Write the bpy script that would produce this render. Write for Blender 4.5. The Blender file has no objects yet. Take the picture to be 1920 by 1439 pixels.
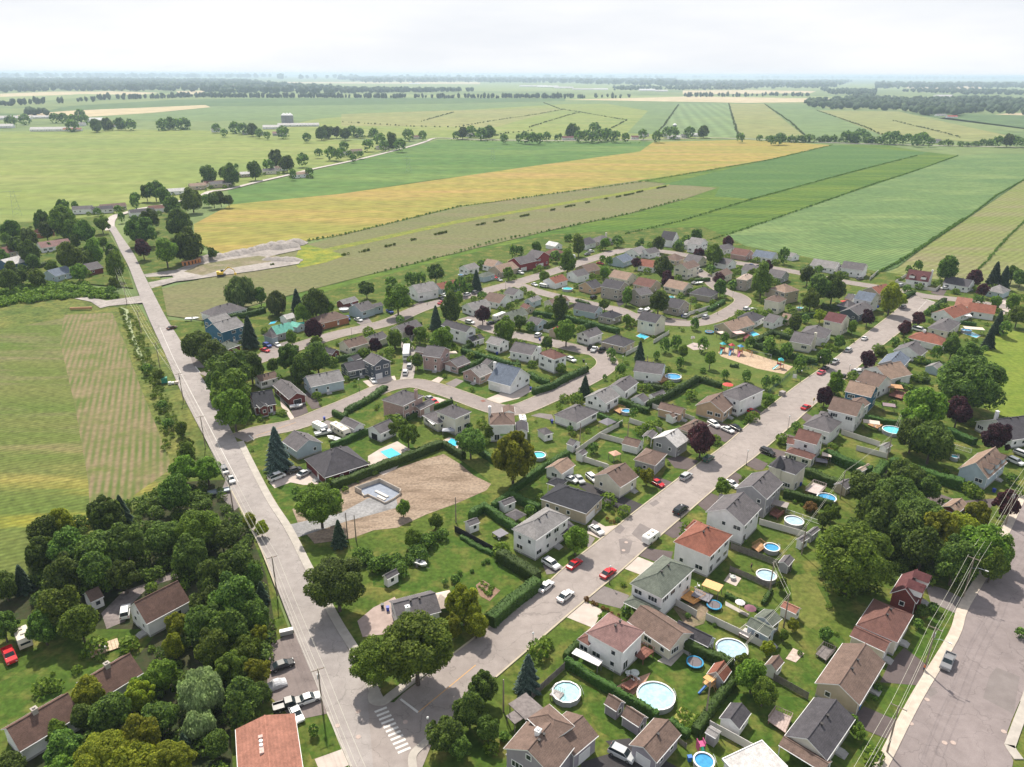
import bpy, math, random
import numpy as np
from mathutils import Vector, Matrix
from mathutils.geometry import tessellate_polygon
R = math.radians
rnd = random.Random(7)
sc = bpy.context.scene
COL = sc.collection
# ------------------------------------------------------------------ camera
F = 1420.0; HC = 107.0; PITCH = math.atan((719.5 - 139.5) / F); ROLL = R(0.24)
cd = bpy.data.cameras.new('camera'); cam = bpy.data.objects.new('camera', cd); COL.objects.link(cam)
cd.sensor_width = 36; cd.lens = 36 * F / 1920; cd.clip_start = 1; cd.clip_end = 90000
cam.matrix_world = Matrix.Translation((0, 0, HC)) @ Matrix.Rotation(math.pi / 2 - PITCH, 4, 'X') @ Matrix.Rotation(ROLL, 4, 'Z')
sc.camera = cam
# ------------------------------------------------------------------ light
SUN_EL, SUN_AZ = 53.0, -18.0          # azimuth measured from +Y towards +X
w = bpy.data.worlds.new('World'); sc.world = w; w.use_nodes = True
nt = w.node_tree; N = nt.nodes; LK = nt.links
bg = N['Background']; bg.inputs['Strength'].default_value = 1.0
sky = N.new('ShaderNodeTexSky'); sky.sky_type = 'NISHITA'; sky.sun_disc = False
sky.sun_elevation = R(SUN_EL); sky.sun_rotation = R(SUN_AZ); sky.dust_density = 3.0
tc = N.new('ShaderNodeTexCoord'); mp = N.new('ShaderNodeMapping'); mp.inputs['Scale'].default_value = (1.0, 1.0, 5.5)
nz = N.new('ShaderNodeTexNoise'); nz.inputs['Scale'].default_value = 2.6; nz.inputs['Detail'].default_value = 6; nz.inputs['Roughness'].default_value = .55
LK.new(tc.outputs['Generated'], mp.inputs[0]); LK.new(mp.outputs[0], nz.inputs['Vector'])
cr = N.new('ShaderNodeValToRGB'); cr.color_ramp.elements[0].position = .3; cr.color_ramp.elements[1].position = .68
cr.color_ramp.elements[0].color = (.72, .75, .80, 1); cr.color_ramp.elements[1].color = (.885, .885, .89, 1)
LK.new(nz.outputs['Fac'], cr.inputs[0])
sm = N.new('ShaderNodeMix'); sm.data_type = 'RGBA'; sm.blend_type = 'MULTIPLY'; sm.inputs[0].default_value = 1
LK.new(sky.outputs[0], sm.inputs[6]); sm.inputs[7].default_value = (.1, .1, .1, 1)
mx = N.new('ShaderNodeMix'); mx.data_type = 'RGBA'; mx.inputs[0].default_value = .88
sx = N.new('ShaderNodeSeparateXYZ'); LK.new(tc.outputs['Generated'], sx.inputs[0]); mr = N.new('ShaderNodeMapRange'); mr.inputs[1].default_value = .12; mr.inputs[2].default_value = .75; mr.inputs[3].default_value = .95; mr.inputs[4].default_value = .42
LK.new(sx.outputs[2], mr.inputs[0]); LK.new(mr.outputs[0], mx.inputs[0])
LK.new(sm.outputs[2], mx.inputs[6]); LK.new(cr.outputs[0], mx.inputs[7])
LK.new(mx.outputs[2], bg.inputs['Color'])
sd = bpy.data.lights.new('sun', 'SUN'); sd.energy = 5.0; sd.angle = R(1.2); sd.color = (1, .935, .82)
so = bpy.data.objects.new('sun', sd); COL.objects.link(so)
az = R(SUN_AZ); el = R(SUN_EL)
sdir = Vector((math.sin(az) * math.cos(el), math.cos(az) * math.cos(el), math.sin(el)))
so.rotation_euler = sdir.to_track_quat('Z', 'Y').to_euler(); so.location = (0, 0, 300)
sc.view_settings.view_transform = 'Standard'; sc.view_settings.look = 'None'; sc.view_settings.gamma = 1
sc.view_settings.exposure = 0.30; sc.view_settings.use_curve_mapping = False
sc.cycles.max_bounces = 5; sc.cycles.diffuse_bounces = 2; sc.cycles.volume_bounces = 1; sc.cycles.transparent_max_bounces = 4
# ------------------------------------------------------------------ survey: photo point -> place on a level plane
def G(px, py, z=0.0):
    u = px - 960.0; v = 719.5 - py
    c, s = math.cos(ROLL), math.sin(ROLL); u, v = c * u - s * v, s * u + c * v
    dy = F * math.cos(PITCH) + v * math.sin(PITCH); dz = -F * math.sin(PITCH) + v * math.cos(PITCH)
    t = (z - HC) / dz
    return (u * t, dy * t)
def depth(p, z=0.0):
    return p[1] * math.cos(PITCH) + (HC - z) * math.sin(PITCH)
def proj(x, y, z=0.0):
    zz = z - HC; d = y * math.cos(PITCH) - zz * math.sin(PITCH)
    u = F * x / d; v = F * (y * math.sin(PITCH) + zz * math.cos(PITCH)) / d
    c, s = math.cos(ROLL), -math.sin(ROLL); u, v = c * u - s * v, s * u + c * v
    return (960 + u, 719.5 - v)
# ------------------------------------------------------------------ materials
MC = {}
def rgb(r, g, b):   # sRGB 0-255 -> linear
    f = lambda c: (c / 255 / 12.92) if c <= 10 else ((c / 255 + .055) / 1.055) ** 2.4
    return (f(r), f(g), f(b), 1)
def newmat(name):
    m = bpy.data.materials.new(name); m.use_nodes = True
    return m, m.node_tree, m.node_tree.nodes['Principled BSDF']
def noisecol(t, coord, scale, c1, c2, detail=4, lo=.35, hi=.65, rough=.6):
    n = t.nodes.new('ShaderNodeTexNoise'); n.inputs['Scale'].default_value = scale; n.inputs['Detail'].default_value = detail; n.inputs['Roughness'].default_value = rough
    t.links.new(coord, n.inputs['Vector'])
    r = t.nodes.new('ShaderNodeMapRange'); r.inputs[1].default_value = lo; r.inputs[2].default_value = hi; t.links.new(n.outputs['Fac'], r.inputs[0])
    m = t.nodes.new('ShaderNodeMix'); m.data_type = 'RGBA'; t.links.new(r.outputs[0], m.inputs[0])
    for i, c in ((6, c1), (7, c2)):
        if isinstance(c, tuple): m.inputs[i].default_value = c
        else: t.links.new(c, m.inputs[i])
    return m.outputs[2]
def mixc(t, fac, c1, c2, mode='MIX'):
    m = t.nodes.new('ShaderNodeMix'); m.data_type = 'RGBA'; m.blend_type = mode
    if isinstance(fac, float): m.inputs[0].default_value = fac
    else: t.links.new(fac, m.inputs[0])
    for i, c in ((6, c1), (7, c2)):
        if isinstance(c, tuple): m.inputs[i].default_value = c
        else: t.links.new(c, m.inputs[i])
    return m.outputs[2]
def scl(c, k): return (c[0] * k, c[1] * k, c[2] * k, 1)
def M(name, col, rough=.8, var=.18, scale=3.0, metal=0.0, bump=0.0, spec=.3):
    if name in MC: return MC[name]
    m, t, b = newmat(name)
    g = t.nodes.new('ShaderNodeNewGeometry')
    c = noisecol(t, g.outputs['Position'], scale, scl(col, 1 - var), scl(col, 1 + var * .7)) if var else None
    if c is None: b.inputs['Base Color'].default_value = col
    else: t.links.new(c, b.inputs['Base Color'])
    b.inputs['Roughness'].default_value = rough; b.inputs['Metallic'].default_value = metal
    b.inputs['Specular IOR Level'].default_value = spec
    if bump:
        n = t.nodes.new('ShaderNodeTexNoise'); n.inputs['Scale'].default_value = scale * 3; t.links.new(g.outputs['Position'], n.inputs['Vector'])
        bp = t.nodes.new('ShaderNodeBump'); bp.inputs['Strength'].default_value = bump; bp.inputs['Distance'].default_value = .2
        t.links.new(n.outputs['Fac'], bp.inputs['Height']); t.links.new(bp.outputs[0], b.inputs['Normal'])
    MC[name] = m; return m
def MF(name, c1, c2, c3=None, big=.012, fine=.5, row=None, rowamt=.25, stretch=None, fineamt=.25, rowcol=None, near3=None):
    """farm field: large drifts of two tones, optional third tone patches, fine grain, crop rows (angle deg, spacing m)"""
    if name in MC: return MC[name]
    m, t, b = newmat(name)
    g = t.nodes.new('ShaderNodeNewGeometry'); P = g.outputs['Position']
    if stretch is not None:
        mp = t.nodes.new('ShaderNodeMapping'); mp.inputs['Rotation'].default_value = (0, 0, -R(stretch[0])); mp.inputs['Scale'].default_value = (1 / stretch[1], 1, 1)
        mp.vector_type = 'POINT'; t.links.new(P, mp.inputs[0]); PB = mp.outputs[0]
    else: PB = P
    c = noisecol(t, PB, big, c1, c2, 5)
    if c3:
        if near3:      # the weeds of the third tone grow only in the part of the field nearer than this line
            sp = t.nodes.new('ShaderNodeSeparateXYZ'); t.links.new(P, sp.inputs[0]); nr = t.nodes.new('ShaderNodeMapRange'); nr.inputs[1].default_value = near3[0]; nr.inputs[2].default_value = near3[1]; t.links.new(sp.outputs[1], nr.inputs[0])
            c3 = mixc(t, nr.outputs[0], c3, near3[2])
        c = noisecol(t, PB, big * 2.7, c, c3, 5, .48, .68)
    f = noisecol(t, P, fine, (1 - fineamt,) * 3 + (1,), (1 + fineamt * .8,) * 3 + (1,), 5, .3, .7)
    c = mixc(t, 1.0, c, f, 'MULTIPLY')
    if row:
        mp = t.nodes.new('ShaderNodeMapping'); mp.inputs['Rotation'].default_value = (0, 0, -R(row[0])); t.links.new(P, mp.inputs[0])
        wv = t.nodes.new('ShaderNodeTexWave'); wv.bands_direction = 'Y'; wv.inputs['Scale'].default_value = .314 / row[1]
        wv.inputs['Distortion'].default_value = .6; wv.inputs['Detail'].default_value = 2; wv.inputs['Detail Scale'].default_value = .3
        t.links.new(mp.outputs[0], wv.inputs['Vector'])
        r = t.nodes.new('ShaderNodeMapRange'); r.inputs[3].default_value = 1 - rowamt; r.inputs[4].default_value = 1 + rowamt; t.links.new(wv.outputs['Fac'], r.inputs[0])
        if rowcol:
            n2 = t.nodes.new('ShaderNodeTexNoise'); n2.inputs['Scale'].default_value = .06; n2.inputs['Detail'].default_value = 4; t.links.new(P, n2.inputs['Vector'])
            r3 = t.nodes.new('ShaderNodeMapRange'); r3.inputs[1].default_value = .3; r3.inputs[2].default_value = .65; r3.inputs[3].default_value = .25; t.links.new(n2.outputs['Fac'], r3.inputs[0])
            mm = t.nodes.new('ShaderNodeMath'); mm.operation = 'MULTIPLY'; t.links.new(wv.outputs['Fac'], mm.inputs[0]); t.links.new(r3.outputs[0], mm.inputs[1])
            c = mixc(t, mm.outputs[0], c, rowcol)
        else:
            cb = t.nodes.new('ShaderNodeCombineColor')
            for i in range(3): t.links.new(r.outputs[0], cb.inputs[i])
            c = mixc(t, 1.0, c, cb.outputs[0], 'MULTIPLY')
    t.links.new(c, b.inputs['Base Color']); b.inputs['Roughness'].default_value = .95; b.inputs['Specular IOR Level'].default_value = .1
    MC[name] = m; return m
def MLEAF(name, c1, c2, trans=.42):
    if name in MC: return MC[name]
    m, t, b = newmat(name)
    g = t.nodes.new('ShaderNodeNewGeometry'); oi = t.nodes.new('ShaderNodeObjectInfo')
    c = mixc(t, g.outputs['Random Per Island'], c1, c2)
    hs = t.nodes.new('ShaderNodeHueSaturation'); t.links.new(c, hs.inputs['Color'])
    r = t.nodes.new('ShaderNodeMapRange'); r.inputs[3].default_value = .70; r.inputs[4].default_value = 1.4; t.links.new(oi.outputs['Random'], r.inputs[0]); t.links.new(r.outputs[0], hs.inputs['Value'])
    r2 = t.nodes.new('ShaderNodeMapRange'); r2.inputs[3].default_value = .484; r2.inputs[4].default_value = .520; t.links.new(oi.outputs['Random'], r2.inputs[0]); t.links.new(r2.outputs[0], hs.inputs['Hue'])
    tcn = t.nodes.new('ShaderNodeTexCoord')
    cc = noisecol(t, tcn.outputs['Object'], 2.2, (.78, .78, .78, 1), (1.2, 1.2, 1.15, 1), 3)
    c = mixc(t, 1.0, hs.outputs[0], cc, 'MULTIPLY')
    t.links.new(c, b.inputs['Base Color']); b.inputs['Roughness'].default_value = .7; b.inputs['Specular IOR Level'].default_value = .25
    tr = t.nodes.new('ShaderNodeBsdfTranslucent'); t.links.new(c, tr.inputs['Color'])
    ms = t.nodes.new('ShaderNodeMixShader'); ms.inputs[0].default_value = trans
    t.links.new(b.outputs[0], ms.inputs[1]); t.links.new(tr.outputs[0], ms.inputs[2])
    t.links.new(ms.outputs[0], t.nodes['Material Output'].inputs['Surface'])
    MC[name] = m; return m
def MROOF(name, col):
    if name in MC: return MC[name]
    m, t, b = newmat(name)
    tcn = t.nodes.new('ShaderNodeTexCoord'); P = tcn.outputs['Object']; oi = t.nodes.new('ShaderNodeObjectInfo')
    c = noisecol(t, P, .35, scl(col, .86), scl(col, 1.14), 5)
    c = mixc(t, 1.0, c, noisecol(t, P, 7.0, (.72, .72, .72, 1), (1.25, 1.25, 1.25, 1), 3, .3, .7), 'MULTIPLY')
    c = mixc(t, 1.0, c, noisecol(t, P, 1.3, (.86, .86, .86, 1), (1.12, 1.12, 1.12, 1), 4), 'MULTIPLY')
    wv = t.nodes.new('ShaderNodeTexWave'); wv.bands_direction = 'Z'; wv.inputs['Scale'].default_value = 1.9; wv.inputs['Distortion'].default_value = .3; t.links.new(P, wv.inputs['Vector'])
    r = t.nodes.new('ShaderNodeMapRange'); r.inputs[3].default_value = .93; r.inputs[4].default_value = 1.05; t.links.new(wv.outputs['Fac'], r.inputs[0])
    cb = t.nodes.new('ShaderNodeCombineColor')
    for i in range(3): t.links.new(r.outputs[0], cb.inputs[i])
    c = mixc(t, 1.0, c, cb.outputs[0], 'MULTIPLY')
    t.links.new(c, b.inputs['Base Color']); b.inputs['Roughness'].default_value = .9; b.inputs['Specular IOR Level'].default_value = .25
    MC[name] = m; return m
def MWALL(name, col, brick=False):
    if name in MC: return MC[name]
    m, t, b = newmat(name)
    tcn = t.nodes.new('ShaderNodeTexCoord'); P = tcn.outputs['Object']
    c = noisecol(t, P, .5, scl(col, .9), scl(col, 1.05), 5)
    if brick: c = mixc(t, 1.0, c, noisecol(t, P, 5.0, (.7, .7, .7, 1), (1.25, 1.2, 1.2, 1), 3, .35, .65), 'MULTIPLY')
    wv = t.nodes.new('ShaderNodeTexWave'); wv.bands_direction = 'Z'; wv.inputs['Scale'].default_value = 1.6; wv.wave_profile = 'SAW'; t.links.new(P, wv.inputs['Vector'])
    bp = t.nodes.new('ShaderNodeBump'); bp.inputs['Strength'].default_value = .35; bp.inputs['Distance'].default_value = .02
    t.links.new(wv.outputs['Fac'], bp.inputs['Height']); t.links.new(bp.outputs[0], b.inputs['Normal'])
    t.links.new(c, b.inputs['Base Color']); b.inputs['Roughness'].default_value = .75; b.inputs['Specular IOR Level'].default_value = .3
    MC[name] = m; return m
def MROAD(name, col, crack=True):
    if name in MC: return MC[name]
    m, t, b = newmat(name)
    g = t.nodes.new('ShaderNodeNewGeometry'); P = g.outputs['Position']
    c = noisecol(t, P, .07, scl(col, .86), scl(col, 1.1), 6, .3, .7)
    c = mixc(t, 1.0, c, noisecol(t, P, .45, (.9, .89, .89, 1), (1.07, 1.07, 1.07, 1), 6), 'MULTIPLY')
    c = mixc(t, 1.0, c, noisecol(t, P, 9.0, (.88, .88, .88, 1), (1.1, 1.1, 1.1, 1), 2), 'MULTIPLY')
    if crack:
        n = t.nodes.new('ShaderNodeTexNoise'); n.inputs['Scale'].default_value = .35; n.inputs['Detail'].default_value = 3; t.links.new(P, n.inputs['Vector'])
        vm = t.nodes.new('ShaderNodeVectorMath'); vm.operation = 'MULTIPLY_ADD'; vm.inputs[1].default_value = (5, 5, 0); t.links.new(n.outputs['Color'], vm.inputs[0]); t.links.new(P, vm.inputs[2])
        v = t.nodes.new('ShaderNodeTexVoronoi'); v.feature = 'DISTANCE_TO_EDGE'; v.inputs['Scale'].default_value = .13; t.links.new(vm.outputs[0], v.inputs['Vector'])
        r = t.nodes.new('ShaderNodeMapRange'); r.inputs[1].default_value = 0; r.inputs[2].default_value = .012; r.inputs[3].default_value = .74; r.inputs[4].default_value = 1; t.links.new(v.outputs['Distance'], r.inputs[0])
        cb = t.nodes.new('ShaderNodeCombineColor')
        for i in range(3): t.links.new(r.outputs[0], cb.inputs[i])
        c = mixc(t, 1.0, c, cb.outputs[0], 'MULTIPLY')
    t.links.new(c, b.inputs['Base Color']); b.inputs['Roughness'].default_value = .9; b.inputs['Specular IOR Level'].default_value = .2
    MC[name] = m; return m
def MGLOSS(name, col, rough=.25, metal=0.0, spec=.5):
    if name in MC: return MC[name]
    m, t, b = newmat(name); b.inputs['Base Color'].default_value = col; b.inputs['Roughness'].default_value = rough
    b.inputs['Metallic'].default_value = metal; b.inputs['Specular IOR Level'].default_value = spec
    MC[name] = m; return m
def MWATER(name, col):
    if name in MC: return MC[name]
    m, t, b = newmat(name)
    g = t.nodes.new('ShaderNodeNewGeometry'); P = g.outputs['Position']
    t.links.new(noisecol(t, P, 1.3, scl(col, .85), scl(col, 1.15), 3), b.inputs['Base Color'])
    n = t.nodes.new('ShaderNodeTexNoise'); n.inputs['Scale'].default_value = 4; t.links.new(P, n.inputs['Vector'])
    bp = t.nodes.new('ShaderNodeBump'); bp.inputs['Strength'].default_value = .25; bp.inputs['Distance'].default_value = .05
    t.links.new(n.outputs['Fac'], bp.inputs['Height']); t.links.new(bp.outputs[0], b.inputs['Normal'])
    b.inputs['Roughness'].default_value = .08; MC[name] = m; return m
def C(k):  # everyday colours of painted things
    return {'white': (.74, .74, .73, 1), 'silver': (.45, .46, .47, 1), 'grey': (.2, .2, .21, 1), 'black': (.012, .012, .014, 1), 'red': (.5, .012, .02, 1),
            'green': (.03, .09, .06, 1), 'blue': (.02, .05, .25, 1), 'brown': (.12, .05, .03, 1), 'pink': (.6, .1, .14, 1), 'yellow': (.75, .48, .03, 1),
            'orange': (.62, .2, .05, 1), 'teal': (.03, .3, .28, 1), 'beige': (.5, .42, .31, 1)}[k]
# ------------------------------------------------------------------ mesh helpers
class MB:
    def __init__(s): s.v = []; s.f = []; s.m = []
    def add(s, vs, fs, mi=0, T=None):
        o = len(s.v)
        s.v += [tuple(T @ Vector(p)) for p in vs] if T is not None else [tuple(p) for p in vs]
        s.f += [tuple(i + o for i in f) for f in fs]; s.m += [mi] * len(fs)
    def box(s, x0, x1, y0, y1, z0, z1, mi=0, T=None):
        s.add([(x0, y0, z0), (x1, y0, z0), (x1, y1, z0), (x0, y1, z0), (x0, y0, z1), (x1, y0, z1), (x1, y1, z1), (x0, y1, z1)],
              [(0, 3, 2, 1), (4, 5, 6, 7), (0, 1, 5, 4), (1, 2, 6, 5), (2, 3, 7, 6), (3, 0, 4, 7)], mi, T)
    def cyl(s, c, r, z0, z1, n=12, mi=0, r2=None, cap=True, T=None):
        r2 = r if r2 is None else r2
        a = [(c[0] + r * math.cos(2 * math.pi * i / n), c[1] + r * math.sin(2 * math.pi * i / n), z0) for i in range(n)]
        b = [(c[0] + r2 * math.cos(2 * math.pi * i / n), c[1] + r2 * math.sin(2 * math.pi * i / n), z1) for i in range(n)]
        fs = [(i, (i + 1) % n, n + (i + 1) % n, n + i) for i in range(n)]
        if cap: fs += [tuple(range(n - 1, -1, -1)), tuple(range(n, 2 * n))]
        s.add(a + b, fs, mi, T)
    def rod(s, p, q, r, n=5, mi=0, r2=None):
        p = Vector(p); q = Vector(q); d = q - p; L = d.length
        if L < 1e-6: return
        T = Matrix.Translation(p) @ d.to_track_quat('Z', 'Y').to_matrix().to_4x4()
        s.cyl((0, 0), r, 0, L, n, mi, r2, True, T)
    def prism(s, pts, z0, z1, mi=0, mtop=None):
        n = len(pts); A = sum(pts[i][0] * pts[(i + 1) % n][1] - pts[(i + 1) % n][0] * pts[i][1] for i in range(n))
        if A < 0: pts = pts[::-1]
        s.add([(p[0], p[1], z0) for p in pts] + [(p[0], p[1], z1) for p in pts],
              [(i, (i + 1) % n, n + (i + 1) % n, n + i) for i in range(n)], mi)
        tri = tessellate_polygon([[Vector((p[0], p[1], 0)) for p in pts]])
        for t3 in tri:
            a, b, c = t3
            ar = (pts[b][0] - pts[a][0]) * (pts[c][1] - pts[a][1]) - (pts[c][0] - pts[a][0]) * (pts[b][1] - pts[a][1])
            if ar < 0: a, b, c = a, c, b
            s.add([(pts[i][0], pts[i][1], z1) for i in (a, b, c)], [(0, 1, 2)], mi if mtop is None else mtop)
    def mesh(s, name, mats, smooth=False):
        me = bpy.data.meshes.new(name); me.from_pydata(s.v, [], s.f)
        for m in mats: me.materials.append(m)
        if len(mats) > 1: me.polygons.foreach_set('material_index', s.m)
        if smooth: me.polygons.foreach_set('use_smooth', [True] * len(s.f))
        me.update(); return me
    def build(s, name, mats, parent=None, smooth=False):
        if not isinstance(mats, (list, tuple)): mats = [mats]
        return ob(name, s.mesh(name, mats, smooth), parent)
def ob(name, me, parent=None, loc=None, rz=0.0, scale=None):
    o = bpy.data.objects.new(name, me); COL.objects.link(o)
    if parent is not None: o.parent = parent
    if loc is not None: o.location = loc
    if rz: o.rotation_euler.z = rz
    if scale is not None: o.scale = scale
    return o
THINGS = []   # (object, base description, x, y, kind of label)
def empty(name, loc=(0, 0, 0), rz=0.0):
    return ob(name, None, None, loc, rz)
def tag(o, desc, cat, group=None, area=None, label=None):
    o['category'] = cat
    if group: o['group'] = group
    if label: o['label'] = label
    else: THINGS.append((o, desc, area))
    o['_x'] = 0
    return o
def struct(o): o['kind'] = 'structure'; return o
def stuff(o, desc=None, cat=None):
    o['kind'] = 'stuff'
    if desc: o['label'] = desc
    if cat: o['category'] = cat
    return o
def copy_tree(o, parent=None):
    c = o.copy(); COL.objects.link(c); c.parent = parent
    for ch in o.children: copy_tree(ch, c)
    return c
def npmesh(name, V, Fq, mats, smooth=False, k=4):
    me = bpy.data.meshes.new(name); V = np.asarray(V, dtype=np.float32); Fq = np.asarray(Fq, dtype=np.int32)
    me.vertices.add(len(V)); me.vertices.foreach_set('co', V.ravel())
    me.loops.add(Fq.size); me.loops.foreach_set('vertex_index', Fq.ravel())
    me.polygons.add(len(Fq)); me.polygons.foreach_set('loop_start', np.arange(0, Fq.size, k, dtype=np.int32)); me.polygons.foreach_set('loop_total', np.full(len(Fq), k, dtype=np.int32))
    for m in mats: me.materials.append(m)
    if smooth: me.polygons.foreach_set('use_smooth', [True] * len(Fq))
    me.update(calc_edges=True); return me
def sheet(name, px, z, mat, world=False, parent=None, thick=0.0):
    pts = [tuple(p) if world else G(*p) for p in px]
    b = MB()
    if thick: b.prism(pts, z - thick, z)
    else: b.prism(pts, z, z); b.f = [f for f in b.f if len(f) == 3]; b.m = b.m[:len(b.f)]
    o = b.build(name, mat, parent)
    return o if parent is not None else struct(o)
def offset(pl, d):
    out = []
    for i, p in enumerate(pl):
        a = pl[max(i - 1, 0)]; c = pl[min(i + 1, len(pl) - 1)]
        dx, dy = c[0] - a[0], c[1] - a[1]; L = math.hypot(dx, dy) or 1
        out.append((p[0] - dy / L * d, p[1] + dx / L * d))
    return out
def smoothline(pl, n=4):
    out = []
    for i in range(len(pl) - 1):
        p0 = pl[max(i - 1, 0)]; p1 = pl[i]; p2 = pl[i + 1]; p3 = pl[min(i + 2, len(pl) - 1)]
        for k in range(n):
            t = k / n
            out.append(tuple(.5 * (2 * p1[j] + (p2[j] - p0[j]) * t + (2 * p0[j] - 5 * p1[j] + 4 * p2[j] - p3[j]) * t * t + (3 * p1[j] - p0[j] - 3 * p2[j] + p3[j]) * t ** 3) for j in (0, 1)))
    out.append(tuple(pl[-1])); return out
def strip(name, pl, w0, w1, z, mat, thick=0.0, parent=None, zb=0.0):
    a = offset(pl, w0); b = offset(pl, w1); m = MB(); n = len(pl)
    for i in range(n - 1):
        q = [a[i], a[i + 1], b[i + 1], b[i]]
        if thick: 
            vs = [(p[0], p[1], z) for p in q] + [(p[0], p[1], zb) for p in q]
            fs = [(0, 3, 2, 1) if w1 > w0 else (0, 1, 2, 3), (0, 1, 5, 4), (2, 3, 7, 6)]
            if i == 0: fs.append((0, 4, 7, 3))
            if i == n - 2: fs.append((1, 2, 6, 5))
            m.add(vs, fs)
        else: m.add([(p[0], p[1], z) for p in q], [(0, 3, 2, 1) if w1 > w0 else (0, 1, 2, 3)])
    o = m.build(name, mat, parent)
    return o
# ------------------------------------------------------------------ ground, fields
LG = (.150, .185, .055, 1)
g = MB(); X = 45000
g.add([(-X, -400, -.65), (X, -400, -.65), (X, 60000, -.65), (-X, 60000, -.65)], [(0, 1, 2, 3)])
struct(g.build('ground', MF('ground_far', (.13, .18, .065, 1), (.17, .205, .08, 1), (.09, .14, .055, 1), .0011, .03)))
zc = [-.62]
def field(px, mat, name='field', dz=.011, world=False):
    zc[0] += dz; return sheet(name, px, zc[0], mat, world)
fg1 = MF('crop_bright', (.19, .225, .058, 1), (.150, .200, .054, 1), (.225, .24, .082, 1), .006, .05, stretch=(10, 5))
fg2 = MF('crop_mid', (.066, .138, .032, 1), (.090, .160, .040, 1), (.125, .19, .048, 1), .006, .06, row=(35, 6), rowamt=.08, stretch=(30, 4))
fyl = MF('crop_yellow', (.285, .225, .056, 1), (.205, .205, .046, 1), (.32, .22, .075, 1), .010, .08, row=(37, 9), rowamt=.07, stretch=(37, 7))
fgr = MF('crop_grey', (.155, .155, .070, 1), (.135, .145, .060, 1), (.17, .15, .08, 1), .02, .4, row=(38, 3), rowamt=.07, stretch=(38, 5))
fst = MF('grass_strip', (.068, .130, .018, 1), (.115, .165, .024, 1), (.045, .10, .015, 1), .02, .25, row=(39, 7), rowamt=.1, stretch=(39, 7))
fcr = MF('crop_corn', (.088, .150, .055, 1), (.115, .178, .062, 1), (.15, .21, .075, 1), .010, .16, row=(41, 3.0), rowamt=.17, stretch=(41, 2.5))
frt = MF('crop_pale', (.18, .19, .07, 1), (.145, .18, .05, 1), (.20, .175, .10, 1), .012, .3, row=(44, 4), rowamt=.1, stretch=(44, 6))
fd1 = MF('far_green', (.115, .17, .070, 1), (.14, .195, .075, 1), None, .004, .03)
fd2 = MF('far_light', (.20, .24, .09, 1), (.17, .22, .085, 1), None, .004, .03, stretch=(0, 3))
fd3 = MF('far_tan', (.40, .33, .20, 1), (.46, .38, .25, 1), None, .004, .02)
fd4 = MF('far_dark', (.070, .12, .045, 1), (.095, .145, .055, 1), None, .004, .02)
fd5 = MF('far_olive', (.185, .205, .075, 1), (.22, .22, .085, 1), None, .005, .03, stretch=(70, 4))
# distance, first the farthest
field([(-300, 167), (2300, 170), (2500, 158), (-600, 155)], fd2)
field([(0, 197), (200, 178), (560, 183), (1300, 190), (1500, 190), (1920, 200), (2200, 200), (2200, 184), (1920, 182), (1300, 180), (500, 176), (-200, 176)], fd2)
field([(300, 152), (520, 154), (900, 154), (900, 158), (520, 157)], fd3)
field([(500, 156), (830, 158), (1200, 165), (1200, 172), (640, 170)], fd2)
field([(380, 176), (385, 170), (330, 171), (340, 178)], fd3); field([(120, 176), (200, 171), (300, 174), (260, 178)], fd3); field([(0, 176), (100, 172), (200, 172), (130, 178), (0, 182)], fd3)
field([(1060, 187), (1300, 181), (1610, 186), (1560, 191), (1400, 193)], fd3)
field([(1650, 181), (1700, 183), (1690, 190), (1648, 190)], fd3); field([(1700, 160), (1840, 162), (1840, 168), (1700, 166)], fd3)
field([(1280, 170), (1400, 169), (1530, 171), (1520, 175), (1280, 177)], fd3)
field([(-250, 214), (60, 213), (130, 199), (330, 187), (640, 183), (1060, 184), (1060, 190), (640, 198), (380, 200), (300, 206), (140, 216)], fd4)
field([(30, 216), (125, 208), (385, 197), (395, 201), (290, 211), (165, 219), (40, 219)], fd3)
field([(160, 221), (300, 212), (400, 201), (640, 197), (1080, 192), (1300, 195), (1100, 208), (850, 212), (640, 222), (560, 226), (300, 227)], fd1)
field([(400, 262), (600, 222), (860, 207), (1060, 195), (1370, 194), (1393, 258), (1280, 262), (820, 259)], fg1)
field([(640, 214), (850, 207), (1000, 203), (1220, 207), (1050, 205), (930, 238), (640, 236)], fd5)
field([(1130, 193), (1366, 194), (1384, 257), (1175, 250), (1215, 208)], fd1)
field([(1272, 194), (1366, 194), (1384, 258), (1228, 254)], MF('far_mint', (.13, .19, .085, 1), (.16, .215, .09, 1), None, .006, .04, row=(80, 30), rowamt=.12))
field([(1368, 195), (1433, 195), (1512, 258), (1384, 259)], fd5)
field([(1435, 195), (1512, 196), (1600, 213), (1650, 255), (1513, 259)], fd1)
field([(1535, 207), (1685, 209), (1800, 235), (1900, 256), (1920, 262), (1860, 268), (1660, 256)], fd5)
field([(1685, 209), (2150, 270), (2150, 222), (1870, 215), (1810, 214), (1760, 222)], fd4)
field([(1865, 215), (2150, 222), (2100, 213), (1900, 212)], fd3)
field([(-400, 250), (100, 246), (230, 242), (420, 246), (640, 262), (770, 266), (640, 306), (427, 356), (233, 400), (200, 425), (0, 432), (-500, 450)], fg1)
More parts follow.
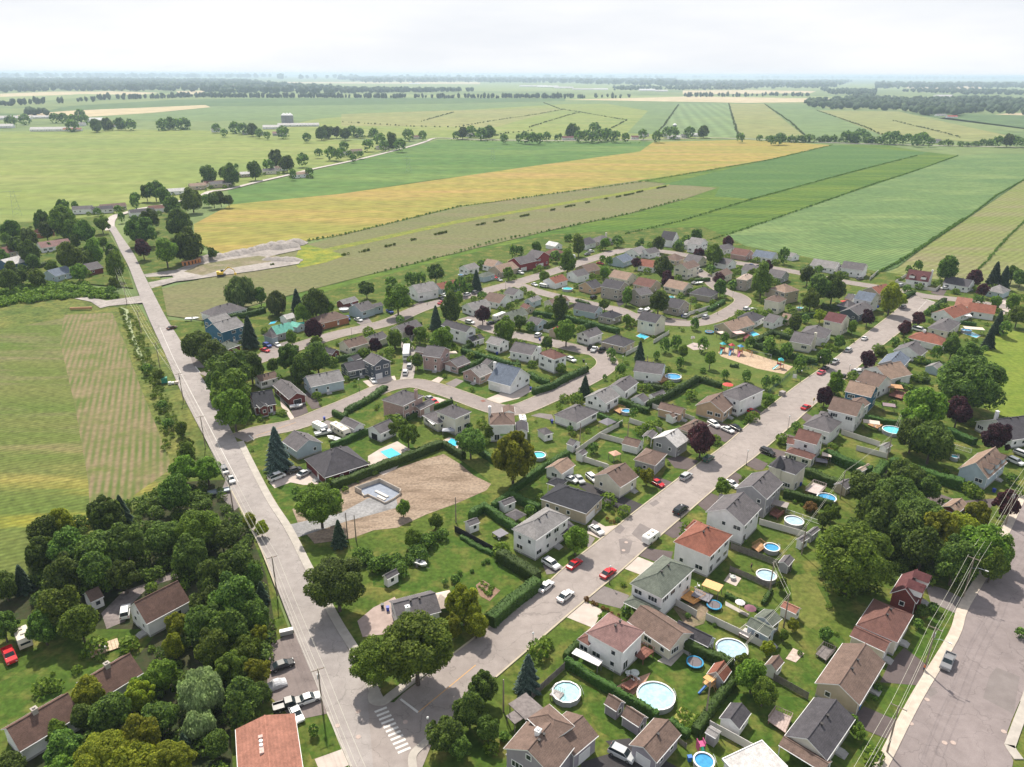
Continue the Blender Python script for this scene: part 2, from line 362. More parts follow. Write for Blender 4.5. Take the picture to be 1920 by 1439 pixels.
# mid fields right of the winding road
field([(433, 383), (427, 357), (640, 308), (787, 272), (822, 262), (940, 265), (1200, 265), (1225, 266), (1222, 285), (1100, 302), (820, 336), (640, 363)], fg2)
field([(363, 420), (433, 383), (640, 363), (1000, 311), (1200, 284), (1225, 266), (1400, 262), (1562, 272), (1490, 290), (1280, 327), (1205, 341), (860, 387), (640, 440), (415, 478), (365, 452)], fyl)
field([(300, 588), (285, 545), (420, 512), (560, 462), (640, 441), (860, 389), (1190, 339), (1345, 352), (1280, 374), (1180, 400), (1033, 431), (825, 481), (700, 512), (560, 548), (450, 578), (380, 600), (310, 590)], fgr)
field([(380, 602), (560, 549), (700, 513), (825, 482), (1033, 432), (1180, 401), (1280, 375), (1345, 352), (1190, 338), (1280, 328), (1440, 300), (1562, 272), (1660, 272), (1730, 284), (1800, 292), (1713, 322), (1560, 373), (1330, 452), (1200, 500), (900, 560), (600, 640), (420, 650)], fst)
field([(1240, 346), (1440, 300), (1562, 272), (1740, 286), (1640, 312), (1553, 335), (1410, 373), (1340, 368), (1350, 350)], MF('crop_deep', (.055, .118, .030, 1), (.072, .138, .036, 1), (.09, .155, .04, 1), .01, .2, row=(40, 7), rowamt=.08, stretch=(40, 5)))
field([(1330, 452), (1560, 373), (1713, 322), (1797, 292), (1860, 288), (2100, 290), (2100, 290), (1920, 336), (1813, 409), (1733, 462), (1683, 500), (1648, 512), (1500, 500), (1390, 482)], fcr)
field([(1683, 502), (1733, 464), (1813, 411), (1920, 338), (2300, 190 + 150), (2500, 520), (1920, 640), (1880, 590), (1700, 545), (1640, 525)], frt)
field([(560, 485), (640, 466), (860, 418), (1250, 350), (1256, 345), (860, 412), (640, 459), (556, 478)], MF('weeds_yellow', (.22, .225, .035, 1), (.12, .16, .035, 1), None, .2, .6))
field([(550, 492), (565, 455), (590, 462), (650, 478), (610, 492), (560, 502)], MF('weeds_yellow2', (.27, .26, .035, 1), (.10, .16, .03, 1), None, .12, .6))
# the left field, rough grass and verge
field([(-500, 800), (-400, 560), (0, 545), (60, 530), (250, 555), (300, 640), (345, 742), (420, 900), (480, 1010), (545, 1190), (640, 1440), (700, 1600), (-900, 1700)], MF('rough_grass', (.085, .125, .028, 1), (.165, .165, .045, 1), (.055, .09, .02, 1), .05, .6, fineamt=.45))
field([(-500, 720), (0, 618), (160, 588), (210, 583), (235, 640), (262, 722), (318, 860), (322, 900), (250, 960), (60, 1060), (-60, 1130), (-800, 1300)],
      MF('soy_rows', (.080, .128, .024, 1), (.128, .142, .042, 1), (.29, .26, .030, 1), .030, .5, row=(27, 1.7), rowamt=.15, stretch=(27, 7), fineamt=.35, near3=(160, 215, (.175, .150, .080, 1))))
field([(120, 590), (210, 586), (232, 640), (262, 722), (318, 860), (318, 880), (170, 985), (165, 900), (140, 760), (112, 640)],
      MF('soy_rows_sparse', (.225, .172, .102, 1), (.195, .155, .085, 1), (.125, .140, .042, 1), .03, .5, row=(113, 2.0), rowcol=(.085, .125, .030, 1)))
# ditch beside the road
field([(226, 575), (240, 580), (250, 625), (262, 655), (274, 680), (268, 682), (254, 655), (242, 620)], MF('ditch_scum', (.35, .38, .22, 1), (.24, .29, .16, 1), None, .5, 2), 'ditch_water')
# suburb lawns
lawn = MF('lawn', (.046, .088, .012, 1), (.085, .118, .021, 1), (.165, .155, .042, 1), .06, .9, fineamt=.4)
lawn2 = MF('lawn_lush', (.040, .088, .011, 1), (.066, .108, .017, 1), (.125, .135, .032, 1), .09, .9, fineamt=.35)
lawn3 = MF('lawn_dry', (.115, .14, .030, 1), (.15, .155, .042, 1), (.08, .11, .02, 1), .09, .9, fineamt=.35)
# settlement lawns
sheet('lawn', [(225, 470), (300, 402), (345, 380), (370, 470), (400, 480), (300, 520), (315, 600), (380, 604), (560, 560), (700, 522), (870, 478), (1033, 440), (1200, 430), (1320, 425), (1400, 462), (1500, 480), (1640, 508), (1700, 516), (1900, 545), (2100, 570), (2400, 900), (2700, 1500), (2000, 1800), (600, 1700), (560, 1200), (470, 900), (360, 690), (270, 560)], 0.0, lawn)
sheet('lawn', [(-300, 470), (0, 420), (200, 405), (205, 440), (235, 490), (250, 540), (140, 530), (60, 535), (0, 548), (-300, 575)], 0.0015, lawn)
sheet('lawn', [(-900, 1700), (-300, 1250), (60, 1095), (240, 1005), (330, 905), (415, 890), (480, 1010), (545, 1190), (640, 1440), (700, 1700)], 0.003, lawn)
sheet('lawn', [(1838, 690), (1850, 640), (1880, 620), (2200, 640), (2300, 900), (1920, 790), (1860, 775), (1845, 760)], .012, MF('lawn_meadow', (.125, .18, .025, 1), (.17, .205, .035, 1), (.095, .15, .02, 1), .03, .6))
for k, (p, m) in enumerate([
    ([(500, 905), (556, 905), (580, 913), (590, 926), (548, 955), (525, 955)], lawn2), ([(695, 1060), (760, 1020), (850, 1005), (940, 1045), (1010, 1088), (930, 1140), (900, 1110), (840, 1150), (745, 1105), (700, 1100)], lawn2),
    ([(695, 815), (735, 805), (790, 850), (745, 880), (700, 862), (640, 838)], lawn2), ([(590, 760), (650, 740), (700, 730), (690, 728), (665, 715), (615, 735)], lawn2),
    ([(465, 790), (553, 780), (538, 765), (470, 780)], lawn2), ([(847, 724), (868, 712), (925, 730), (935, 738), (912, 748)], lawn2), ([(938, 757), (1000, 733), (1050, 720), (1085, 700), (1095, 705), (1040, 738), (985, 762)], lawn2),
    ([(1140, 812), (1165, 800), (1215, 815), (1202, 830), (1170, 830)], lawn2), ([(1105, 860), (1140, 825), (1166, 835), (1163, 860), (1150, 870)], lawn2), ([(1268, 742), (1312, 720), (1350, 732), (1305, 762)], lawn2), ([(1198, 792), (1240, 770), (1250, 785), (1240, 800)], lawn2),
    ([(1060, 1050 - 60), (1000, 925), (1025, 890), (960, 930)], lawn2), ([(1270, 945), (1300, 905), (1350, 870), (1320, 930)], lawn2),
    ([(1184, 950), (1212, 925), (1242, 922), (1207, 950)], lawn2), ([(1240, 895), (1255, 868), (1290, 880), (1266, 905)], lawn2), ([(1372, 800), (1385, 778), (1415, 787), (1397, 802)], lawn2),
    ([(1416, 777), (1440, 745), (1468, 735), (1440, 765), (1430, 776)], lawn2), ([(1300, 1350), (1380, 1300), (1520, 1310), (1480, 1400), (1380, 1400), (1420, 1360)], lawn2), ([(1480, 1280), (1570, 1180), (1600, 1230), (1530, 1310)], lawn2),
    ([(1480, 1080), (1520, 1075), (1560, 1150), (1520, 1180), (1490, 1160)], lawn3), ([(1090, 1230), (1150, 1265), (1150, 1290), (1060, 1240)], lawn2), ([(1250, 1240), (1310, 1215), (1380, 1260), (1290, 1340), (1265, 1290), (1210, 1250)], lawn2),
    ([(1060, 1270), (1130, 1300), (1200, 1350), (1180, 1400), (1120, 1370), (1100, 1330)], lawn2), ([(1362, 1105), (1440, 1135), (1425, 1138), (1360, 1120)], lawn3), ([(1612, 1300), (1655, 1250), (1722, 1283), (1685, 1358), (1635, 1330)], lawn2),
    ([(1600, 1420), (1630, 1375), (1668, 1390), (1640, 1450), (1580, 1480)], lawn2), ([(1700, 1215), (1735, 1160), (1795, 1145), (1770, 1200), (1725, 1240)], lawn2), ([(555, 1350), (615, 1340), (645, 1405), (585, 1424)], lawn2),
    ([(620, 760), (700, 735), (730, 745), (690, 790), (640, 775)], lawn2), ([(0, 1280), (100, 1230), (250, 1190), (240, 1230), (0, 1370)], lawn2), ([(860, 860), (900, 865), (920, 880), (980, 890), (990, 910), (925, 925), (870, 920), (922, 905)], lawn3),
    ([(1430, 662), (1480, 690), (1510, 690), (1420, 760), (1400, 715), (1180, 660), (1250, 625), (1330, 600), (1400, 640)], MF('lawn_park', (.075, .115, .022, 1), (.10, .14, .03, 1), (.125, .145, .035, 1), .05, .9)),
    ([(1640, 1010 - 180), (1600, 848), (1655, 850), (1650, 843)], lawn3)]):
    sheet('lawn', p, .006 + .0011 * k, m)
# dirt lots, gravel
dirt = MF('bare_soil', (.255, .19, .14, 1), (.32, .25, .19, 1), (.17, .125, .09, 1), .12, 1.3, stretch=(38, 3.5), fineamt=.35)
grav = MF('gravel', (.25, .245, .25, 1), (.31, .305, .305, 1), (.19, .185, .185, 1), .08, 1.5)
sheet('bare_soil', [(560, 985), (548, 955), (600, 945), (655, 905), (700, 893), (785, 865), (832, 852), (862, 870), (888, 892), (921, 908), (912, 920), (855, 945), (800, 965), (745, 990), (700, 995), (660, 1010), (590, 1020)], .05, dirt)
sheet('gravel_drive', [(540, 985), (640, 962), (690, 935), (742, 930), (746, 952), (700, 965), (650, 978), (560, 1008), (548, 1000)], .07, grav)
sheet('gravel_drive', [(700, 912), (726, 906), (750, 925), (722, 945), (700, 935)], .085, grav)
gr2 = MF('gravel_far', (.30, .27, .25, 1), (.37, .335, .31, 1), (.22, .20, .185, 1), .03, .5)
sheet('gravel_track', [(268, 515), (330, 506), (365, 492), (440, 478), (520, 460), (560, 458), (565, 468), (500, 482), (485, 480), (430, 487), (372, 497), (345, 510), (380, 517), (420, 505), (520, 489), (568, 486), (560, 495), (480, 508), (420, 516), (350, 526), (330, 528), (284, 541), (278, 530), (325, 521), (323, 517), (275, 520)], .03, gr2)
sheet('bare_ground', [(335, 520), (345, 505), (365, 492), (440, 480), (515, 478), (530, 490), (430, 508), (380, 520)], .02, MF('stripped_soil', (.20, .165, .11, 1), (.15, .155, .07, 1), (.25, .21, .15, 1), .05, .5))
sheet('gravel_track', [(140, 560), (165, 557), (200, 564), (262, 555), (268, 568), (205, 574), (188, 578), (170, 566)], .03, gr2)
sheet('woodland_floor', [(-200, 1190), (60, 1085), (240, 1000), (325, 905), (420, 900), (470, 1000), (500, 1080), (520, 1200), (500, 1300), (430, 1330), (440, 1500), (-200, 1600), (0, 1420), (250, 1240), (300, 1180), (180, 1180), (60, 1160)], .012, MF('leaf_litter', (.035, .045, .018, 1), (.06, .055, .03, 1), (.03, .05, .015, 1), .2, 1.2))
sheet('gravel_drive', [(190, 1150), (230, 1110), (300, 1085), (330, 1070), (352, 1078), (280, 1100), (245, 1135), (235, 1165), (200, 1180)], .03, MF('gravel_dull', (.20, .17, .165, 1), (.26, .22, .21, 1), (.15, .13, .12, 1), .1, 1.3))
# ------------------------------------------------------------------ roads
ROADC = (.30, .262, .243, 1)
rm = MROAD('asphalt_worn', ROADC); rm2 = MROAD('asphalt_side', (.265, .228, .212, 1)); conc = M('concrete', (.40, .365, .325, 1), .9, .12, .6); curbm = M('curb_concrete', (.42, .365, .275, 1), .9, .12, .5)
dA = MROAD('asphalt_drive', (.115, .092, .09, 1), False); dB = MROAD('asphalt_drive_new', (.055, .050, .052, 1), False); dC = M('concrete_drive', (.47, .40, .355, 1), .9, .12, .35); dP = MROAD('asphalt_drive_grey', (.20, .175, .168, 1), False)
A_L = [(700, 1530), (660, 1439), (615, 1336), (551, 1185), (520, 1105), (487, 1022), (452, 953), (430, 911), (398, 848), (362, 780), (335, 725), (310, 665), (280, 600), (258, 545), (241, 500), (226, 472), (211, 440), (200, 425)]
A_R = [(830, 1560), (775, 1430), (702, 1320), (660, 1229), (620, 1162), (571, 1067), (535, 995), (500, 940), (469, 880), (445, 830), (407, 757), (370, 693), (337, 637), (312, 597), (285, 545), (270, 515), (250, 475), (230, 446), (216, 425)]
Af = [(206, 432), (207, 416), (216, 405), (234, 400), (262, 392), (300, 386), (340, 377), (374, 369), (395, 359), (427, 355), (480, 342), (533, 330), (587, 317), (640, 306), (690, 295), (730, 285), (775, 273), (800, 265), (812, 260), (830, 259), (873, 261), (940, 263), (1060, 264), (1200, 262), (1320, 259), (1347, 259), (1430, 262), (1560, 268), (1700, 272), (1900, 276), (2200, 282)]
D_L = [(716, 1341), (736, 1317), (820, 1252), (909, 1184), (1013, 1107), (1060, 1065), (1105, 1030), (1160, 986), (1203, 952), (1292, 884), (1360, 835), (1427, 777), (1493, 725), (1557, 680), (1607, 640), (1675, 587), (1712, 555)]
D_R = [(786, 1420), (800, 1392), (928, 1270), (992, 1215), (1059, 1157), (1115, 1110), (1168, 1066), (1208, 1030), (1240, 1002), (1283, 965), (1367, 893), (1417, 855), (1473, 807), (1525, 760), (1577, 717), (1642, 658), (1707, 607), (1754, 567)]
F_L = [(1600, 1560), (1666, 1439), (1728, 1316), (1797, 1199), (1815, 1145), (1850, 1085), (1877, 1035), (1925, 930), (1990, 800)]
F_R = [(1700, 1800), (1860, 1560), (1900, 1425), (1885, 1388), (1912, 1316), (1945, 1250), (2080, 1020), (2160, 840)]
def gl(pl): return [G(*p) for p in pl]
def road(name, L, Rr, z, mat): return sheet(name, L + Rr[::-1], z, mat)
# build long roads from matching cross-sections so that they stay flat strips
def ribbon(name, L, Rr, z, mat, n=60):
    def res(pl):
        pl = smoothline(gl(pl), 6); d = [0]
        for i in range(1, len(pl)): d.append(d[-1] + math.dist(pl[i], pl[i - 1]))
        out = []
        for k in range(n + 1):
            t = d[-1] * k / n; i = max(1, next((j for j in range(len(d)) if d[j] >= t - 1e-6), len(d) - 1))
            u = (t - d[i - 1]) / ((d[i] - d[i - 1]) or 1); out.append((pl[i - 1][0] + (pl[i][0] - pl[i - 1][0]) * u, pl[i - 1][1] + (pl[i][1] - pl[i - 1][1]) * u))
        return out
    a = res(L); b = res(Rr); m = MB()
    for i in range(n): m.add([(a[i][0], a[i][1], z), (b[i][0], b[i][1], z), (b[i + 1][0], b[i + 1][1], z), (a[i + 1][0], a[i + 1][1], z)], [(0, 1, 2, 3)])
    return struct(m.build(name, mat))
ribbon('road', A_L, A_R, .10, MROAD('asphalt_old', (.315, .285, .27, 1)))
ribbon('road', D_L, D_R, .106, rm)
ribbon('road', F_L, F_R, .10, MROAD('asphalt_patchy', (.235, .20, .195, 1)))
def rline(name, pl, wd, z, mat, sm=5): return struct(strip(name, smoothline(gl(pl), sm), wd / 2, -wd / 2, z, mat))
rline('road', Af, 6.5, .09, MROAD('asphalt_far', (.44, .40, .37, 1), False), 4)
BL = [(447, 823), (480, 811), (552, 797), (612, 774), (665, 752), (712, 731), (745, 722), (785, 720), (847, 738), (913, 762), (947, 770), (980, 766), (1030, 745), (1065, 730), (1097, 714), (1125, 698), (1138, 685), (1135, 673), (1118, 662), (1094, 657), (1042, 645), (1000, 635), (960, 628), (921, 617), (889, 602), (871, 596)]
CL = [(385, 706), (430, 692), (522, 662), (576, 645), (631, 628), (680, 617), (733, 603), (794, 577), (887, 552), (971, 530), (1033, 511), (1104, 488), (1150, 474), (1180, 469), (1215, 470), (1250, 473), (1292, 480), (1340, 487), (1385, 494), (1440, 502), (1498, 512), (1560, 525), (1633, 537), (1687, 546), (1735, 556), (1792, 562), (1831, 568), (1886, 576), (1960, 590)]
EL = [(968, 533), (1000, 545), (1042, 556), (1083, 565), (1130, 576), (1160, 582), (1185, 593), (1215, 602), (1260, 606), (1302, 607), (1335, 600), (1362, 588), (1388, 572), (1392, 562), (1378, 553), (1358, 547), (1340, 535), (1325, 520), (1300, 505), (1262, 490), (1235, 480)]
rline('road', BL, 8.2, .094, rm2); rline('road', CL, 9.0, .088, rm2); rline('road', EL, 8.0, .084, rm2)
rline('road', [(760, 718), (765, 700), (768, 670), (762, 640), (770, 610)], 5.0, .07, gr2)
for pl, w_ in ((BL, 8.2), (CL, 9.0), (EL, 8.0)):
    for s in (1, -1):
        pw = smoothline(gl(pl), 5); struct(strip('curb', pw, s * w_ / 2, s * (w_ / 2 + .3), .17, curbm, 1))
def curb(px, w0, w1, mat=curbm, z=.2, name='curb'): return struct(strip(name, smoothline(gl(px), 5), w0, w1, z, mat, 1))
curb(D_L[2:], 0, .38); curb(D_R[2:], -.38, 0)
curb(A_R[2:10], -1.9, 0, conc, .21, 'sidewalk'); curb(A_L[1:3], 0, .3, conc); curb(A_L[4:8], 0, .3)
curb(F_L[:8], 0, 2.0, M('sidewalk_concrete', (.50, .43, .36, 1), .9, .14, .8), .21, 'sidewalk'); curb(F_R[4:], -1.6, 0, conc, .21, 'sidewalk')
curb([(1900, 1425), (1883, 1400), (1885, 1386), (1912, 1316), (1925, 1290)], -.1, -1.7, conc, .22, 'sidewalk')
# corner walks at the crossing
struct(strip('sidewalk', smoothline(gl([(695, 1290), (688, 1305), (690, 1318), (700, 1325), (715, 1326), (728, 1322), (745, 1308), (812, 1258)]), 5), .2, 2.0, .215, conc, 1))
struct(strip('sidewalk', smoothline(gl([(770, 1470), (764, 1430), (768, 1412), (782, 1397), (806, 1378), (850, 1345)]), 5), -.1, -1.5, .215, conc, 1))
for p, z, m in [([(1184, 1002), (1200, 982), (1225, 995), (1215, 1015), (1210, 1022)], .110, dP), ([(1160, 1012), (1172, 1010), (1186, 1016), (1180, 1038), (1164, 1040)], .110, dP), ([(1152, 988), (1165, 985), (1172, 992), (1163, 1002), (1153, 999)], .110, dP),
                ([(1217, 945), (1230, 938), (1237, 944), (1225, 951)], .110, dP), ([(1868, 1252), (1912, 1270), (1900, 1340), (1843, 1310), (1855, 1268)], .104, dP), ([(1735, 1293), (1752, 1290), (1758, 1300), (1745, 1308), (1738, 1302)], .104, dP),
                ([(385, 640 + 50), (365, 690), (356, 668), (366, 670)], .104, dP)]:
    sheet('road_patch', p, z, m)
mh = M('manhole_iron', (.42, .33, .29, 1), .8, .1)
for x, y in [(1174, 1018), (1169, 1033), (1771, 1394), (1787, 1394), (1738, 1313), (1708, 1358), (1882, 1373), (633, 1362), (672, 1335), (672, 1383), (760, 1355), (1612, 714)]:
    X, Y = G(x, y); b = MB(); b.cyl((0, 0), .45, 0, .03, 14); o = b.build('manhole_cover', mh); o.location = (X, Y, .112); struct(o)
sheet('road_junction', [(690, 1322), (712, 1318), (738, 1318), (815, 1382), (792, 1440), (700, 1440)], .103, rm)
# painted markings
pw = M('road_paint_white', (.62, .60, .57, 1), .8, .1, 2); po = M('road_paint_orange', (.60, .33, .10, 1), .8, .1, 2)
cw = empty('crosswalk'); struct(cw)
a0 = G(714, 1332); a1 = G(758, 1408); n = 11
for i in range(n):
    t = i / (n - 1); x = a0[0] + (a1[0] - a0[0]) * t; y = a0[1] + (a1[1] - a0[1]) * t
    b = MB(); b.box(-1.15, 1.15, -.24, .24, 0, .005); o = b.build('stripe', pw, cw); o.location = (x, y, .118); o.rotation_euler.z = R(29)
for a, c, w_, m, nm in [((751, 1312), (784, 1337), .45, pw, 'stop_line'), ((784, 1337), (892, 1248), .14, po, 'centre_line'), ((467, 817), (476, 826), .4, pw, 'stop_line'), ((480, 818), (555, 793), .12, po, 'centre_line'), ((366, 688), (376, 700), .4, pw, 'stop_line'), ((1737, 562), (1752, 567), .4, pw, 'stop_line'), ((1720, 583), (1737, 565), .14, pw, 'centre_line')]:
    struct(strip(nm, [G(*a), G(*c)], -w_ / 2, w_ / 2, .119, m))
for pl in ([(447, 905), (400, 815), (360, 740), (325, 672), (300, 615)],):
    struct(strip('edge_line', smoothline(gl(pl), 4), -.07, .07, .119, pw))
# driveways
DRV = []
for p, m in [([(1131, 1099), (1180, 1117), (1165, 1142), (1098, 1125)], dP), ([(1060, 1157), (1097, 1128), (1130, 1145), (1112, 1178)], dC), ([(1168, 1066), (1195, 1044), (1230, 1058), (1200, 1078)], dC), ([(1196, 1042), (1212, 1028), (1262, 1035), (1255, 1060), (1232, 1055)], dA),
             ([(1244, 1000), (1272, 978), (1300, 985), (1285, 1005), (1262, 1010)], dA), ([(1306, 945), (1333, 925), (1350, 932), (1345, 950), (1322, 958)], dA), ([(1362, 900), (1378, 885), (1395, 895), (1380, 912)], dA), ([(1398, 872), (1414, 858), (1440, 870), (1430, 882), (1418, 882)], dA), ([(1422, 850), (1437, 838), (1475, 848), (1468, 862)], dA),
             ([(1455, 823), (1468, 812), (1495, 820), (1490, 830)], dA), ([(1500, 782), (1512, 775), (1530, 785), (1515, 795)], dA), ([(1600, 707), (1612, 690), (1640, 680), (1630, 705)], dA),
             ([(1035, 1050), (1018, 1060), (1025, 1078), (1045, 1075), (1058, 1065), (1040, 1052)], dP), ([(1112, 975), (1135, 988), (1160, 985), (1128, 1012), (1100, 1000)], dC), ([(1098, 1000), (1116, 1010), (1105, 1028), (1090, 1020)], dP), ([(1100, 905), (1165, 930), (1208, 948), (1180, 965), (1120, 935), (1085, 912)], dB),
             ([(1225, 892), (1262, 905), (1243, 921), (1215, 905)], dA), ([(1250, 860), (1275, 855), (1310, 865), (1292, 882), (1265, 878)], dA), ([(1340, 790), (1375, 800), (1392, 808), (1360, 830), (1322, 812), (1315, 800)], dA), ([(1390, 765), (1400, 755), (1430, 775), (1415, 783)], dA),
             ([(695, 728), (680, 715), (740, 705), (745, 718), (740, 722)], dC), ([(573, 735), (590, 742), (603, 765), (585, 768), (572, 750)], dA), ([(540, 760), (568, 748), (578, 774), (552, 785)], dA), ([(524, 742), (536, 760), (552, 784), (545, 788), (527, 762)], dC),
             ([(505, 905), (525, 895), (560, 880), (590, 888), (598, 908), (570, 910), (545, 905), (515, 916)], dC), ([(595, 800), (612, 788), (640, 795), (650, 815), (610, 815)], dP), ([(908, 750), (945, 735), (990, 722), (1000, 732), (972, 748), (935, 757)], dC), ([(803, 718), (822, 707), (832, 710), (820, 722)], dC), ([(835, 720), (855, 710), (870, 715), (850, 728)], dP),
             ([(800, 742), (822, 746), (840, 752), (825, 757), (805, 752)], dC), ([(1012, 775), (1035, 778), (1040, 790), (1020, 785), (995, 780)], dP), ([(485, 665), (500, 650), (540, 640), (548, 652), (510, 668)], dP), ([(668, 605), (690, 595), (700, 608), (680, 612)], dP), ([(770, 575), (790, 565), (812, 572), (795, 580)], dA), ([(1270, 1215), (1288, 1218), (1258, 1250), (1232, 1240)], conc),
             ([(1650, 1280), (1665, 1248), (1695, 1215), (1735, 1245), (1765, 1257), (1745, 1300), (1722, 1286)], dA), ([(1605, 1340), (1620, 1325), (1690, 1355), (1680, 1388), (1660, 1385), (1610, 1365)], dA), ([(1155, 1410), (1135, 1390), (1180, 1385), (1200, 1400), (1270, 1439), (1240, 1520), (1080, 1500), (1090, 1430)], dB),
             ([(505, 1210), (540, 1190), (552, 1187), (585, 1260), (617, 1338), (560, 1350), (540, 1340), (500, 1300)], MROAD('asphalt_lot', (.20, .165, .155, 1))), ([(590, 1424), (645, 1404), (660, 1432), (605, 1460)], dC), ([(425, 895), (455, 945), (440, 958), (412, 930)], dP), ([(1700, 905), (1800, 940), (1868, 935), (1850, 965), (1740, 945), (1640, 905), (1650, 880), (1700, 890)], dA),
             ([(670, 1165), (700, 1140), (740, 1120), (760, 1150), (720, 1190), (680, 1195)], M('paving_pinkish', (.36, .28, .25, 1), .9, .15, .5)), ([(1735, 1095), (1770, 1105), (1810, 1125), (1790, 1150), (1745, 1130)], dP), ([(1752, 540), (1775, 545), (1768, 556), (1745, 550)], dA), ([(1870, 575), (1882, 560), (1895, 562), (1890, 590), (1880, 590)], dC),
             ([(500, 1040 - 15), (487, 1005), (470, 995), (495, 1000)], dP), ([(1290, 600), (1250, 596), (1245, 608), (1275, 605)], dA), ([(1190, 592), (1205, 580), (1225, 583), (1210, 596)], dP), ([(1155, 565), (1170, 558), (1178, 565), (1160, 576)], dB), ([(1090, 660), (1115, 650), (1135, 655), (1115, 668)], dP)]:
    DRV.append(p); sheet('driveway', p, .045 + rnd.random() * .02, m)
sheet('patio', [(690, 856), (713, 842), (745, 828), (772, 845), (742, 880), (718, 892), (690, 875)], .075, dC)
sheet('patio', [(1150, 1294), (1165, 1282), (1220, 1262), (1205, 1290), (1175, 1312)], .08, M('terrace_tiles', (.40, .24, .17, 1), .8, .15))
sheet('patio', [(825, 1090 - 260), (842, 820), (870, 828), (885, 845), (850, 842)], .075, dC)
sheet('patio', [(1262, 1140), (1305, 1128), (1330, 1140), (1320, 1170), (1290, 1180)], .075, MF('worn_dirt', (.24, .18, .13, 1), (.14, .13, .07, 1), None, .4, 2))
sheet('patio', [(1473, 1236), (1487, 1216), (1508, 1226), (1492, 1243)], .08, M('paving_slabs', (.50, .40, .34, 1), .9, .25, 1.4))
sheet('patio', [(1357, 1090), (1368, 1075), (1390, 1085), (1380, 1100)], .08, dC)
sheet('footpath', [(1360, 1128), (1360, 1136), (1402, 1158), (1404, 1152)], .08, conc)
sheet('vegetable_bed', [(892, 1098), (905, 1088), (938, 1108), (918, 1128), (900, 1118)], .07, MF('garden_soil', (.20, .13, .09, 1), (.27, .18, .13, 1), None, .8, 3))
sheet('sand_pit', [(1346, 661), (1362, 652), (1400, 660), (1487, 688), (1470, 702), (1420, 692), (1352, 669)], .07, MF('play_sand', (.42, .31, .215, 1), (.48, .365, .26, 1), (.36, .27, .19, 1), .3, 2))
sheet('court', [(1287, 649), (1300, 643), (1330, 648), (1325, 655), (1300, 657)], .07, MF('court_pink', (.40, .33, .31, 1), (.45, .38, .35, 1), None, .3, 2))
sheet('garden_bed', [(1256, 1355), (1277, 1326), (1313, 1346), (1293, 1378)], .08, MF('garden_weeds', (.45, .34, .14, 1), (.12, .20, .03, 1), (.3, .26, .08, 1), .35, 2))
# ------------------------------------------------------------------ houses
RC = {'grey': (.125, .114, .119, 1), 'lightgrey': (.225, .213, .21, 1), 'darkgrey': (.072, .067, .075, 1), 'black': (.042, .042, .050, 1), 'brown': (.160, .110, .090, 1), 'tan': (.27, .19, .145, 1), 'redbrown': (.150, .075, .062, 1),
      'chestnut': (.125, .075, .060, 1), 'rust': (.225, .088, .060, 1), 'maroon': (.125, .048, .05, 1), 'red': (.35, .05, .05, 1), 'green': (.125, .14, .115, 1), 'mint': (.16, .45, .36, 1), 'bluegrey': (.13, .155, .20, 1), 'terracotta': (.30, .138, .100, 1), 'beige': (.42, .33, .27, 1), 'pale': (.50, .48, .47, 1), 'white': (.62, .61, .6, 1), 'mauve': (.235, .14, .13, 1)}
WC = {'white': (.80, .79, .79, 1), 'cream': (.70, .65, .55, 1), 'beige': (.46, .385, .29, 1), 'stone': (.38, .34, .30, 1), 'tan': (.52, .36, .24, 1), 'brick': (.17, .045, .04, 1), 'pinkbrick': (.42, .29, .265, 1), 'blue': (.045, .145, .24, 1), 'paleblue': (.42, .50, .56, 1),
      'slate': (.085, .10, .125, 1), 'grey': (.33, .32, .34, 1), 'red': (.24, .04, .045, 1), 'darkred': (.13, .025, .03, 1), 'lilac': (.31, .28, .32, 1), 'orangebrick': (.36, .15, .075, 1), 'navy': (.06, .12, .20, 1)}
def roofm(c): return MROOF('shingles_' + c, RC[c])
def wallm(c): return MWALL('siding_' + c, WC[c], c in ('brick', 'pinkbrick', 'darkred', 'orangebrick', 'stone'))
trim = M('white_trim', (.82, .81, .80, 1), .6, .05, 1); glass = MGLOSS('window_glass', (.025, .032, .04, 1), .12, 0, .6); darkin = M('dark_opening', (.02, .02, .022, 1), .8, .1)
found = M('foundation_concrete', (.36, .35, .34, 1), .9, .12, 1); wood = M('cedar_wood', (.42, .24, .12, 1), .8, .25, 1.5); wood2 = M('red_deck_wood', (.22, .095, .07, 1), .8, .25, 1.5); greyw = M('weathered_wood', (.19, .165, .16, 1), .85, .25, 1.5); ventm = M('vent_metal', (.05, .045, .045, 1), .6, .1); whitep = MGLOSS('white_plastic', (.72, .72, .72, 1), .4)
garm = M('garage_door_white', (.68, .67, .67, 1), .6, .05, 1); woodp = M('pine_wood', (.55, .33, .15, 1), .8, .2, 1.5)
WM = {}
def winmesh(kind):
    if kind in WM: return WM[kind]
    W, H = {'w': (1.1, 1.2), 'W': (2.0, 1.3), 'b': (.9, .45), 'd': (.95, 2.05), 'p': (1.7, 2.05), 'T': (2.3, 1.35)}[kind]
    f = MB(); t = .12
    f.box(-W/2, W/2, 0, .07, 0, t); f.box(-W/2, W/2, 0, .07, H - t, H); f.box(-W/2, -W/2 + t, 0, .07, t, H - t); f.box(W/2 - t, W/2, 0, .07, t, H - t)
    if kind in 'Wp': f.box(-.04, .04, 0, .065, t, H - t)
    if kind == 'T': f.box(-.42, -.34, 0, .065, t, H - t); f.box(.34, .42, 0, .065, t, H - t)
    if kind == 'd': f.box(-W/2 + t, W/2 - t, 0, .05, t, H * .5)
    p = MB(); p.box(-W/2 + t, W/2 - t, 0, .03, t if kind != 'd' else H * .5, H - t)
    WM[kind] = (f.mesh({'d': 'door', 'p': 'patio_door'}.get(kind, 'window'), [trim]), p.mesh('pane', [glass])); return WM[kind]
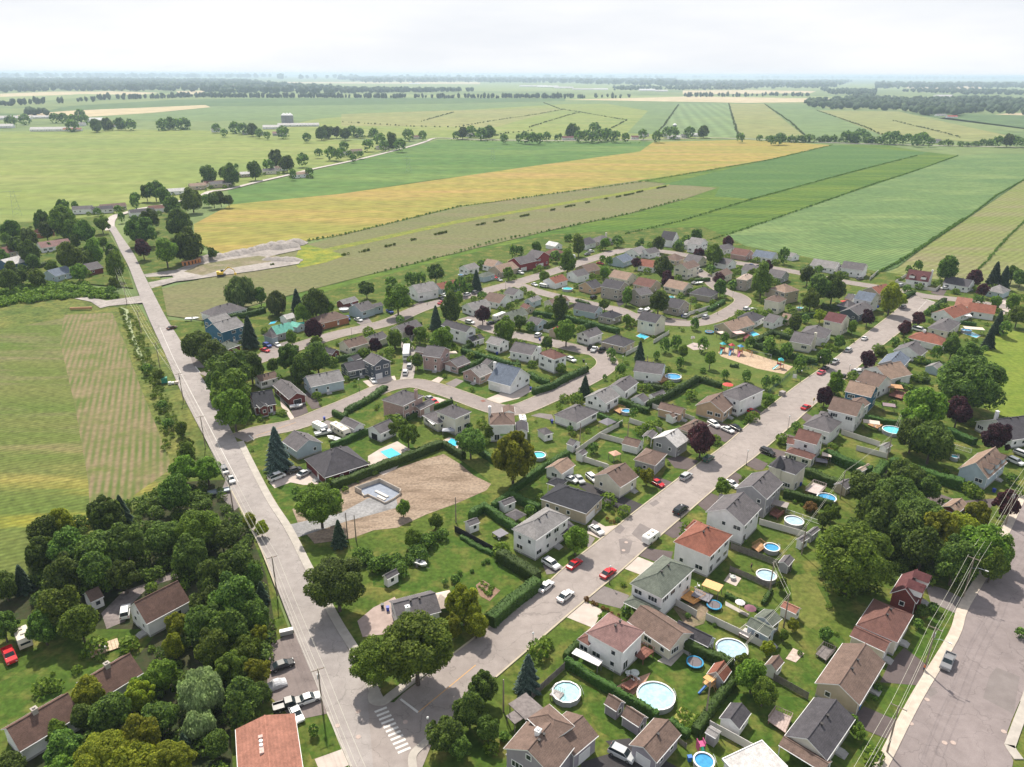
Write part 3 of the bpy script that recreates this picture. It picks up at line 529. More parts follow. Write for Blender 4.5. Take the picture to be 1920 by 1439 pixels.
def window(parent, x, y, z, ang, kind, far):
    f, p = winmesh(kind); nm = {'d': 'door', 'p': 'patio_door'}.get(kind, 'window')
    o = ob(nm, f, parent, (x, y, z), ang); ob('pane', p, o)
    return o
EAVE = {.6: 2.1, .8: 2.4, 1: 3.1, 1.3: 3.7, 1.5: 4.6, 2: 6.0}
def footprint(A, B, Cc, z):
    a, b, c = Vector(G(*A, z)), Vector(G(*B, z)), Vector(G(*Cc, z))
    u = a - b; v = c - b; au = math.atan2(u.y, u.x); av = math.atan2(v.y, v.x)
    d = (au - av) % (2 * math.pi)        # want +90 deg
    if d > math.pi: d -= 2 * math.pi
    e = (d - math.pi / 2) / 2; av += e; au -= e
    cen = b + (u + v) / 2
    return cen, av, v.length, u.length   # x axis along B->C (angle av), y axis along B->A
def volume(root, cen, ang, Lx, Ly, st, typ, ridge, roof, wall, R0, pitch=.55, near=True, opts='', main=True, z0=0):
    ca, sa = math.cos(R0[2]), math.sin(R0[2]); dx, dy = cen.x - R0[0], cen.y - R0[1]
    T = Matrix.Translation((ca * dx + sa * dy, -sa * dx + ca * dy, 0)) @ Matrix.Rotation(ang - R0[2], 4, 'Z')
    e = EAVE[st]; ov = .35 if st >= 1 else .2; X, Y = Lx / 2, Ly / 2; t = .2
    wx, wy = X - ov, Y - ov
    wm, rmm = wallm(wall), roofm(roof)
    b = MB()
    if ridge == 'x': hs, hl, fl = Y, X, False
    else: hs, hl, fl = X, Y, True
    S = (lambda p: (p[0], p[1], p[2])) if not fl else (lambda p: (-p[1], p[0], p[2]))   # local: ridge along x, rotated if ridge is y
    h = hs * pitch; r = MB(); hw = hs - ov; hwl = hl - ov
    if typ == 'f':
        r.box(-X, X, -Y, Y, e, e + .25)
        for q in ((-X, X, -Y, -Y + .15), (-X, X, Y - .15, Y), (-X, -X + .15, -Y + .15, Y - .15), (X - .15, X, -Y + .15, Y - .15)): r.box(*q, e + .25, e + .38, 1)
    elif typ == 'g':
        prof = [(-hs, e), (0, e + h), (hs, e), (hs, e - t), (0, e + h - t), (-hs, e - t)]
        V = [S((-hl, p[0], p[1])) for p in prof] + [S((hl, p[0], p[1])) for p in prof]
        r.add(V, [(0, 1, 7, 6), (1, 2, 8, 7)], 0); r.add(V, [(2, 3, 9, 8), (3, 4, 10, 9), (4, 5, 11, 10), (5, 0, 6, 11), (0, 5, 4, 1), (1, 4, 3, 2), (6, 7, 10, 11), (7, 8, 9, 10)], 1)
        rr = MB()
        if near: r.add([S((-hl, -.12, e + h - .03)), S((hl, -.12, e + h - .03)), S((hl, 0, e + h + .035)), S((-hl, 0, e + h + .035)), S((hl, .12, e + h - .03)), S((-hl, .12, e + h - .03))], [(0, 1, 2, 3), (3, 2, 4, 5)], 0)
    else:
        k = max(hl - hs, .01)
        V = [S(p) for p in ((-hl, -hs, e), (hl, -hs, e), (hl, hs, e), (-hl, hs, e), (-k, 0, e + h), (k, 0, e + h))] + [S(p) for p in ((-hl, -hs, e - t), (hl, -hs, e - t), (hl, hs, e - t), (-hl, hs, e - t))]
        r.add(V, [(0, 1, 5, 4), (1, 2, 5), (2, 3, 4, 5), (3, 0, 4)], 0); r.add(V, [(0, 6, 7, 1), (1, 7, 8, 2), (2, 8, 9, 3), (3, 9, 6, 0), (6, 9, 8, 7)], 1)
    if 'o' not in opts:
        wt = e - .02 if typ == 'g' else e - t + .0
        if typ == 'g':
            ww = hw; prof = [(-ww, z0), (ww, z0), (ww, e - t + (hs - ww) * pitch - .02), (0, e + h - t - .02), (-ww, e - t + (hs - ww) * pitch - .02)]
            V = [S((-hwl, p[0], p[1])) for p in prof] + [S((hwl, p[0], p[1])) for p in prof]
            b.add(V, [(0, 1, 6, 5), (1, 2, 7, 6), (2, 3, 8, 7), (3, 4, 9, 8), (4, 0, 5, 9), (0, 4, 3, 2, 1), (5, 6, 7, 8, 9)])
        else: b.box(-wx, wx, -wy, wy, z0, e - t - .005)
        o = b.build('wall', wm, root); o.matrix_local = T
        if near and st >= 1:
            f = MB(); q = .035; f.box(-wx - q, wx + q, -wy - q, wy + q, 0, .45); o = f.build('foundation', found, root); o.matrix_local = T
    else:
        f = MB()
        for sx in (-1, 1):
            for sy in (-1, 1): f.box(sx * wx - .08, sx * wx + .08, sy * wy - .08, sy * wy + .08, 0, e - t)
        o = f.build('post', trim, root); o.matrix_local = T
    if near and typ in 'gh' and st >= .8:     # capping shingles on ridge and hips
        rc = MB(); E0, E1 = (S((-hl + .02, 0, e + h + .03)), S((hl - .02, 0, e + h + .03))) if typ == 'g' else (S((-k, 0, e + h + .03)), S((k, 0, e + h + .03)))
        if (Vector(E0) - Vector(E1)).length > .1: rc.rod(E0, E1, .11, 5)
        if typ == 'h':
            for sx in (-1, 1):
                for sy in (-1, 1): rc.rod(S((sx * (hl - .05), sy * (hs - .05), e + .02)), S((sx * k, 0, e + h + .01)), .09, 4)
        o = rc.build('ridge_cap', MROOF('ridge_' + roof, scl(RC[roof], 1.25)), root); o.matrix_local = T
        for sy in (-1, 1): gt = MB(); gt.rod(S((-hl, sy * (hs + .05), e - .1)), S((hl, sy * (hs + .05), e - .1)), .06, 5); o = gt.build('gutter', trim, root); o.matrix_local = T
        for sx, sy in ((-1, -1), (1, 1)):
            dp = MB(); dp.rod(S((sx * (hl - ov) , sy * (hs - ov + .06), .1)), S((sx * (hl - ov), sy * (hs - ov + .06), e - t)), .045, 5); o = dp.build('downpipe', trim, root); o.matrix_local = T
    o = r.build('roof', [rmm, trim], root); o.matrix_local = T
    ro = o
    # openings
    side = {'S': (0, -wy, 0.0, wx * 2, -math.pi), 'E': (wx, 0, R(90), wy * 2, -math.pi / 2), 'N': (0, wy, R(180), wx * 2, 0), 'W': (-wx, 0, R(-90), wy * 2, math.pi / 2)}
    gs = None; ds = None; ng = 0
    for i, ch in enumerate(opts):
        if ch == 'G': gs = opts[i + 1]
        if ch == 'D': ds = opts[i + 1]
        if ch == 'N': pass
    if 'o' in opts: return T, ro, h
    for s, (cx, cy, aa, L, _) in side.items():
        out = {'S': (0, -1), 'E': (1, 0), 'N': (0, 1), 'W': (-1, 0)}[s]; tx, ty = -out[1], out[0]
        rot = {'S': math.pi, 'E': -math.pi / 2, 'N': 0, 'W': math.pi / 2}[s]
        def place(u, z, kind):
            x = cx + tx * u + out[0] * .005; y = cy + ty * u + out[1] * .005
            p = T @ Vector((x, y, z)); return window(root, p.x, p.y, z, rot + ang - R0[2], kind, not near)
        used = []
        if s == gs:
            gw = 4.6 if L > 8 else 2.6; gu = -L / 2 + gw / 2 + .5 if L > 6 else 0
            if st <= 1 and L <= 7: gu = 0; gw = min(gw, L - .8)
            f = MB(); f.box(-gw/2 - .1, gw/2 + .1, 0, .05, 0, 2.25); gd = f.mesh('garage_door', [trim]); x = cx + tx * gu; y = cy + ty * gu; p = T @ Vector((x + out[0] * .005, y + out[1] * .005, 0))
            g_ = ob('garage_door', gd, root, (p.x, p.y, .05), rot + ang - R0[2])
            f = MB(); 
            for k in range(4): f.box(-gw/2, gw/2, .05, .085, .04 + k * .53, .04 + k * .53 + .5)
            ob('door_panel', f.mesh('door_panel', [garm if 'K' not in opts else darkin]), g_)  # open garages: panels painted near-black for the shade inside
            used.append((gu, gw))
        nst = 2 if st == 2 else 1
        n = max(1, int(L / 3.1)) if L > 3.5 else (1 if L > 2 else 0)
        if st < 1: n = 1 if s in 'SE' and L > 1.8 else 0
        for k in range(nst):
            for j in range(n):
                u = (-L / 2 + L * (j + .5) / n) + rnd.uniform(-.25, .25)
                if any(abs(u - a) < w_ / 2 + .8 for a, w_ in used) and k == 0: continue
                if st >= 1 and rnd.random() < (.3 if s in 'SEWN' and L > 7 else .15): continue
                z = (1.15 if st <= 1 else (1.5 if st < 2 else 1.2)) + k * 2.7
                kind = rnd.choices('wWT', (.5, .25, .25))[0]
                if kind == 'T' and L / n < 3.2: kind = 'W'
                if k == 0 and s == ds and j == n // 2: kind, z = 'd', .45 if st >= 1 else .1
                elif k == 0 and s == (ds and {'S': 'N', 'N': 'S', 'E': 'W', 'W': 'E'}[ds]) and j == 0 and st >= 1: kind, z = 'p', .5
                if st < 1: kind, z = ('d', .08) if s == 'E' else ('w', .8)
                place(u, z, kind)
                if kind == 'd' and near and st >= 1:
                    q_ = T @ Vector((cx + tx * u + out[0] * .02, cy + ty * u + out[1] * .02, 0)); f = MB(); f.box(-.9, .9, 0, 1.1, 0, .42); f.box(-.9, .9, 1.1, 1.4, 0, .28); f.box(-.9, .9, 1.4, 1.7, 0, .14)
                    ob('front_step', f.mesh('front_step', [found]), root, (q_.x, q_.y, 0), rot + ang - R0[2])
                if near and k == 0 and st >= 1.3 and kind in 'wW' and rnd.random() < .5: place(u, .12, 'b')
        if typ == 'g' and st >= 1.3 and near and ((ridge == 'x') == (s in 'EW')) and rnd.random() < .7 and L > 6: place(0, e + .1, 'w') if st != 2 else None
    return T, ro, h
HOUSES = []; NUM = ['nearest', 'second', 'third', 'fourth', 'fifth', 'sixth', 'seventh', 'eighth', 'ninth', 'tenth', 'eleventh', 'twelfth', 'thirteenth', 'fourteenth', 'fifteenth', 'sixteenth', 'seventeenth', 'eighteenth', 'nineteenth', 'twentieth']
ROWN = {'DR': "the broad street's right side", 'DL': "the broad street's left side", 'B': 'the bent side street', 'I': 'the inner loop', 'E': 'the upper loop street', 'C': "the far street's field side", 'K': "the far street's near side", 'R': 'the street beside the big crop field',
        'F': 'the right-edge road', 'L': 'the lower-left woods', 'U': 'the upper-left hamlet', 'M': 'the winding country road', 'T': 'the straight tree-lined road', 'X': 'the distant fields', 'Q': 'the lower right corner'}
STN = {.6: 'low', .8: 'small', 1: 'one-storey', 1.3: 'raised', 1.5: 'tall', 2: 'two-storey'}
def vent(root, T, h, st, ridge, Lx, Ly, n=2, pitch=.55):
    e = EAVE[st]
    for k in range(n):
        u = (k + .7) / (n + .4) - .5
        x, y = (u * Lx * .5, -.45) if ridge == 'x' else (.45, u * Ly * .5)
        p = T @ Vector((x, y, e + h - .45 * pitch - .05)); b = MB(); b.box(-.16, .16, -.16, .16, 0, .42); b.box(-.24, .24, -.24, .24, .42, .5)
        o = b.build('roof_vent', ventm, root); o.location = p
def chimney(root, T, x, y, z0, z1, m):
    p = T @ Vector((x, y, z0)); b = MB(); b.box(-.42, .42, -.42, .42, 0, z1 - z0); b.box(-.5, .5, -.5, .5, z1 - z0, z1 - z0 + .15); b.box(-.2, .2, -.2, .2, z1 - z0 + .15, z1 - z0 + .4)
    o = b.build('chimney', m, root); o.location = p
def house(row, A, B, Cc, st, typ, ridge, roof, wall, opts='', wings=(), pitch=.55, name='house', cat='house', extra='', vents=None, chim=None):
    z = EAVE[st]; cen, ang, Lx, Ly = footprint(A, B, Cc, z)
    d = depth((cen.x, cen.y)); near = d < 330
    if st >= 1 and d > 300 and typ != 'f':      # the far houses are ordinary village houses about ten metres deep
        ux, uy = Vector((math.cos(ang), math.sin(ang))), Vector((-math.sin(ang), math.cos(ang)))
        if Lx > (cx_ := 11.0 if ridge == 'y' else 18.0): cen = cen - ux * (Lx - cx_) / 2; Lx = cx_
        if Ly > (cy_ := 11.0 if ridge == 'x' else 18.0): cen = cen - uy * (Ly - cy_) / 2; Ly = cy_
    root = empty(name, (cen.x, cen.y, 0), ang); R0 = (cen.x, cen.y, ang)
    T, ro, h = volume(root, cen, ang, Lx, Ly, st, typ, ridge, roof, wall, R0, pitch, near, opts)
    for wg in wings:
        A2, B2, C2, st2, ty2, ri2 = wg[:6]; ro2 = wg[6] if len(wg) > 6 and wg[6] else roof; wa2 = wg[7] if len(wg) > 7 and wg[7] else wall; op2 = wg[8] if len(wg) > 8 else ''
        c2, a2, lx2, ly2 = footprint(A2, B2, C2, EAVE[st2]); volume(root, c2, a2, lx2, ly2, st2, ty2, ri2, ro2, wa2, R0, pitch * .85, near, op2, False)
    if vents is None: vents = 2 if st >= 1 and d < 420 else 0
    if vents: vent(root, T, h, st, ridge, Lx, Ly, vents, pitch)
    if chim: chimney(root, T, chim[0] * Lx / 2, chim[1] * Ly / 2, 0 if abs(chim[0]) > .95 or abs(chim[1]) > .95 else EAVE[st], EAVE[st] + h + .7, M('chimney_' + (chim[2] if len(chim) > 2 else 'white'), WC[chim[2] if len(chim) > 2 else 'white'], .8, .1))
    HOUSES.append(dict(o=root, row=row, x=cen.x, y=cen.y, st=st, roof=roof, wall=wall, typ=typ, cat=cat, extra=extra, c=proj(cen.x, cen.y, 2), px=proj(cen.x, cen.y, 2)))
    root['category'] = cat; root['_h'] = 1
    if cat == 'house': root['group'] = 'houses of the village'
    elif cat == 'shed': root['group'] = 'garden sheds'
    return root, T, Lx, Ly
H = house
# right side of the broad street
H('DR', (943, 1404), (1035, 1455), (1078, 1401), 1.5, 'g', 'x', 'brown', 'lilac', 'DN', [((1012, 1370), (1076, 1414), (1127, 1379), 1.3, 'g', 'x', None, None, 'GS'), ((990, 1347), (1036, 1392), (1076, 1362), 2, 'h', 'y', None, None, 'n')], chim=(.1, .1))
H('DR', (1180, 1397), (1231, 1431), (1277, 1377), 1, 'g', 'x', 'brown', 'lilac', 'GW', name='garage', cat='garage', vents=1)
H('DR', (1132, 1319), (1156, 1334), (1173, 1318), .8, 'g', 'y', 'brown', 'lilac', 'DS', name='shed', cat='shed', pitch=.9)
H('DR', (1164, 1342), (1198, 1363), (1216, 1346), .8, 'g', 'y', 'brown', 'lilac', 'DS', name='shed', cat='shed', pitch=.9)
H('DR', (1098, 1187), (1167, 1224), (1209, 1184), 2, 'h', 'x', 'mauve', 'white', 'DN', [((1083, 1199), (1104, 1212), (1164, 1160), 1.3, 'h', 'x', 'redbrown', None, 'GN')])
H('DR', (1176, 1165), (1256, 1220), (1302, 1188), 1, 'g', 'y', 'brown', 'cream', 'DS', name='garage', cat='garage', vents=0)
H('DR', (1264, 1181), (1328, 1214), (1341, 1198), .8, 'g', 'y', 'darkgrey', 'grey', '', name='shed', cat='shed', pitch=.9)
H('DR', (1181, 1094), (1241, 1123), (1302, 1067), 2, 'h', 'x', 'green', 'white', 'DN', [((1168, 1130), (1225, 1156), (1241, 1141), 1, 'h', 'y', None, None, 'o')])
H('DR', (1262, 1016), (1331, 1044), (1374, 1003), 2, 'h', 'x', 'rust', 'white', 'DN', [((1283, 992), (1300, 998), (1318, 980), 1.5, 'h', 'y')])
H('DR', (1324, 960), (1396, 987), (1427, 953), 2, 'g', 'x', 'grey', 'white', 'DN', [((1343, 941), (1386, 946), (1394, 933), 1.5, 'g', 'y')])
H('DR', (1377, 916), (1437, 936), (1470, 906), 2, 'g', 'x', 'grey', 'grey', 'DN')
hh = H('DR', (1440, 873), (1492, 891), (1513, 872), 2, 'h', 'y', 'darkgrey', 'cream', 'DN', extra='with a pointed corner turret')
b = MB(); b.cyl((0, 0), 1.7, 0, 6.4, 8, 0); b.cyl((0, 0), 2.1, 6.4, 9.6, 8, 1, .02); o = b.build('turret', [wallm('cream'), roofm('darkgrey')], hh[0]); o.location = (-hh[2] / 2 + 1.2, hh[3] / 2 - 2.6, 0)
H('DR', (1471, 848), (1522, 862), (1532, 853), 1, 'h', 'y', 'redbrown', 'cream', 'DN', name='garage', cat='garage')
H('DR', (1491, 823), (1533, 836), (1543, 818), 2, 'g', 'y', 'redbrown', 'white', 'DN', [((1473, 832), (1490, 834), (1494, 822), 1.3, 'g', 'y')])
H('DR', (1505, 797), (1557, 812), (1579, 792), 1.5, 'h', 'y', 'grey', 'white', 'DN', [((1525, 783), (1553, 786), (1571, 777), 1.3, 'h', 'y')])
H('DR', (1552, 768), (1607, 782), (1622, 762), 2, 'g', 'y', 'brown', 'white', 'DN', [((1592, 755), (1621, 766), (1628, 756), 1.5, 'g', 'x')])
H('DR', (1584, 734), (1634, 746), (1647, 730), 2, 'g', 'y', 'tan', 'blue', 'DN')
H('DR', (1606, 714), (1647, 728), (1672, 714), 1.5, 'g', 'y', 'brown', 'white', 'DN')
H('DR', (1634, 695), (1667, 717), (1692, 700), 1.3, 'g', 'x', 'tan', 'white', 'DN')
H('DR', (1642, 682), (1687, 690), (1712, 673), 1, 'g', 'x', 'bluegrey', 'grey', 'DN')
H('DR', (1676, 657), (1726, 669), (1738, 658), 1, 'g', 'x', 'grey', 'white', 'DN', [((1690, 649), (1706, 655), (1722, 645), 1, 'g', 'x')])
H('DR', (1705, 633), (1767, 650), (1777, 639), 1, 'h', 'y', 'rust', 'white', 'DN', chim=(0, .3))
H('DR', (1744, 615), (1783, 624), (1799, 604), 1.3, 'h', 'x', 'grey', 'cream', 'DN')
H('DR', (1761, 589), (1797, 601), (1809, 583), 1, 'g', 'x', 'rust', 'white', 'DN')
H('R', (1812, 583), (1864, 590), (1869, 577), 1, 'g', 'y', 'rust', 'white', 'DE')
H('R', (1788, 572), (1818, 576), (1826, 567), 1, 'g', 'y', 'terracotta', 'white', 'DE')
r_ = H('R', (1703, 524), (1745, 531), (1749, 515), 1, 'g', 'y', 'maroon', 'white', 'DE', pitch=.85, extra='with two dormers', chim=(.2, -1.0))
for u in (-.25, .25):
    b = MB(); b.box(-1.3, 1.3, -1.2, 1.2, 0, 1.4); b.add([(-1.6, -1.5, 1.4), (1.6, -1.5, 1.4), (1.6, 1.3, 1.4), (-1.6, 1.3, 1.4), (0, -1.5, 2.5), (0, 1.3, 2.5)], [(0, 3, 5, 4), (1, 4, 5, 2), (0, 4, 1), (2, 5, 3)], 1)
    o = b.build('dormer', [wallm('white'), roofm('maroon')], r_[0]); o.location = (-r_[2] * .3, u * r_[3], 4.0); o.rotation_euler.z = R(-90)
H('R', (1776, 531), (1820, 541), (1827, 529), 1, 'g', 'y', 'darkgrey', 'white', 'DW')
H('R', (1853, 545), (1884, 552), (1892, 543), 1, 'h', 'y', 'lightgrey', 'paleblue', 'DW')
H('R', (1524, 497), (1567, 506), (1576, 497), 1, 'g', 'y', 'lightgrey', 'white', 'DS')
H('R', (1580, 502), (1621, 509), (1627, 499), 1.5, 'g', 'y', 'grey', 'white', 'DS', [((1580, 501), (1598, 506), (1603, 499), 1, 'h', 'y')])
# left side of the broad street
H('DL', (721, 1124), (752, 1160), (836, 1150), 1.3, 'g', 'x', 'grey', 'white', 'DS', chim=(-.5, -.8))
H('DL', (717, 1080), (726, 1087), (748, 1075), .8, 'g', 'x', 'grey', 'white', 'DW', name='shed', cat='shed', pitch=.8)
H('DL', (958, 992), (1004, 1013), (1070, 970), 2, 'h', 'x', 'lightgrey', 'white', 'DS', [((1000, 1010), (1005, 1030), (1065, 985), .8, 'h', 'x', 'darkgrey', None, 'o')])
H('DL', (1019, 934), (1100, 967), (1126, 933), 1.3, 'h', 'y', 'black', 'beige', 'GS', [((1026, 906), (1050, 915), (1063, 902), 1, 'h', 'y', None, None, 'o')])
H('DL', (1107, 893), (1162, 912), (1202, 893), 1.3, 'g', 'x', 'brown', 'cream', 'DS', [((1185, 862), (1227, 872), (1254, 851), 1.3, 'h', 'x', None, 'grey')])
H('DL', (1019, 878), (1052, 888), (1082, 872), 1, 'g', 'x', 'tan', 'white', 'GS', name='garage', cat='garage', vents=0)
H('DL', (1219, 823), (1268, 837), (1296, 824), 1.3, 'g', 'x', 'pale', 'grey', 'DS', [((1203, 818), (1222, 822), (1234, 812), 1, 'g', 'x', 'grey', None, 'o')])
H('DL', (1266, 803), (1297, 812), (1336, 796), 1.3, 'h', 'x', 'brown', 'beige', 'DS')
H('DL', (1305, 760), (1358, 775), (1379, 756), 1.3, 'g', 'x', 'brown', 'tan', 'DS')
H('DL', (1358, 740), (1392, 756), (1423, 730), 2, 'h', 'x', 'grey', 'white', 'DS')
H('DL', (1494, 626), (1549, 636), (1559, 620), 1.3, 'h', 'x', 'grey', 'white', 'DS')
H('DL', (1482, 640), (1521, 648), (1532, 634), 1.3, 'g', 'y', 'grey', 'cream', 'DS', chim=(0, -1.02, 'cream'), name='annex_house')
H('DL', (1546, 600), (1579, 608), (1592, 598), 2, 'g', 'y', 'maroon', 'cream', 'DS')
H('DL', (1579, 585), (1612, 593), (1634, 577), 1.3, 'g', 'x', 'grey', 'slate', 'DS', [((1574, 572), (1593, 578), (1603, 570), 1, 'h', 'y')])
H('DL', (1603, 560), (1635, 567), (1647, 558), 2, 'g', 'y', 'bluegrey', 'white', 'DS')
H('DL', (1628, 545), (1652, 554), (1664, 544), 2, 'g', 'x', 'rust', 'beige', 'DS')
H('DL', (1588, 560), (1600, 564), (1606, 558), 1, 'g', 'y', 'grey', 'white', '', name='shed', cat='shed')
H('DL', (1233, 766), (1276, 778), (1287, 768), 1, 'g', 'y', 'brown', 'tan', 'DS', name='garage', cat='garage', vents=1)
H('DL', (1249, 778), (1262, 784), (1277, 776), .8, 'g', 'x', 'brown', 'white', 'DS', name='shed', cat='shed')
H('DL', (1166, 832), (1196, 840), (1207, 828), .8, 'g', 'y', 'brown', 'white', 'DS', name='shed', cat='shed')
# bent side street
H('B', (464, 742), (479, 764), (521, 758), 1, 'g', 'x', 'black', 'brick', 'DS', [((478, 756), (487, 766), (503, 762), 1.3, 'g', 'y')])
H('B', (517, 722), (537, 751), (568, 742), 1, 'g', 'y', 'grey', 'brick', 'KGS')
H('B', (568, 711), (582, 727), (645, 713), 1.3, 'g', 'x', 'lightgrey', 'paleblue', 'DS')
H('B', (683, 675), (700, 687), (731, 678), 2, 'g', 'y', 'grey', 'slate', 'GS', [((636, 684), (653, 697), (702, 688), 1, 'g', 'x', 'darkgrey', None, 'DS')])
H('B', (479, 709), (487, 718), (519, 707), 1, 'g', 'x', 'brown', 'white', 'DS')
H('B', (529, 828), (556, 847), (604, 830), 1, 'g', 'y', 'grey', 'paleblue', 'DN')
hh = H('B', (571, 861), (608, 897), (692, 870), 1, 'h', 'x', 'darkgrey', 'darkred', 'DW', pitch=.65)
H('B', (689, 804), (713, 815), (743, 800), 1, 'g', 'x', 'grey', 'white', 'KGW', name='garage', cat='garage', vents=0)
H('B', (636, 792), (664, 805), (685, 797), 1, 'g', 'y', 'grey', 'white', '', name='garage', cat='garage', vents=0)
H('B', (711, 750), (755, 760), (799, 742), 2, 'h', 'x', 'grey', 'pinkbrick', 'DN', [((773, 764), (788, 769), (815, 755), 1, 'g', 'x', 'grey', None, 'GS')], chim=(.3, -.95, 'pinkbrick'))
H('B', (815, 772), (853, 785), (886, 772), 2, 'h', 'x', 'grey', 'cream', 'DN', [((787, 779), (822, 793), (858, 784), 1, 'h', 'y', None, None, 'DS')])
H('B', (917, 776), (919, 797), (967, 797), 2, 'h', 'x', 'brown', 'white', 'DN', [((967, 792), (967, 810), (990, 810), 1, 'g', 'y', 'darkgrey'), ((941, 763), (943, 775), (966, 775), 1.5, 'g', 'y')], chim=(-.98, .7))
H('B', (1037, 778), (1081, 793), (1123, 772), 1, 'h', 'x', 'grey', 'white', 'DN')
H('B', (1095, 745), (1135, 757), (1163, 742), 1.3, 'g', 'x', 'lightgrey', 'white', 'DN')
H('B', (1132, 727), (1168, 733), (1203, 717), 1.3, 'g', 'x', 'grey', 'white', 'DN')
H('B', (1187, 696), (1241, 703), (1249, 687), 1.3, 'g', 'y', 'grey', 'white', 'DW')
H('B', (921, 713), (959, 727), (988, 704), 1.3, 'g', 'y', 'bluegrey', 'white', 'GW', pitch=.72, chim=(-.3, 1.0))
H('B', (868, 698), (899, 709), (923, 697), 1, 'g', 'x', 'lightgrey', 'pinkbrick', 'DW')
H('B', (798, 666), (828, 673), (838, 657), 2, 'g', 'y', 'grey', 'pinkbrick', 'DW', [((835, 680), (858, 690), (879, 679), 1, 'g', 'x', None, None, 'GW'), ((781, 658), (800, 663), (806, 655), 1.3, 'g', 'y', None, None, 'K')])
H('B', (909, 682), (914, 688), (926, 680), .8, 'g', 'y', 'grey', 'grey', '', name='shed', cat='shed')
H('B', (1009, 806), (1020, 817), (1036, 812), .8, 'h', 'x', 'grey', 'white', '', name='shed', cat='shed')
H('B', (1065, 832), (1075, 838), (1085, 829), .8, 'g', 'y', 'grey', 'white', '', name='shed', cat='shed')
H('I', (1004, 663), (1040, 673), (1068, 667), 2, 'h', 'y', 'redbrown', 'white', 'DN', chim=(-.9, .9))
H('I', (959, 658), (998, 668), (1013, 654), 1.3, 'g', 'y', 'grey', 'white', 'DN')
H('I', (908, 642), (935, 648), (958, 641), 1.3, 'g', 'y', 'lightgrey', 'white', 'DN')
H('I', (828, 610), (873, 624), (892, 617), 2, 'g', 'y', 'darkgrey', 'white', 'DS', [((873, 636), (886, 642), (906, 634), .8, 'g', 'x')])
H('I', (1125, 641), (1169, 651), (1192, 640), 1, 'h', 'y', 'darkgrey', 'beige', 'DS')
H('I', (1079, 627), (1104, 634), (1132, 625), 1.3, 'g', 'x', 'grey', 'white', 'DS')
H('I', (1031, 619), (1044, 624), (1056, 617), 1, 'g', 'x', 'red', 'beige', 'DW')
H('I', (985, 605), (1008, 610), (1028, 603), 1, 'g', 'y', 'grey', 'paleblue', 'DS')
H('E', (1192, 599), (1229, 606), (1252, 597), 2, 'g', 'y', 'darkgrey', 'cream', 'DS')
H('E', (1119, 592), (1148, 598), (1169, 590), 1, 'h', 'x', 'black', 'stone', 'DS')
H('E', (1075, 579), (1115, 588), (1130, 580), 1, 'g', 'y', 'darkgrey', 'paleblue', 'DN')
H('E', (1132, 537), (1163, 545), (1177, 534), 2, 'g', 'y', 'darkgrey', 'stone', 'DS', [((1180, 546), (1200, 555), (1222, 550), 2, 'g', 'x', 'grey')])
H('E', (1087, 535), (1111, 543), (1127, 537), 1, 'g', 'x', 'darkgrey', 'tan', 'DS')
H('E', (1020, 527), (1042, 533), (1063, 525), 1, 'g', 'x', 'rust', 'white', 'DS')
H('E', (1069, 514), (1083, 521), (1098, 514), 1.3, 'g', 'x', 'grey', 'white', 'DS')
H('E', (1087, 504), (1102, 512), (1118, 505), 1, 'g', 'x', 'brown', 'tan', 'DS')
H('E', (1145, 519), (1176, 527), (1191, 519), 1, 'g', 'y', 'tan', 'cream', 'DS')
H('E', (1190, 533), (1221, 541), (1242, 531), 1, 'g', 'y', 'redbrown', 'beige', 'DS')
H('E', (1248, 537), (1281, 546), (1298, 537), 1, 'g', 'y', 'tan', 'cream', 'DS')
H('E', (1292, 550), (1333, 557), (1348, 548), 1, 'h', 'y', 'darkgrey', 'stone', 'DS')
H('E', (1253, 573), (1277, 582), (1286, 569), 1.3, 'g', 'y', 'darkgrey', 'stone', 'DS')
H('E', (1197, 498), (1227, 503), (1241, 494), 1, 'g', 'y', 'rust', 'white', 'DS')
H('E', (1146, 488), (1171, 494), (1182, 486), 1, 'g', 'x', 'bluegrey', 'paleblue', 'DS')
H('E', (1178, 473), (1200, 479), (1209, 472), 1, 'g', 'x', 'lightgrey', 'white', 'DS')
H('E', (1204, 473), (1219, 478), (1232, 472), 1, 'g', 'x', 'grey', 'white', 'DS')
H('E', (1243, 485), (1269, 490), (1290, 483), 1, 'h', 'y', 'brown', 'beige', 'DS')
H('E', (1268, 501), (1292, 507), (1308, 498), 2, 'g', 'x', 'brown', 'cream', 'DS')
H('E', (1287, 488), (1310, 494), (1322, 487), 1, 'g', 'y', 'grey', 'cream', 'DS')
H('E', (1340, 492), (1365, 498), (1380, 493), 1, 'g', 'y', 'grey', 'white', 'DS')
H('E', (1337, 514), (1360, 519), (1372, 512), 1.3, 'g', 'x', 'brown', 'cream', 'DS')
H('E', (1387, 506), (1417, 510), (1433, 505), 1.5, 'g', 'y', 'grey', 'white', 'DS')
H('E', (1440, 517), (1467, 523), (1480, 514), 1, 'g', 'y', 'grey', 'grey', 'DS')
H('E', (1379, 523), (1400, 526), (1416, 518), 2, 'h', 'x', 'beige', 'stone', 'DS')
H('E', (1447, 541), (1473, 551), (1494, 544), 2, 'h', 'x', 'tan', 'beige', 'DS', [((1438, 546), (1452, 556), (1480, 552), 1, 'h', 'x')])
H('E', (1433, 562), (1462, 568), (1475, 561), 2, 'h', 'x', 'brown', 'cream', 'DS')
H('E', (1381, 596), (1417, 604), (1434, 594), 1, 'h', 'x', 'darkgrey', 'white', 'DS', [((1429, 601), (1450, 606), (1474, 598), 1, 'g', 'y', 'grey')])
H('E', (1345, 612), (1375, 624), (1409, 608), 1, 'g', 'x', 'tan', 'beige', 'DS')
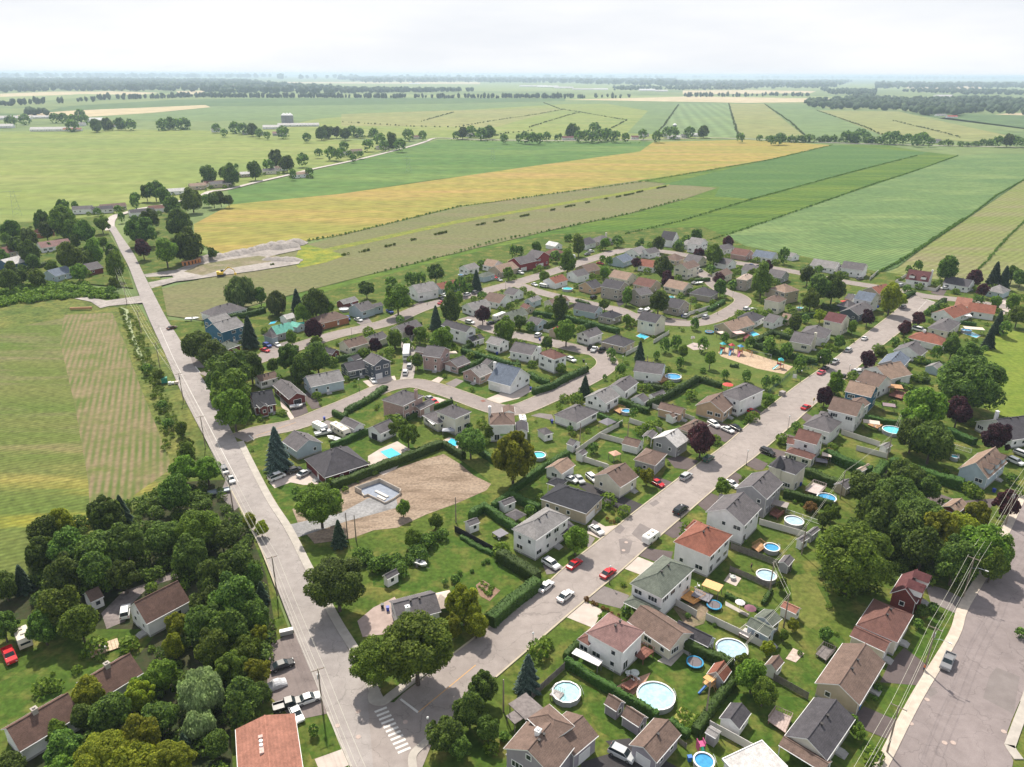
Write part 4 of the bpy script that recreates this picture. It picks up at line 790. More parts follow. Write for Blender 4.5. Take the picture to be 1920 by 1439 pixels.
H('E', (1463, 597), (1478, 600), (1488, 594), 1, 'g', 'y', 'tan', 'beige', 'DS', name='garage', cat='garage')
# far street, field side
H('C', (1243, 449), (1265, 453), (1278, 443), 1.5, 'g', 'y', 'darkgrey', 'white', 'DS', pitch=.9)
H('C', (1299, 456), (1319, 461), (1327, 451), 2, 'g', 'y', 'lightgrey', 'white', 'DS', [((1288, 458), (1299, 464), (1308, 459), 1, 'g', 'y')])
H('C', (1342, 466), (1358, 471), (1372, 465), 1, 'g', 'x', 'grey', 'white', 'DS')
H('C', (1374, 476), (1401, 482), (1415, 474), 1, 'g', 'y', 'redbrown', 'pinkbrick', 'DS')
H('C', (1415, 480), (1450, 487), (1462, 478), 1, 'g', 'y', 'bluegrey', 'white', 'DS')
H('C', (1476, 480), (1486, 484), (1493, 480), .8, 'g', 'y', 'lightgrey', 'white', '', name='shed', cat='shed')
H('C', (958, 490), (977, 498), (1002, 488), 1.5, 'g', 'x', 'grey', 'red', 'GS')
H('C', (994, 480), (1010, 486), (1026, 478), 2, 'g', 'y', 'grey', 'red', 'GS')
H('C', (1025, 475), (1045, 481), (1061, 472), 1, 'h', 'y', 'redbrown', 'brick', 'DS')
H('C', (1077, 456), (1100, 461), (1115, 455), 1, 'g', 'x', 'darkgrey', 'white', 'DS')
H('C', (1110, 450), (1127, 456), (1145, 450), 1, 'h', 'x', 'grey', 'stone', 'DS', chim=(.9, .3, 'cream'))
H('C', (1030, 459), (1040, 464), (1047, 460), .8, 'g', 'y', 'white', 'white', '', name='shed', cat='shed')
H('C', (922, 506), (942, 513), (965, 502), 1, 'g', 'x', 'tan', 'beige', 'DS')
H('C', (909, 497), (925, 502), (939, 495), 1, 'g', 'y', 'tan', 'white', 'DS')
H('C', (898, 517), (908, 521), (924, 514), 1, 'h', 'x', 'green', 'paleblue', 'DS')
H('C', (866, 503), (879, 508), (893, 501), 1, 'g', 'x', 'lightgrey', 'white', 'DS')
H('C', (817, 538), (829, 545), (855, 534), 1, 'g', 'x', 'rust', 'paleblue', 'DS')
H('C', (770, 541), (782, 552), (814, 542), 1.5, 'g', 'x', 'lightgrey', 'white', 'DS')
H('C', (656, 578), (677, 586), (700, 577), 1.3, 'g', 'x', 'grey', 'paleblue', 'DS', [((682, 576), (690, 580), (717, 572), 1.3, 'g', 'x', None, 'paleblue')])
H('C', (584, 600), (599, 610), (649, 594), 1, 'h', 'x', 'brown', 'orangebrick', 'DS')
H('C', (506, 621), (518, 629), (548, 619), 1, 'g', 'x', 'mint', 'grey', 'DS', [((495, 628), (509, 635), (520, 631), 1, 'h', 'x', 'grey', 'paleblue')], pitch=.8)
H('C', (545, 610), (556, 616), (568, 610), .8, 'g', 'y', 'mint', 'paleblue', '', name='shed', cat='shed')
H('C', (530, 595), (537, 601), (550, 595), .8, 'g', 'x', 'pale', 'white', '', name='shed', cat='shed')
H('C', (636, 567), (645, 572), (667, 563), .8, 'g', 'x', 'lightgrey', 'brick', '', name='shed', cat='shed')
H('C', (372, 581), (398, 598), (458, 577), 1, 'h', 'x', 'grey', 'white', 'GW')
H('C', (391, 614), (414, 626), (452, 611), 2, 'g', 'x', 'lightgrey', 'blue', 'DS', [((383, 600), (399, 608), (432, 598), 2, 'g', 'x')])
H('C', (406, 649), (427, 656), (449, 647), 1, 'h', 'x', 'green', 'darkred', 'DS')
# far street, near side
H('K', (639, 645), (654, 655), (686, 643), 1, 'g', 'x', 'brown', 'cream', 'DS')
H('K', (685, 636), (702, 643), (724, 632), 1, 'g', 'x', 'grey', 'cream', 'DS')
H('K', (600, 657), (622, 666), (632, 659), 1, 'g', 'y', 'darkgrey', 'brick', 'DS')
H('K', (735, 617), (755, 625), (788, 611), 1, 'g', 'x', 'grey', 'cream', 'DS')
H('K', (868, 575), (887, 583), (919, 573), 1, 'g', 'x', 'lightgrey', 'white', 'DS')
H('K', (908, 563), (937, 570), (958, 560), 1, 'g', 'y', 'brown', 'white', 'DS')
H('K', (946, 550), (964, 555), (981, 548), 1, 'g', 'y', 'grey', 'white', 'DS')
H('K', (985, 564), (999, 568), (1013, 560), 1, 'g', 'x', 'lightgrey', 'paleblue', 'DS')
H('K', (1021, 567), (1038, 573), (1067, 564), 1, 'g', 'x', 'brown', 'cream', 'DS')
H('K', (944, 592), (960, 600), (984, 588), 1, 'g', 'x', 'green', 'cream', 'DS')
H('K', (978, 575), (987, 581), (1000, 577), .8, 'g', 'y', 'redbrown', 'beige', '', name='shed', cat='shed')
H('K', (655, 672), (664, 678), (674, 672), .8, 'g', 'x', 'darkgrey', 'paleblue', 'DS', name='shed', cat='shed')
# right-edge road
H('F', (1474, 1380), (1552, 1428), (1601, 1348), 1, 'g', 'x', 'darkgrey', 'cream', 'DS', [((1460, 1397), (1545, 1450), (1560, 1428), .8, 'g', 'y', 'brown', None, 'o')])
H('F', (1529, 1281), (1612, 1323), (1659, 1242), 1, 'g', 'x', 'brown', 'beige', 'DS')
H('F', (1605, 1172), (1682, 1205), (1713, 1153), 1.3, 'h', 'x', 'redbrown', 'cream', 'DS', [((1592, 1192), (1659, 1222), (1674, 1203), 1, 'g', 'y', None, None, 'DS')])
r_ = H('F', (1666, 1112), (1716, 1130), (1743, 1095), 1.3, 'g', 'x', 'maroon', 'brick', 'DS', pitch=.95, extra='with a steep roof', chim=(-.5, -1.0, 'brick'))
for u in (-.25, .25):
    b = MB(); b.box(-1.2, 1.2, -1.6, 1.2, 0, 1.5); b.add([(-1.5, -1.8, 1.5), (1.5, -1.8, 1.5), (1.5, 1.6, 1.5), (-1.5, 1.6, 1.5), (0, -1.8, 2.8), (0, 1.6, 2.8)], [(0, 3, 5, 4), (1, 4, 5, 2), (0, 4, 1), (2, 5, 3)], 1)
    o = b.build('dormer', [wallm('white'), roofm('maroon')], r_[0]); o.location = (u * r_[2], -r_[3] * .27, 4.6)
r_ = H('F', (1803, 880), (1857, 901), (1882, 866), 1.3, 'g', 'x', 'tan', 'paleblue', 'DS', pitch=.9, extra='with three dormers')
for u in (-.3, 0, .3):
    b = MB(); b.box(-1.1, 1.1, -1.6, 1.2, 0, 1.4); b.add([(-1.4, -1.8, 1.4), (1.4, -1.8, 1.4), (1.4, 1.6, 1.4), (-1.4, 1.6, 1.4), (0, -1.8, 2.6), (0, 1.6, 2.6)], [(0, 3, 5, 4), (1, 4, 5, 2), (0, 4, 1), (2, 5, 3)], 1)
    o = b.build('dormer', [wallm('paleblue'), roofm('brown')], r_[0]); o.location = (u * r_[2], -r_[3] * .27, 4.4)
H('F', (1854, 795), (1897, 832), (1935, 812), 1, 'g', 'x', 'darkgrey', 'white', 'DS', chim=(-.4, .5))
H('F', (1765, 950), (1795, 962), (1817, 947), 1, 'g', 'x', 'tan', 'brick', 'DS')
H('Q', (1396, 1172), (1440, 1193), (1458, 1180), 1, 'g', 'y', 'green', 'paleblue', 'DS', [((1414, 1156), (1448, 1174), (1468, 1160), 1, 'g', 'x')], name='garage', cat='garage', vents=0)
H('Q', (1462, 1138), (1492, 1151), (1503, 1141), .8, 'g', 'y', 'terracotta', 'white', '', name='shed', cat='shed')
H('Q', (1433, 1247), (1455, 1258), (1471, 1241), .8, 'g', 'x', 'brown', 'white', '', name='shed', cat='shed', pitch=.8)
H('Q', (1348, 1347), (1386, 1367), (1409, 1337), .8, 'g', 'x', 'darkgrey', 'white', '', name='shed', cat='shed', pitch=.6)
H('Q', (1322, 1373), (1342, 1385), (1352, 1372), .8, 'g', 'y', 'lightgrey', 'grey', '', name='shed', cat='shed', pitch=.3)
H('Q', (1325, 1264), (1357, 1279), (1372, 1258), .8, 'g', 'x', 'rust', 'grey', '', name='shed', cat='shed', pitch=.9)
H('Q', (1352, 1425), (1400, 1478), (1478, 1441), 1, 'f', 'x', 'pale', 'white', 'DS', vents=0, extra='with a flat roof')
for a in [((874, 979), (880, 989), (896, 979), 'grey', 'white'), ((939, 942), (946, 951), (963, 939), 'grey', 'white'), ((1461, 1055), (1479, 1063), (1488, 1048), 'grey', 'grey'), ((1494, 1012), (1504, 1018), (1516, 1008), 'grey', 'white'), ((1513, 1000), (1523, 1005), (1536, 992), 'grey', 'grey'),
          ((1565, 908), (1587, 918), (1601, 908), 'grey', 'beige'), ((1611, 881), (1620, 886), (1629, 873), 'beige', 'cream'), ((1648, 836), (1662, 841), (1674, 835), 'lightgrey', 'white'), ((1735, 688), (1760, 695), (1772, 688), 'lightgrey', 'paleblue'), ((1221, 742), (1228, 747), (1243, 736), 'grey', 'white'), ((1184, 748), (1208, 756), (1217, 748), 'grey', 'white'), ((1080, 850), (1092, 855), (1101, 848), 'grey', 'white')]:
    H('Q' if a[0][0] > 1400 else 'B', a[0], a[1], a[2], .8, 'g', 'x', a[3], a[4], '', name='shed', cat='shed')
# lower-left woods
hh = H('L', (430, 1366), (463, 1502), (586, 1478), 1.3, 'g', 'y', 'terracotta', 'white', 'DE', [((532, 1350), (542, 1366), (556, 1356), 1, 'g', 'y')], pitch=.28, vents=0, extra='with roof vents')
for u, k in ((-.1, 0), (.08, 1), (.22, 1), (.32, 0), (.42, 0)):
    b = MB(); b.cyl((0, 0), .3, 0, .7, 10) if k else b.box(-.35, .35, -.3, .3, 0, .5); o = b.build('roof_vent', whitep if k else M('vent_pink', (.55, .4, .36, 1)), hh[0]); o.location = (-.1 * hh[2], (.5 - .5 * (u + .55)) * hh[3] * .8, 4.6)
H('L', (238, 1141), (275, 1170), (358, 1127), 1.3, 'g', 'x', 'chestnut', 'white', 'DW', pitch=.85, vents=0)
H('L', (152, 1115), (172, 1128), (198, 1118), .8, 'g', 'x', 'brown', 'white', 'DE', name='shed', cat='shed', pitch=.7)
H('L', (4, 1368), (36, 1412), (150, 1340), 1, 'g', 'x', 'chestnut', 'white', 'DW', pitch=.7, vents=0, chim=(-.1, 0, 'stone'))
H('L', (150, 1280), (180, 1320), (262, 1262), 1, 'g', 'x', 'chestnut', 'white', 'DW', pitch=.7, vents=0, chim=(0, 0, 'stone'))
# upper-left hamlet
for a in [((66, 458), (75, 467), (143, 456), 'g', 'x', 'mauve', 'white', 1), ((-12, 470), (6, 480), (38, 466), 'g', 'x', 'redbrown', 'beige', 1), ((-8, 490), (14, 502), (43, 487), 'g', 'x', 'pale', 'navy', 1), ((75, 513), (102, 521), (128, 511), 'g', 'x', 'bluegrey', 'paleblue', 1), ((155, 502), (166, 508), (188, 502), 'g', 'x', 'grey', 'brick', 1), ((50, 432), (67, 441), (85, 435), 'h', 'x', 'rust', 'orangebrick', 1)]:
    H('U', a[0], a[1], a[2], a[7], a[3], a[4], a[5], a[6], 'DS')
def far_house(row, x, y, L, W, ang, st, roof, wall, typ='g', name='house', cat='house', extra=''):
    X, Y = G(x, y); root = empty(name, (X, Y, 0), R(ang)); c = Vector((X, Y))
    volume(root, c, R(ang), L, W, st, typ, 'x', roof, wall, (X, Y, R(ang)), .5, False, 'DS')
    HOUSES.append(dict(o=root, row=row, x=X, y=Y, st=st, roof=roof, wall=wall, typ=typ, cat=cat, extra=extra, c=proj(X, Y, 2), px=proj(X, Y, 2))); root['category'] = cat
    if cat == 'house': root['group'] = 'houses along the country roads'
for i, (x, y) in enumerate([(157, 400), (213, 394), (330, 364), (371, 355), (403, 349), (267, 404), (507, 326), (526, 320), (467, 331), (563, 333), (298, 397), (717, 280), (645, 291), (668, 287), (673, 257), (701, 257), (781, 260), (193, 399), (413, 351), (736, 277)]):
    a = {0: 20}.get(i, 35 + (i * 7) % 13 - 6); far_house('M', x, y, 15 + (i * 5) % 7, 9, a, 1 if i % 3 else 1.3, ['grey', 'brown', 'pale', 'tan', 'redbrown', 'darkgrey'][i % 6], ['white', 'cream', 'white', 'beige', 'white'][i % 5])
for i, (x, y, L) in enumerate([(890, 256, 42), (1067, 262, 26), (1207, 256, 18), (1263, 260, 22), (1250, 257, 15), (1190, 261, 14), (1750, 268, 24), (1305, 256, 20), (1283, 258, 14)]):
    far_house('T', x, y, L, 11, 4, 1, ['grey', 'maroon', 'grey', 'pale'][i % 4], 'white')
for i, (x, y, L, w_, st, rf, wl, nm) in enumerate([(103, 246, 85, 16, 1.3, 'pale', 'white', 'barn'), (137, 246, 34, 12, 1, 'terracotta', 'white', 'barn'), (73, 222, 90, 14, 1, 'pale', 'white', 'barn'), (22, 224, 90, 18, 1.3, 'pale', 'white', 'barn'), (7, 240, 40, 16, 1.3, 'pale', 'white', 'barn'), (180, 229, 34, 20, 1.5, 'white', 'white', 'barn'), (151, 236, 22, 12, 1.3, 'lightgrey', 'white', 'house'), (560, 237, 88, 14, 1, 'pale', 'white', 'barn'), (509, 242, 34, 16, 1.3, 'pale', 'white', 'barn'),
      (405, 248, 16, 10, 1.5, 'lightgrey', 'white', 'house'), (463, 252, 16, 10, 1.3, 'lightgrey', 'white', 'house'), (525, 254, 26, 12, 1.3, 'mauve', 'grey', 'house'), (493, 254, 14, 10, 1.3, 'pale', 'white', 'house'), (215, 238, 26, 10, 1, 'mauve', 'white', 'house'), (1763, 218, 30, 12, 1, 'lightgrey', 'white', 'house'), (1784, 221, 30, 12, 1, 'red', 'white', 'house'), (1769, 182, 110, 30, 1.3, 'pale', 'white', 'barn'),
      (1000, 163, 260, 40, 1.3, 'pale', 'white', 'warehouse'), (1027, 164, 190, 40, 1.5, 'white', 'white', 'warehouse'), (1057, 166, 160, 40, 1.3, 'pale', 'white', 'warehouse'), (1093, 169, 160, 30, 1.3, 'pale', 'white', 'warehouse'), (1125, 169, 120, 30, 1.3, 'white', 'white', 'warehouse'), (1213, 171, 120, 40, 1.5, 'white', 'white', 'warehouse'), (1240, 172, 90, 30, 1.3, 'pale', 'white', 'warehouse'), (777, 158, 120, 30, 1.3, 'white', 'white', 'warehouse'), (95, 147, 300, 60, 1.3, 'white', 'white', 'warehouse'), (437, 154, 180, 50, 1.3, 'white', 'white', 'warehouse')]):
    far_house('X', x, y, L, w_, 8 if i > 13 else 12, st, rf, wl, 'g', nm, nm)
# ------------------------------------------------------------------ trees
npr = np.random.default_rng(5)
def quads(P, Nn, size, asp=1.0, droop=None):
    n = len(P); a = npr.normal(size=(n, 3))
    t = np.cross(Nn, a); t /= np.linalg.norm(t, axis=1)[:, None] + 1e-9
    if droop is not None: t = droop + .25 * a; t /= np.linalg.norm(t, axis=1)[:, None]
    b = np.cross(Nn, t); b /= np.linalg.norm(b, axis=1)[:, None] + 1e-9
    s = size[:, None]
    V = np.stack([P - t * s * asp - b * s * .55, P + t * s * asp * .3 - b * s, P + t * s * asp * 1.2 + b * s * .1, P - t * s * asp * .1 + b * s], 1).reshape(-1, 3)
    Fq = np.arange(4 * n).reshape(-1, 4); return V, Fq
def unit(n):
    d = npr.normal(size=(n, 3)); return d / np.linalg.norm(d, axis=1)[:, None]
def crown(kind, n, leaf, nb=26, core=.8):
    if kind == 'conifer' or kind == 'slim':
        hgt = 3.4 if kind == 'conifer' else 4.0
        t = npr.random(n) ** .62; t = 1 - t; ph = npr.random(n) * 2 * math.pi; tier = (t * 13) % 1.0
        arm = .75 + .25 * np.sin(ph * 7 + np.floor(t * 13) * 2.1)
        r = (1 - t) ** .85 * (.72 + .34 * (1 - tier)) * arm * (.75 + .25 * npr.random(n)) + .02
        z = -hgt / 2 + .25 + t * (hgt - .25) - .13 * r
        P = np.stack([r * np.cos(ph), r * np.sin(ph), z], 1); Nn = np.stack([np.cos(ph) * .55, np.sin(ph) * .55, np.full(n, .8)], 1) + .35 * npr.normal(size=(n, 3)); Nn /= np.linalg.norm(Nn, axis=1)[:, None]
        dr = np.stack([np.cos(ph), np.sin(ph), np.full(n, -.35)], 1)
        V, Fq = quads(P, Nn, leaf * (.6 + .8 * npr.random(n)), 1.6, dr)
        return V, Fq, [(np.array([0, 0, -hgt / 2 + .2]), .55, hgt * .8)]
    sz = {'round': (.62, .62, .55), 'oval': (.45, .45, .85), 'willow': (.60, .60, .50), 'wide': (.68, .68, .36), 'open': (.66, .66, .6)}[kind]
    C0 = unit(nb) * (npr.random(nb)[:, None] ** .33) * np.array(sz); C0[:, 2] = np.where(C0[:, 2] < -.3, -.3 + npr.random(nb) * .3, C0[:, 2])
    rb = (.20 + .28 * npr.random(nb)) * (26 / nb) ** .38; out_ = npr.random(nb) < .16; C0 = np.where(out_[:, None], C0 * 1.22, C0); rb = np.where(out_, rb * .7, rb); 
    if kind == 'open': rb *= .78
    k = npr.integers(0, nb, n); d = unit(n); d[:, 2] = np.abs(d[:, 2]) * np.where(npr.random(n) < .78, 1, -1)
    P = C0[k] + d * (rb[k] * (.78 + .34 * npr.random(n)))[:, None]
    # drop leaves buried inside other clumps
    dist = np.linalg.norm(P[:, None, :] - C0[None], axis=2) / rb[None]; keep = (dist < .66).sum(1) < 1
    P = P[keep]; d = d[keep]; m = len(P)
    Nn = d + .6 * npr.normal(size=(m, 3)) + np.array([0, .15, .45]); Nn /= np.linalg.norm(Nn, axis=1)[:, None]
    dr = None; asp = 1.0
    if kind == 'willow': dr = np.tile(np.array([[0, 0, -1.0]]), (m, 1)) + d * .3; asp = 2.2; P[:, 2] -= npr.random(m) * .35 * (np.linalg.norm(P[:, :2], axis=1))
    V, Fq = quads(P, Nn, leaf * (.6 + .8 * npr.random(m)), asp, dr)
    return V, Fq, [(C0[i] * .9, rb[i] * core, None) for i in range(nb)]
def ico():
    p = (1 + 5 ** .5) / 2; v = [(-1, p, 0), (1, p, 0), (-1, -p, 0), (1, -p, 0), (0, -1, p), (0, 1, p), (0, -1, -p), (0, 1, -p), (p, 0, -1), (p, 0, 1), (-p, 0, -1), (-p, 0, 1)]
    v = np.array(v) / math.sqrt(1 + p * p); f = [(0, 11, 5), (0, 5, 1), (0, 1, 7), (0, 7, 10), (0, 10, 11), (1, 5, 9), (5, 11, 4), (11, 10, 2), (10, 7, 6), (7, 1, 8), (3, 9, 4), (3, 4, 2), (3, 2, 6), (3, 6, 8), (3, 8, 9), (4, 9, 5), (2, 4, 11), (6, 2, 10), (8, 6, 7), (9, 8, 1)]
    return v, np.array(f)
ICV, ICF = ico()
def crown_mesh(kind, n, leaf, name):
    V, Fq, cores = crown(kind, n, leaf, 150 if n > 40000 else 62 if n > 9000 else (38 if n > 3000 else 20), .62 if n > 9000 else .72)
    Q = []; 
    VV = [V]; off = len(V)
    for c, r, hh_ in cores:       # opaque cores added inside the crown to block light leaks, as quads (last index doubled corner avoided by splitting)
        if hh_: 
            nseg = 9; a = [(r * math.cos(2 * math.pi * i / nseg), r * math.sin(2 * math.pi * i / nseg), 0) for i in range(nseg)]; bq = [(.03 * math.cos(2 * math.pi * i / nseg), .03 * math.sin(2 * math.pi * i / nseg), hh_) for i in range(nseg)]
            VV.append(np.array(a + bq) + c); Q.append(np.array([(i, (i + 1) % nseg, nseg + (i + 1) % nseg, nseg + i) for i in range(nseg)]) + off); off += 2 * nseg
        else:
            m = 6; vs = []; qs = []
            for j in range(4):
                la = -math.pi / 2 + math.pi * (j + .5) / 4
                for i in range(m): vs.append((r * math.cos(la) * math.cos(2 * math.pi * i / m), r * math.cos(la) * math.sin(2 * math.pi * i / m), r * math.sin(la)))
            for j in range(3):
                for i in range(m): qs.append((j * m + i, j * m + (i + 1) % m, (j + 1) * m + (i + 1) % m, (j + 1) * m + i))
            VV.append(np.array(vs) + c + 0); Q.append(np.array(qs) + off); off += len(vs)
    V = np.concatenate(VV); Fa = np.concatenate([Fq] + Q)
    return npmesh(name, V, Fa, [None])
LEAF = {'d': MLEAF('leaves_green', (.045, .098, .011, 1), (.235, .335, .036, 1)), 'D': MLEAF('leaves_dark', (.024, .060, .012, 1), (.185, .275, .040, 1)), 'y': MLEAF('leaves_yellowgreen', (.115, .165, .012, 1), (.38, .41, .028, 1), .5),
        'p': MLEAF('leaves_purple', (.026, .010, .016, 1), (.120, .038, .052, 1)), 'c': MLEAF('needles_dark', (.014, .038, .023, 1), (.09, .145, .080, 1), .15), 'w': MLEAF('leaves_willow', (.050, .090, .022, 1), (.18, .235, .065, 1)),
        'W': MLEAF('leaves_silver', (.13, .18, .065, 1), (.42, .50, .22, 1)), 'l': MLEAF('leaves_lime', (.26, .28, .03, 1), (.48, .48, .08, 1), .4),
        'o': MLEAF('leaves_bronze', (.10, .05, .015, 1), (.26, .14, .04, 1)), 'b': MLEAF('needles_blue', (.030, .062, .050, 1), (.14, .20, .165, 1), .15)}
LEAF['s'] = LEAF['k'] = LEAF['d']
hedge_m = MLEAF('hedge_leaves', (.022, .055, .009, 1), (.070, .125, .020, 1), .2)
bark = M('bark', (.10, .08, .065, 1), .95, .3, 4)
TM = {}
def tmpl(kind, hi):
    key = (kind, hi)
    if key not in TM:
        n, lf = (64000, .0225) if hi == 3 else (21000, .040) if hi == 2 else ((7000, .062) if hi == 1 else (1900, .115))
        TM[key] = [crown_mesh(kind, int(n * (1.5 if kind in ('conifer', 'slim') else 1)), lf, 'crown') for _ in range(4 if hi == 2 else (2 if hi == 3 else 3))]
    return TM[key]
TMM = {}
def tmesh(shape, hi, k, leaf):
    key = (shape, hi, k, leaf)
    if key not in TMM:
        me = tmpl(shape, hi)[k].copy(); me.materials[0] = LEAF[leaf]; TMM[key] = me
    return TMM[key]
def trunk_mesh(v):
    b = MB(); b.rod((0, 0, 0), (0, 0, .55), .035, 7, 0, .024); b.rod((0, 0, .55), (.03, .02, .92), .024, 6, 0, .006)
    for k in range(6):
        a = k * 2.4 + v; z = .36 + .07 * k; b.rod((0, 0, z), (.17 * math.cos(a), .17 * math.sin(a), z + .2), .013, 5, 0, .004)
    return b.mesh('trunk', [bark])
TRK = [trunk_mesh(v) for v in (0, 1.1)]
TREES = []
KN = {'d': ('broadleaf_tree', 'green leafy tree'), 'D': ('dark_tree', 'dark green leafy tree'), 'y': ('bright_tree', 'bright yellow-green tree'), 'p': ('purple_tree', 'purple-leaved tree'), 'c': ('spruce_tree', 'dark conical spruce'), 'w': ('willow_tree', 'weeping willow'),
      'W': ('silver_tree', 'pale silvery leafy tree'), 'l': ('lime_tree', 'lime-yellow small tree'), 's': ('shrub', 'round green shrub'), 'k': ('park_tree', 'slender park tree'), 'o': ('bronze_shrub', 'bronze-leaved shrub'), 'b': ('blue_spruce', 'blue-grey spruce')}
def tree(x, y, r, kind, area=None, hk=None):
    """x, y = middle of the crown in the survey photo, r = its half width there"""
    shape = {'c': 'conifer', 'b': 'conifer', 'w': 'willow', 'W': 'willow' if r > 30 else 'round', 'k': 'oval', 'p': 'round', 's': 'wide', 'l': 'round'}.get(kind, None)
    if shape is None: shape = rnd.choice(['round', 'round', 'oval', 'open'] if r < 26 else ['round', 'open', 'round', 'wide'] if r < 50 else ['round'])
    hk = hk or {'c': 1.75, 'b': 1.75, 'k': 1.5, 's': .75, 'o': .7, 'w': .95, 'l': 1.1}.get(kind, 1.18)
    if r > 50: hk = .98
    elif kind in 'dDyp': r *= 1.12
    z = 3.0
    for _ in range(6):
        p = G(x, y, z); rr = r * depth(p, z) / F; z = min(rr * hk, 9.5 if kind in 'cb' else 10.0)
    p = G(x, y, z); rr = r * depth(p, z) / F
    TREES.append((x, y, r, kind, p, rr, z, shape, area))
WOOD = 'in the lower-left woods'
def T_(area, s):
    for j, q in enumerate(s.split()):
        a = q.split(',')
        if area == WOOD and a[3] in 'dDy':
            if j % 5 == 3 and float(a[2]) < 33: continue
            a[2] = float(a[2]) * 1.16
        tree(float(a[0]), float(a[1]), float(a[2]), a[3], area)
WOOD = 'in the lower-left woods'
T_(WOOD, '262,1290,20,d 85,1000,28,D 112,985,26,y 152,985,30,D 200,968,30,D 228,958,20,c 75,1040,28,D 130,1030,32,D 180,1030,34,D 235,1020,34,D 120,1078,32,D 232,1080,26,D 180,1078,30,D 290,950,32,D 330,925,28,D 345,882,22,d 350,850,16,d 388,882,22,d 400,908,15,y 372,992,46,d 355,1040,30,D 415,1005,26,D 308,1005,28,D 440,962,17,d 470,980,12,y 490,992,12,y 40,1085,18,c 8,1100,22,D 52,1130,30,D 110,1140,36,d 150,1170,30,d 80,1178,26,D 5,1175,24,D 440,1060,34,D 402,1090,34,D 470,1080,22,D 440,1122,38,D 390,1125,26,D 385,1165,34,D 332,1172,22,y 325,1215,20,y 430,1180,34,D 478,1155,26,D 345,1215,32,y 400,1215,30,d 462,1218,26,d 480,1262,24,y 430,1255,28,d 378,1292,58,W 452,1310,32,D 372,1355,34,W 300,1262,24,d 262,1305,26,y 215,1290,24,d 165,1300,28,y 155,1345,22,D 210,1340,34,D 120,1405,32,D 62,1428,24,D 190,1412,42,y 262,1382,34,y 250,1435,38,y 320,1428,42,y 372,1432,28,y 300,1345,28,D 105,1370,18,d 408,1395,22,D 345,1395,16,c 490,1110,14,c 487,1190,16,y 490,1300,16,D 15,1440,26,D 110,1450,30,d')
T_(None, '632,1092,68,D 600,945,54,d 635,1000,17,c 756,953,15,d 775,1010,17,d 816,978,14,d 780,1218,88,d 700,1240,60,d 870,1135,36,y 893,1170,26,y 850,1175,22,y 905,1290,30,D 880,1335,32,D 835,1375,34,D 990,1262,26,b 915,1365,26,D 860,1400,26,D 945,1382,10,s 962,858,44,y 882,828,28,D 765,815,22,d 736,806,11,d 518,842,27,b 556,922,8,y')
T_(None, '430,693,42,D 400,665,28,D 432,732,37,d 437,768,36,d 415,712,28,D 470,688,26,D 370,645,27,D 466,622,18,c 450,547,32,w 518,568,26,w 488,556,14,D 591,572,26,D 568,586,18,d 556,563,13,c 616,578,12,d 588,617,19,p 593,642,12,d 547,634,12,d 687,542,15,D 733,530,11,l 745,560,26,d 704,647,12,p 741,638,14,d 543,673,26,D 595,673,30,D 512,686,13,d 568,692,24,D 520,710,8,y')
T_(None, '817,512,16,D 768,524,9,c 778,525,9,c 790,524,9,c 844,543,10,c 862,536,11,c 893,526,12,c 902,496,7,D 963,471,8,c 975,472,7,c 953,512,11,d 1006,465,10,D 1064,494,20,d 1021,519,10,d 1041,481,9,p 860,562,11,d 817,596,14,c 846,583,24,D 905,590,16,p 787,627,15,d 831,640,26,d 769,621,10,p 739,635,14,d 946,619,22,d 975,604,12,D 994,612,8,d 1025,644,12,D 1062,623,22,d 783,678,12,D 706,650,10,p 1052,692,10,d 750,600,8,b 904,556,8,p 877,542,10,o 1050,579,20,D 1175,558,12,d 1235,567,21,D 1244,504,20,D 1252,523,13,p 1133,511,10,d 1193,494,10,p 1142,492,7,c 1130,485,6,b 1085,462,15,d 1135,456,10,d 1158,452,9,p 1202,456,6,c 1195,461,5,c 1235,458,13,D 1273,459,8,d 1287,450,8,d 1307,440,11,D 1310,476,10,p 1340,477,19,d 1365,456,11,p 1333,506,9,l 1348,523,10,p 1351,541,13,D 1134,571,11,d 1175,600,10,d 760,640,6,d 830,536,8,o 1065,447,8,o 1375,535,10,o 1262,565,6,d')
PARK = 'in the small park'
T_(PARK, '1303,608,8,k 1247,648,10,k 1268,643,10,k 1281,660,12,k 1319,647,10,k 1332,674,13,k 1200,658,12,c 1231,667,6,k 1275,681,8,k 1146,662,8,d 1165,692,8,d 1406,644,9,k 1442,650,11,k 1475,658,11,k 1437,718,9,k 1455,712,9,l 1400,705,8,k 1440,746,13,s 1500,682,11,k 1511,674,6,y 1360,703,7,k 1318,695,6,s 1360,633,7,k 1217,690,6,d 1150,676,5,d')
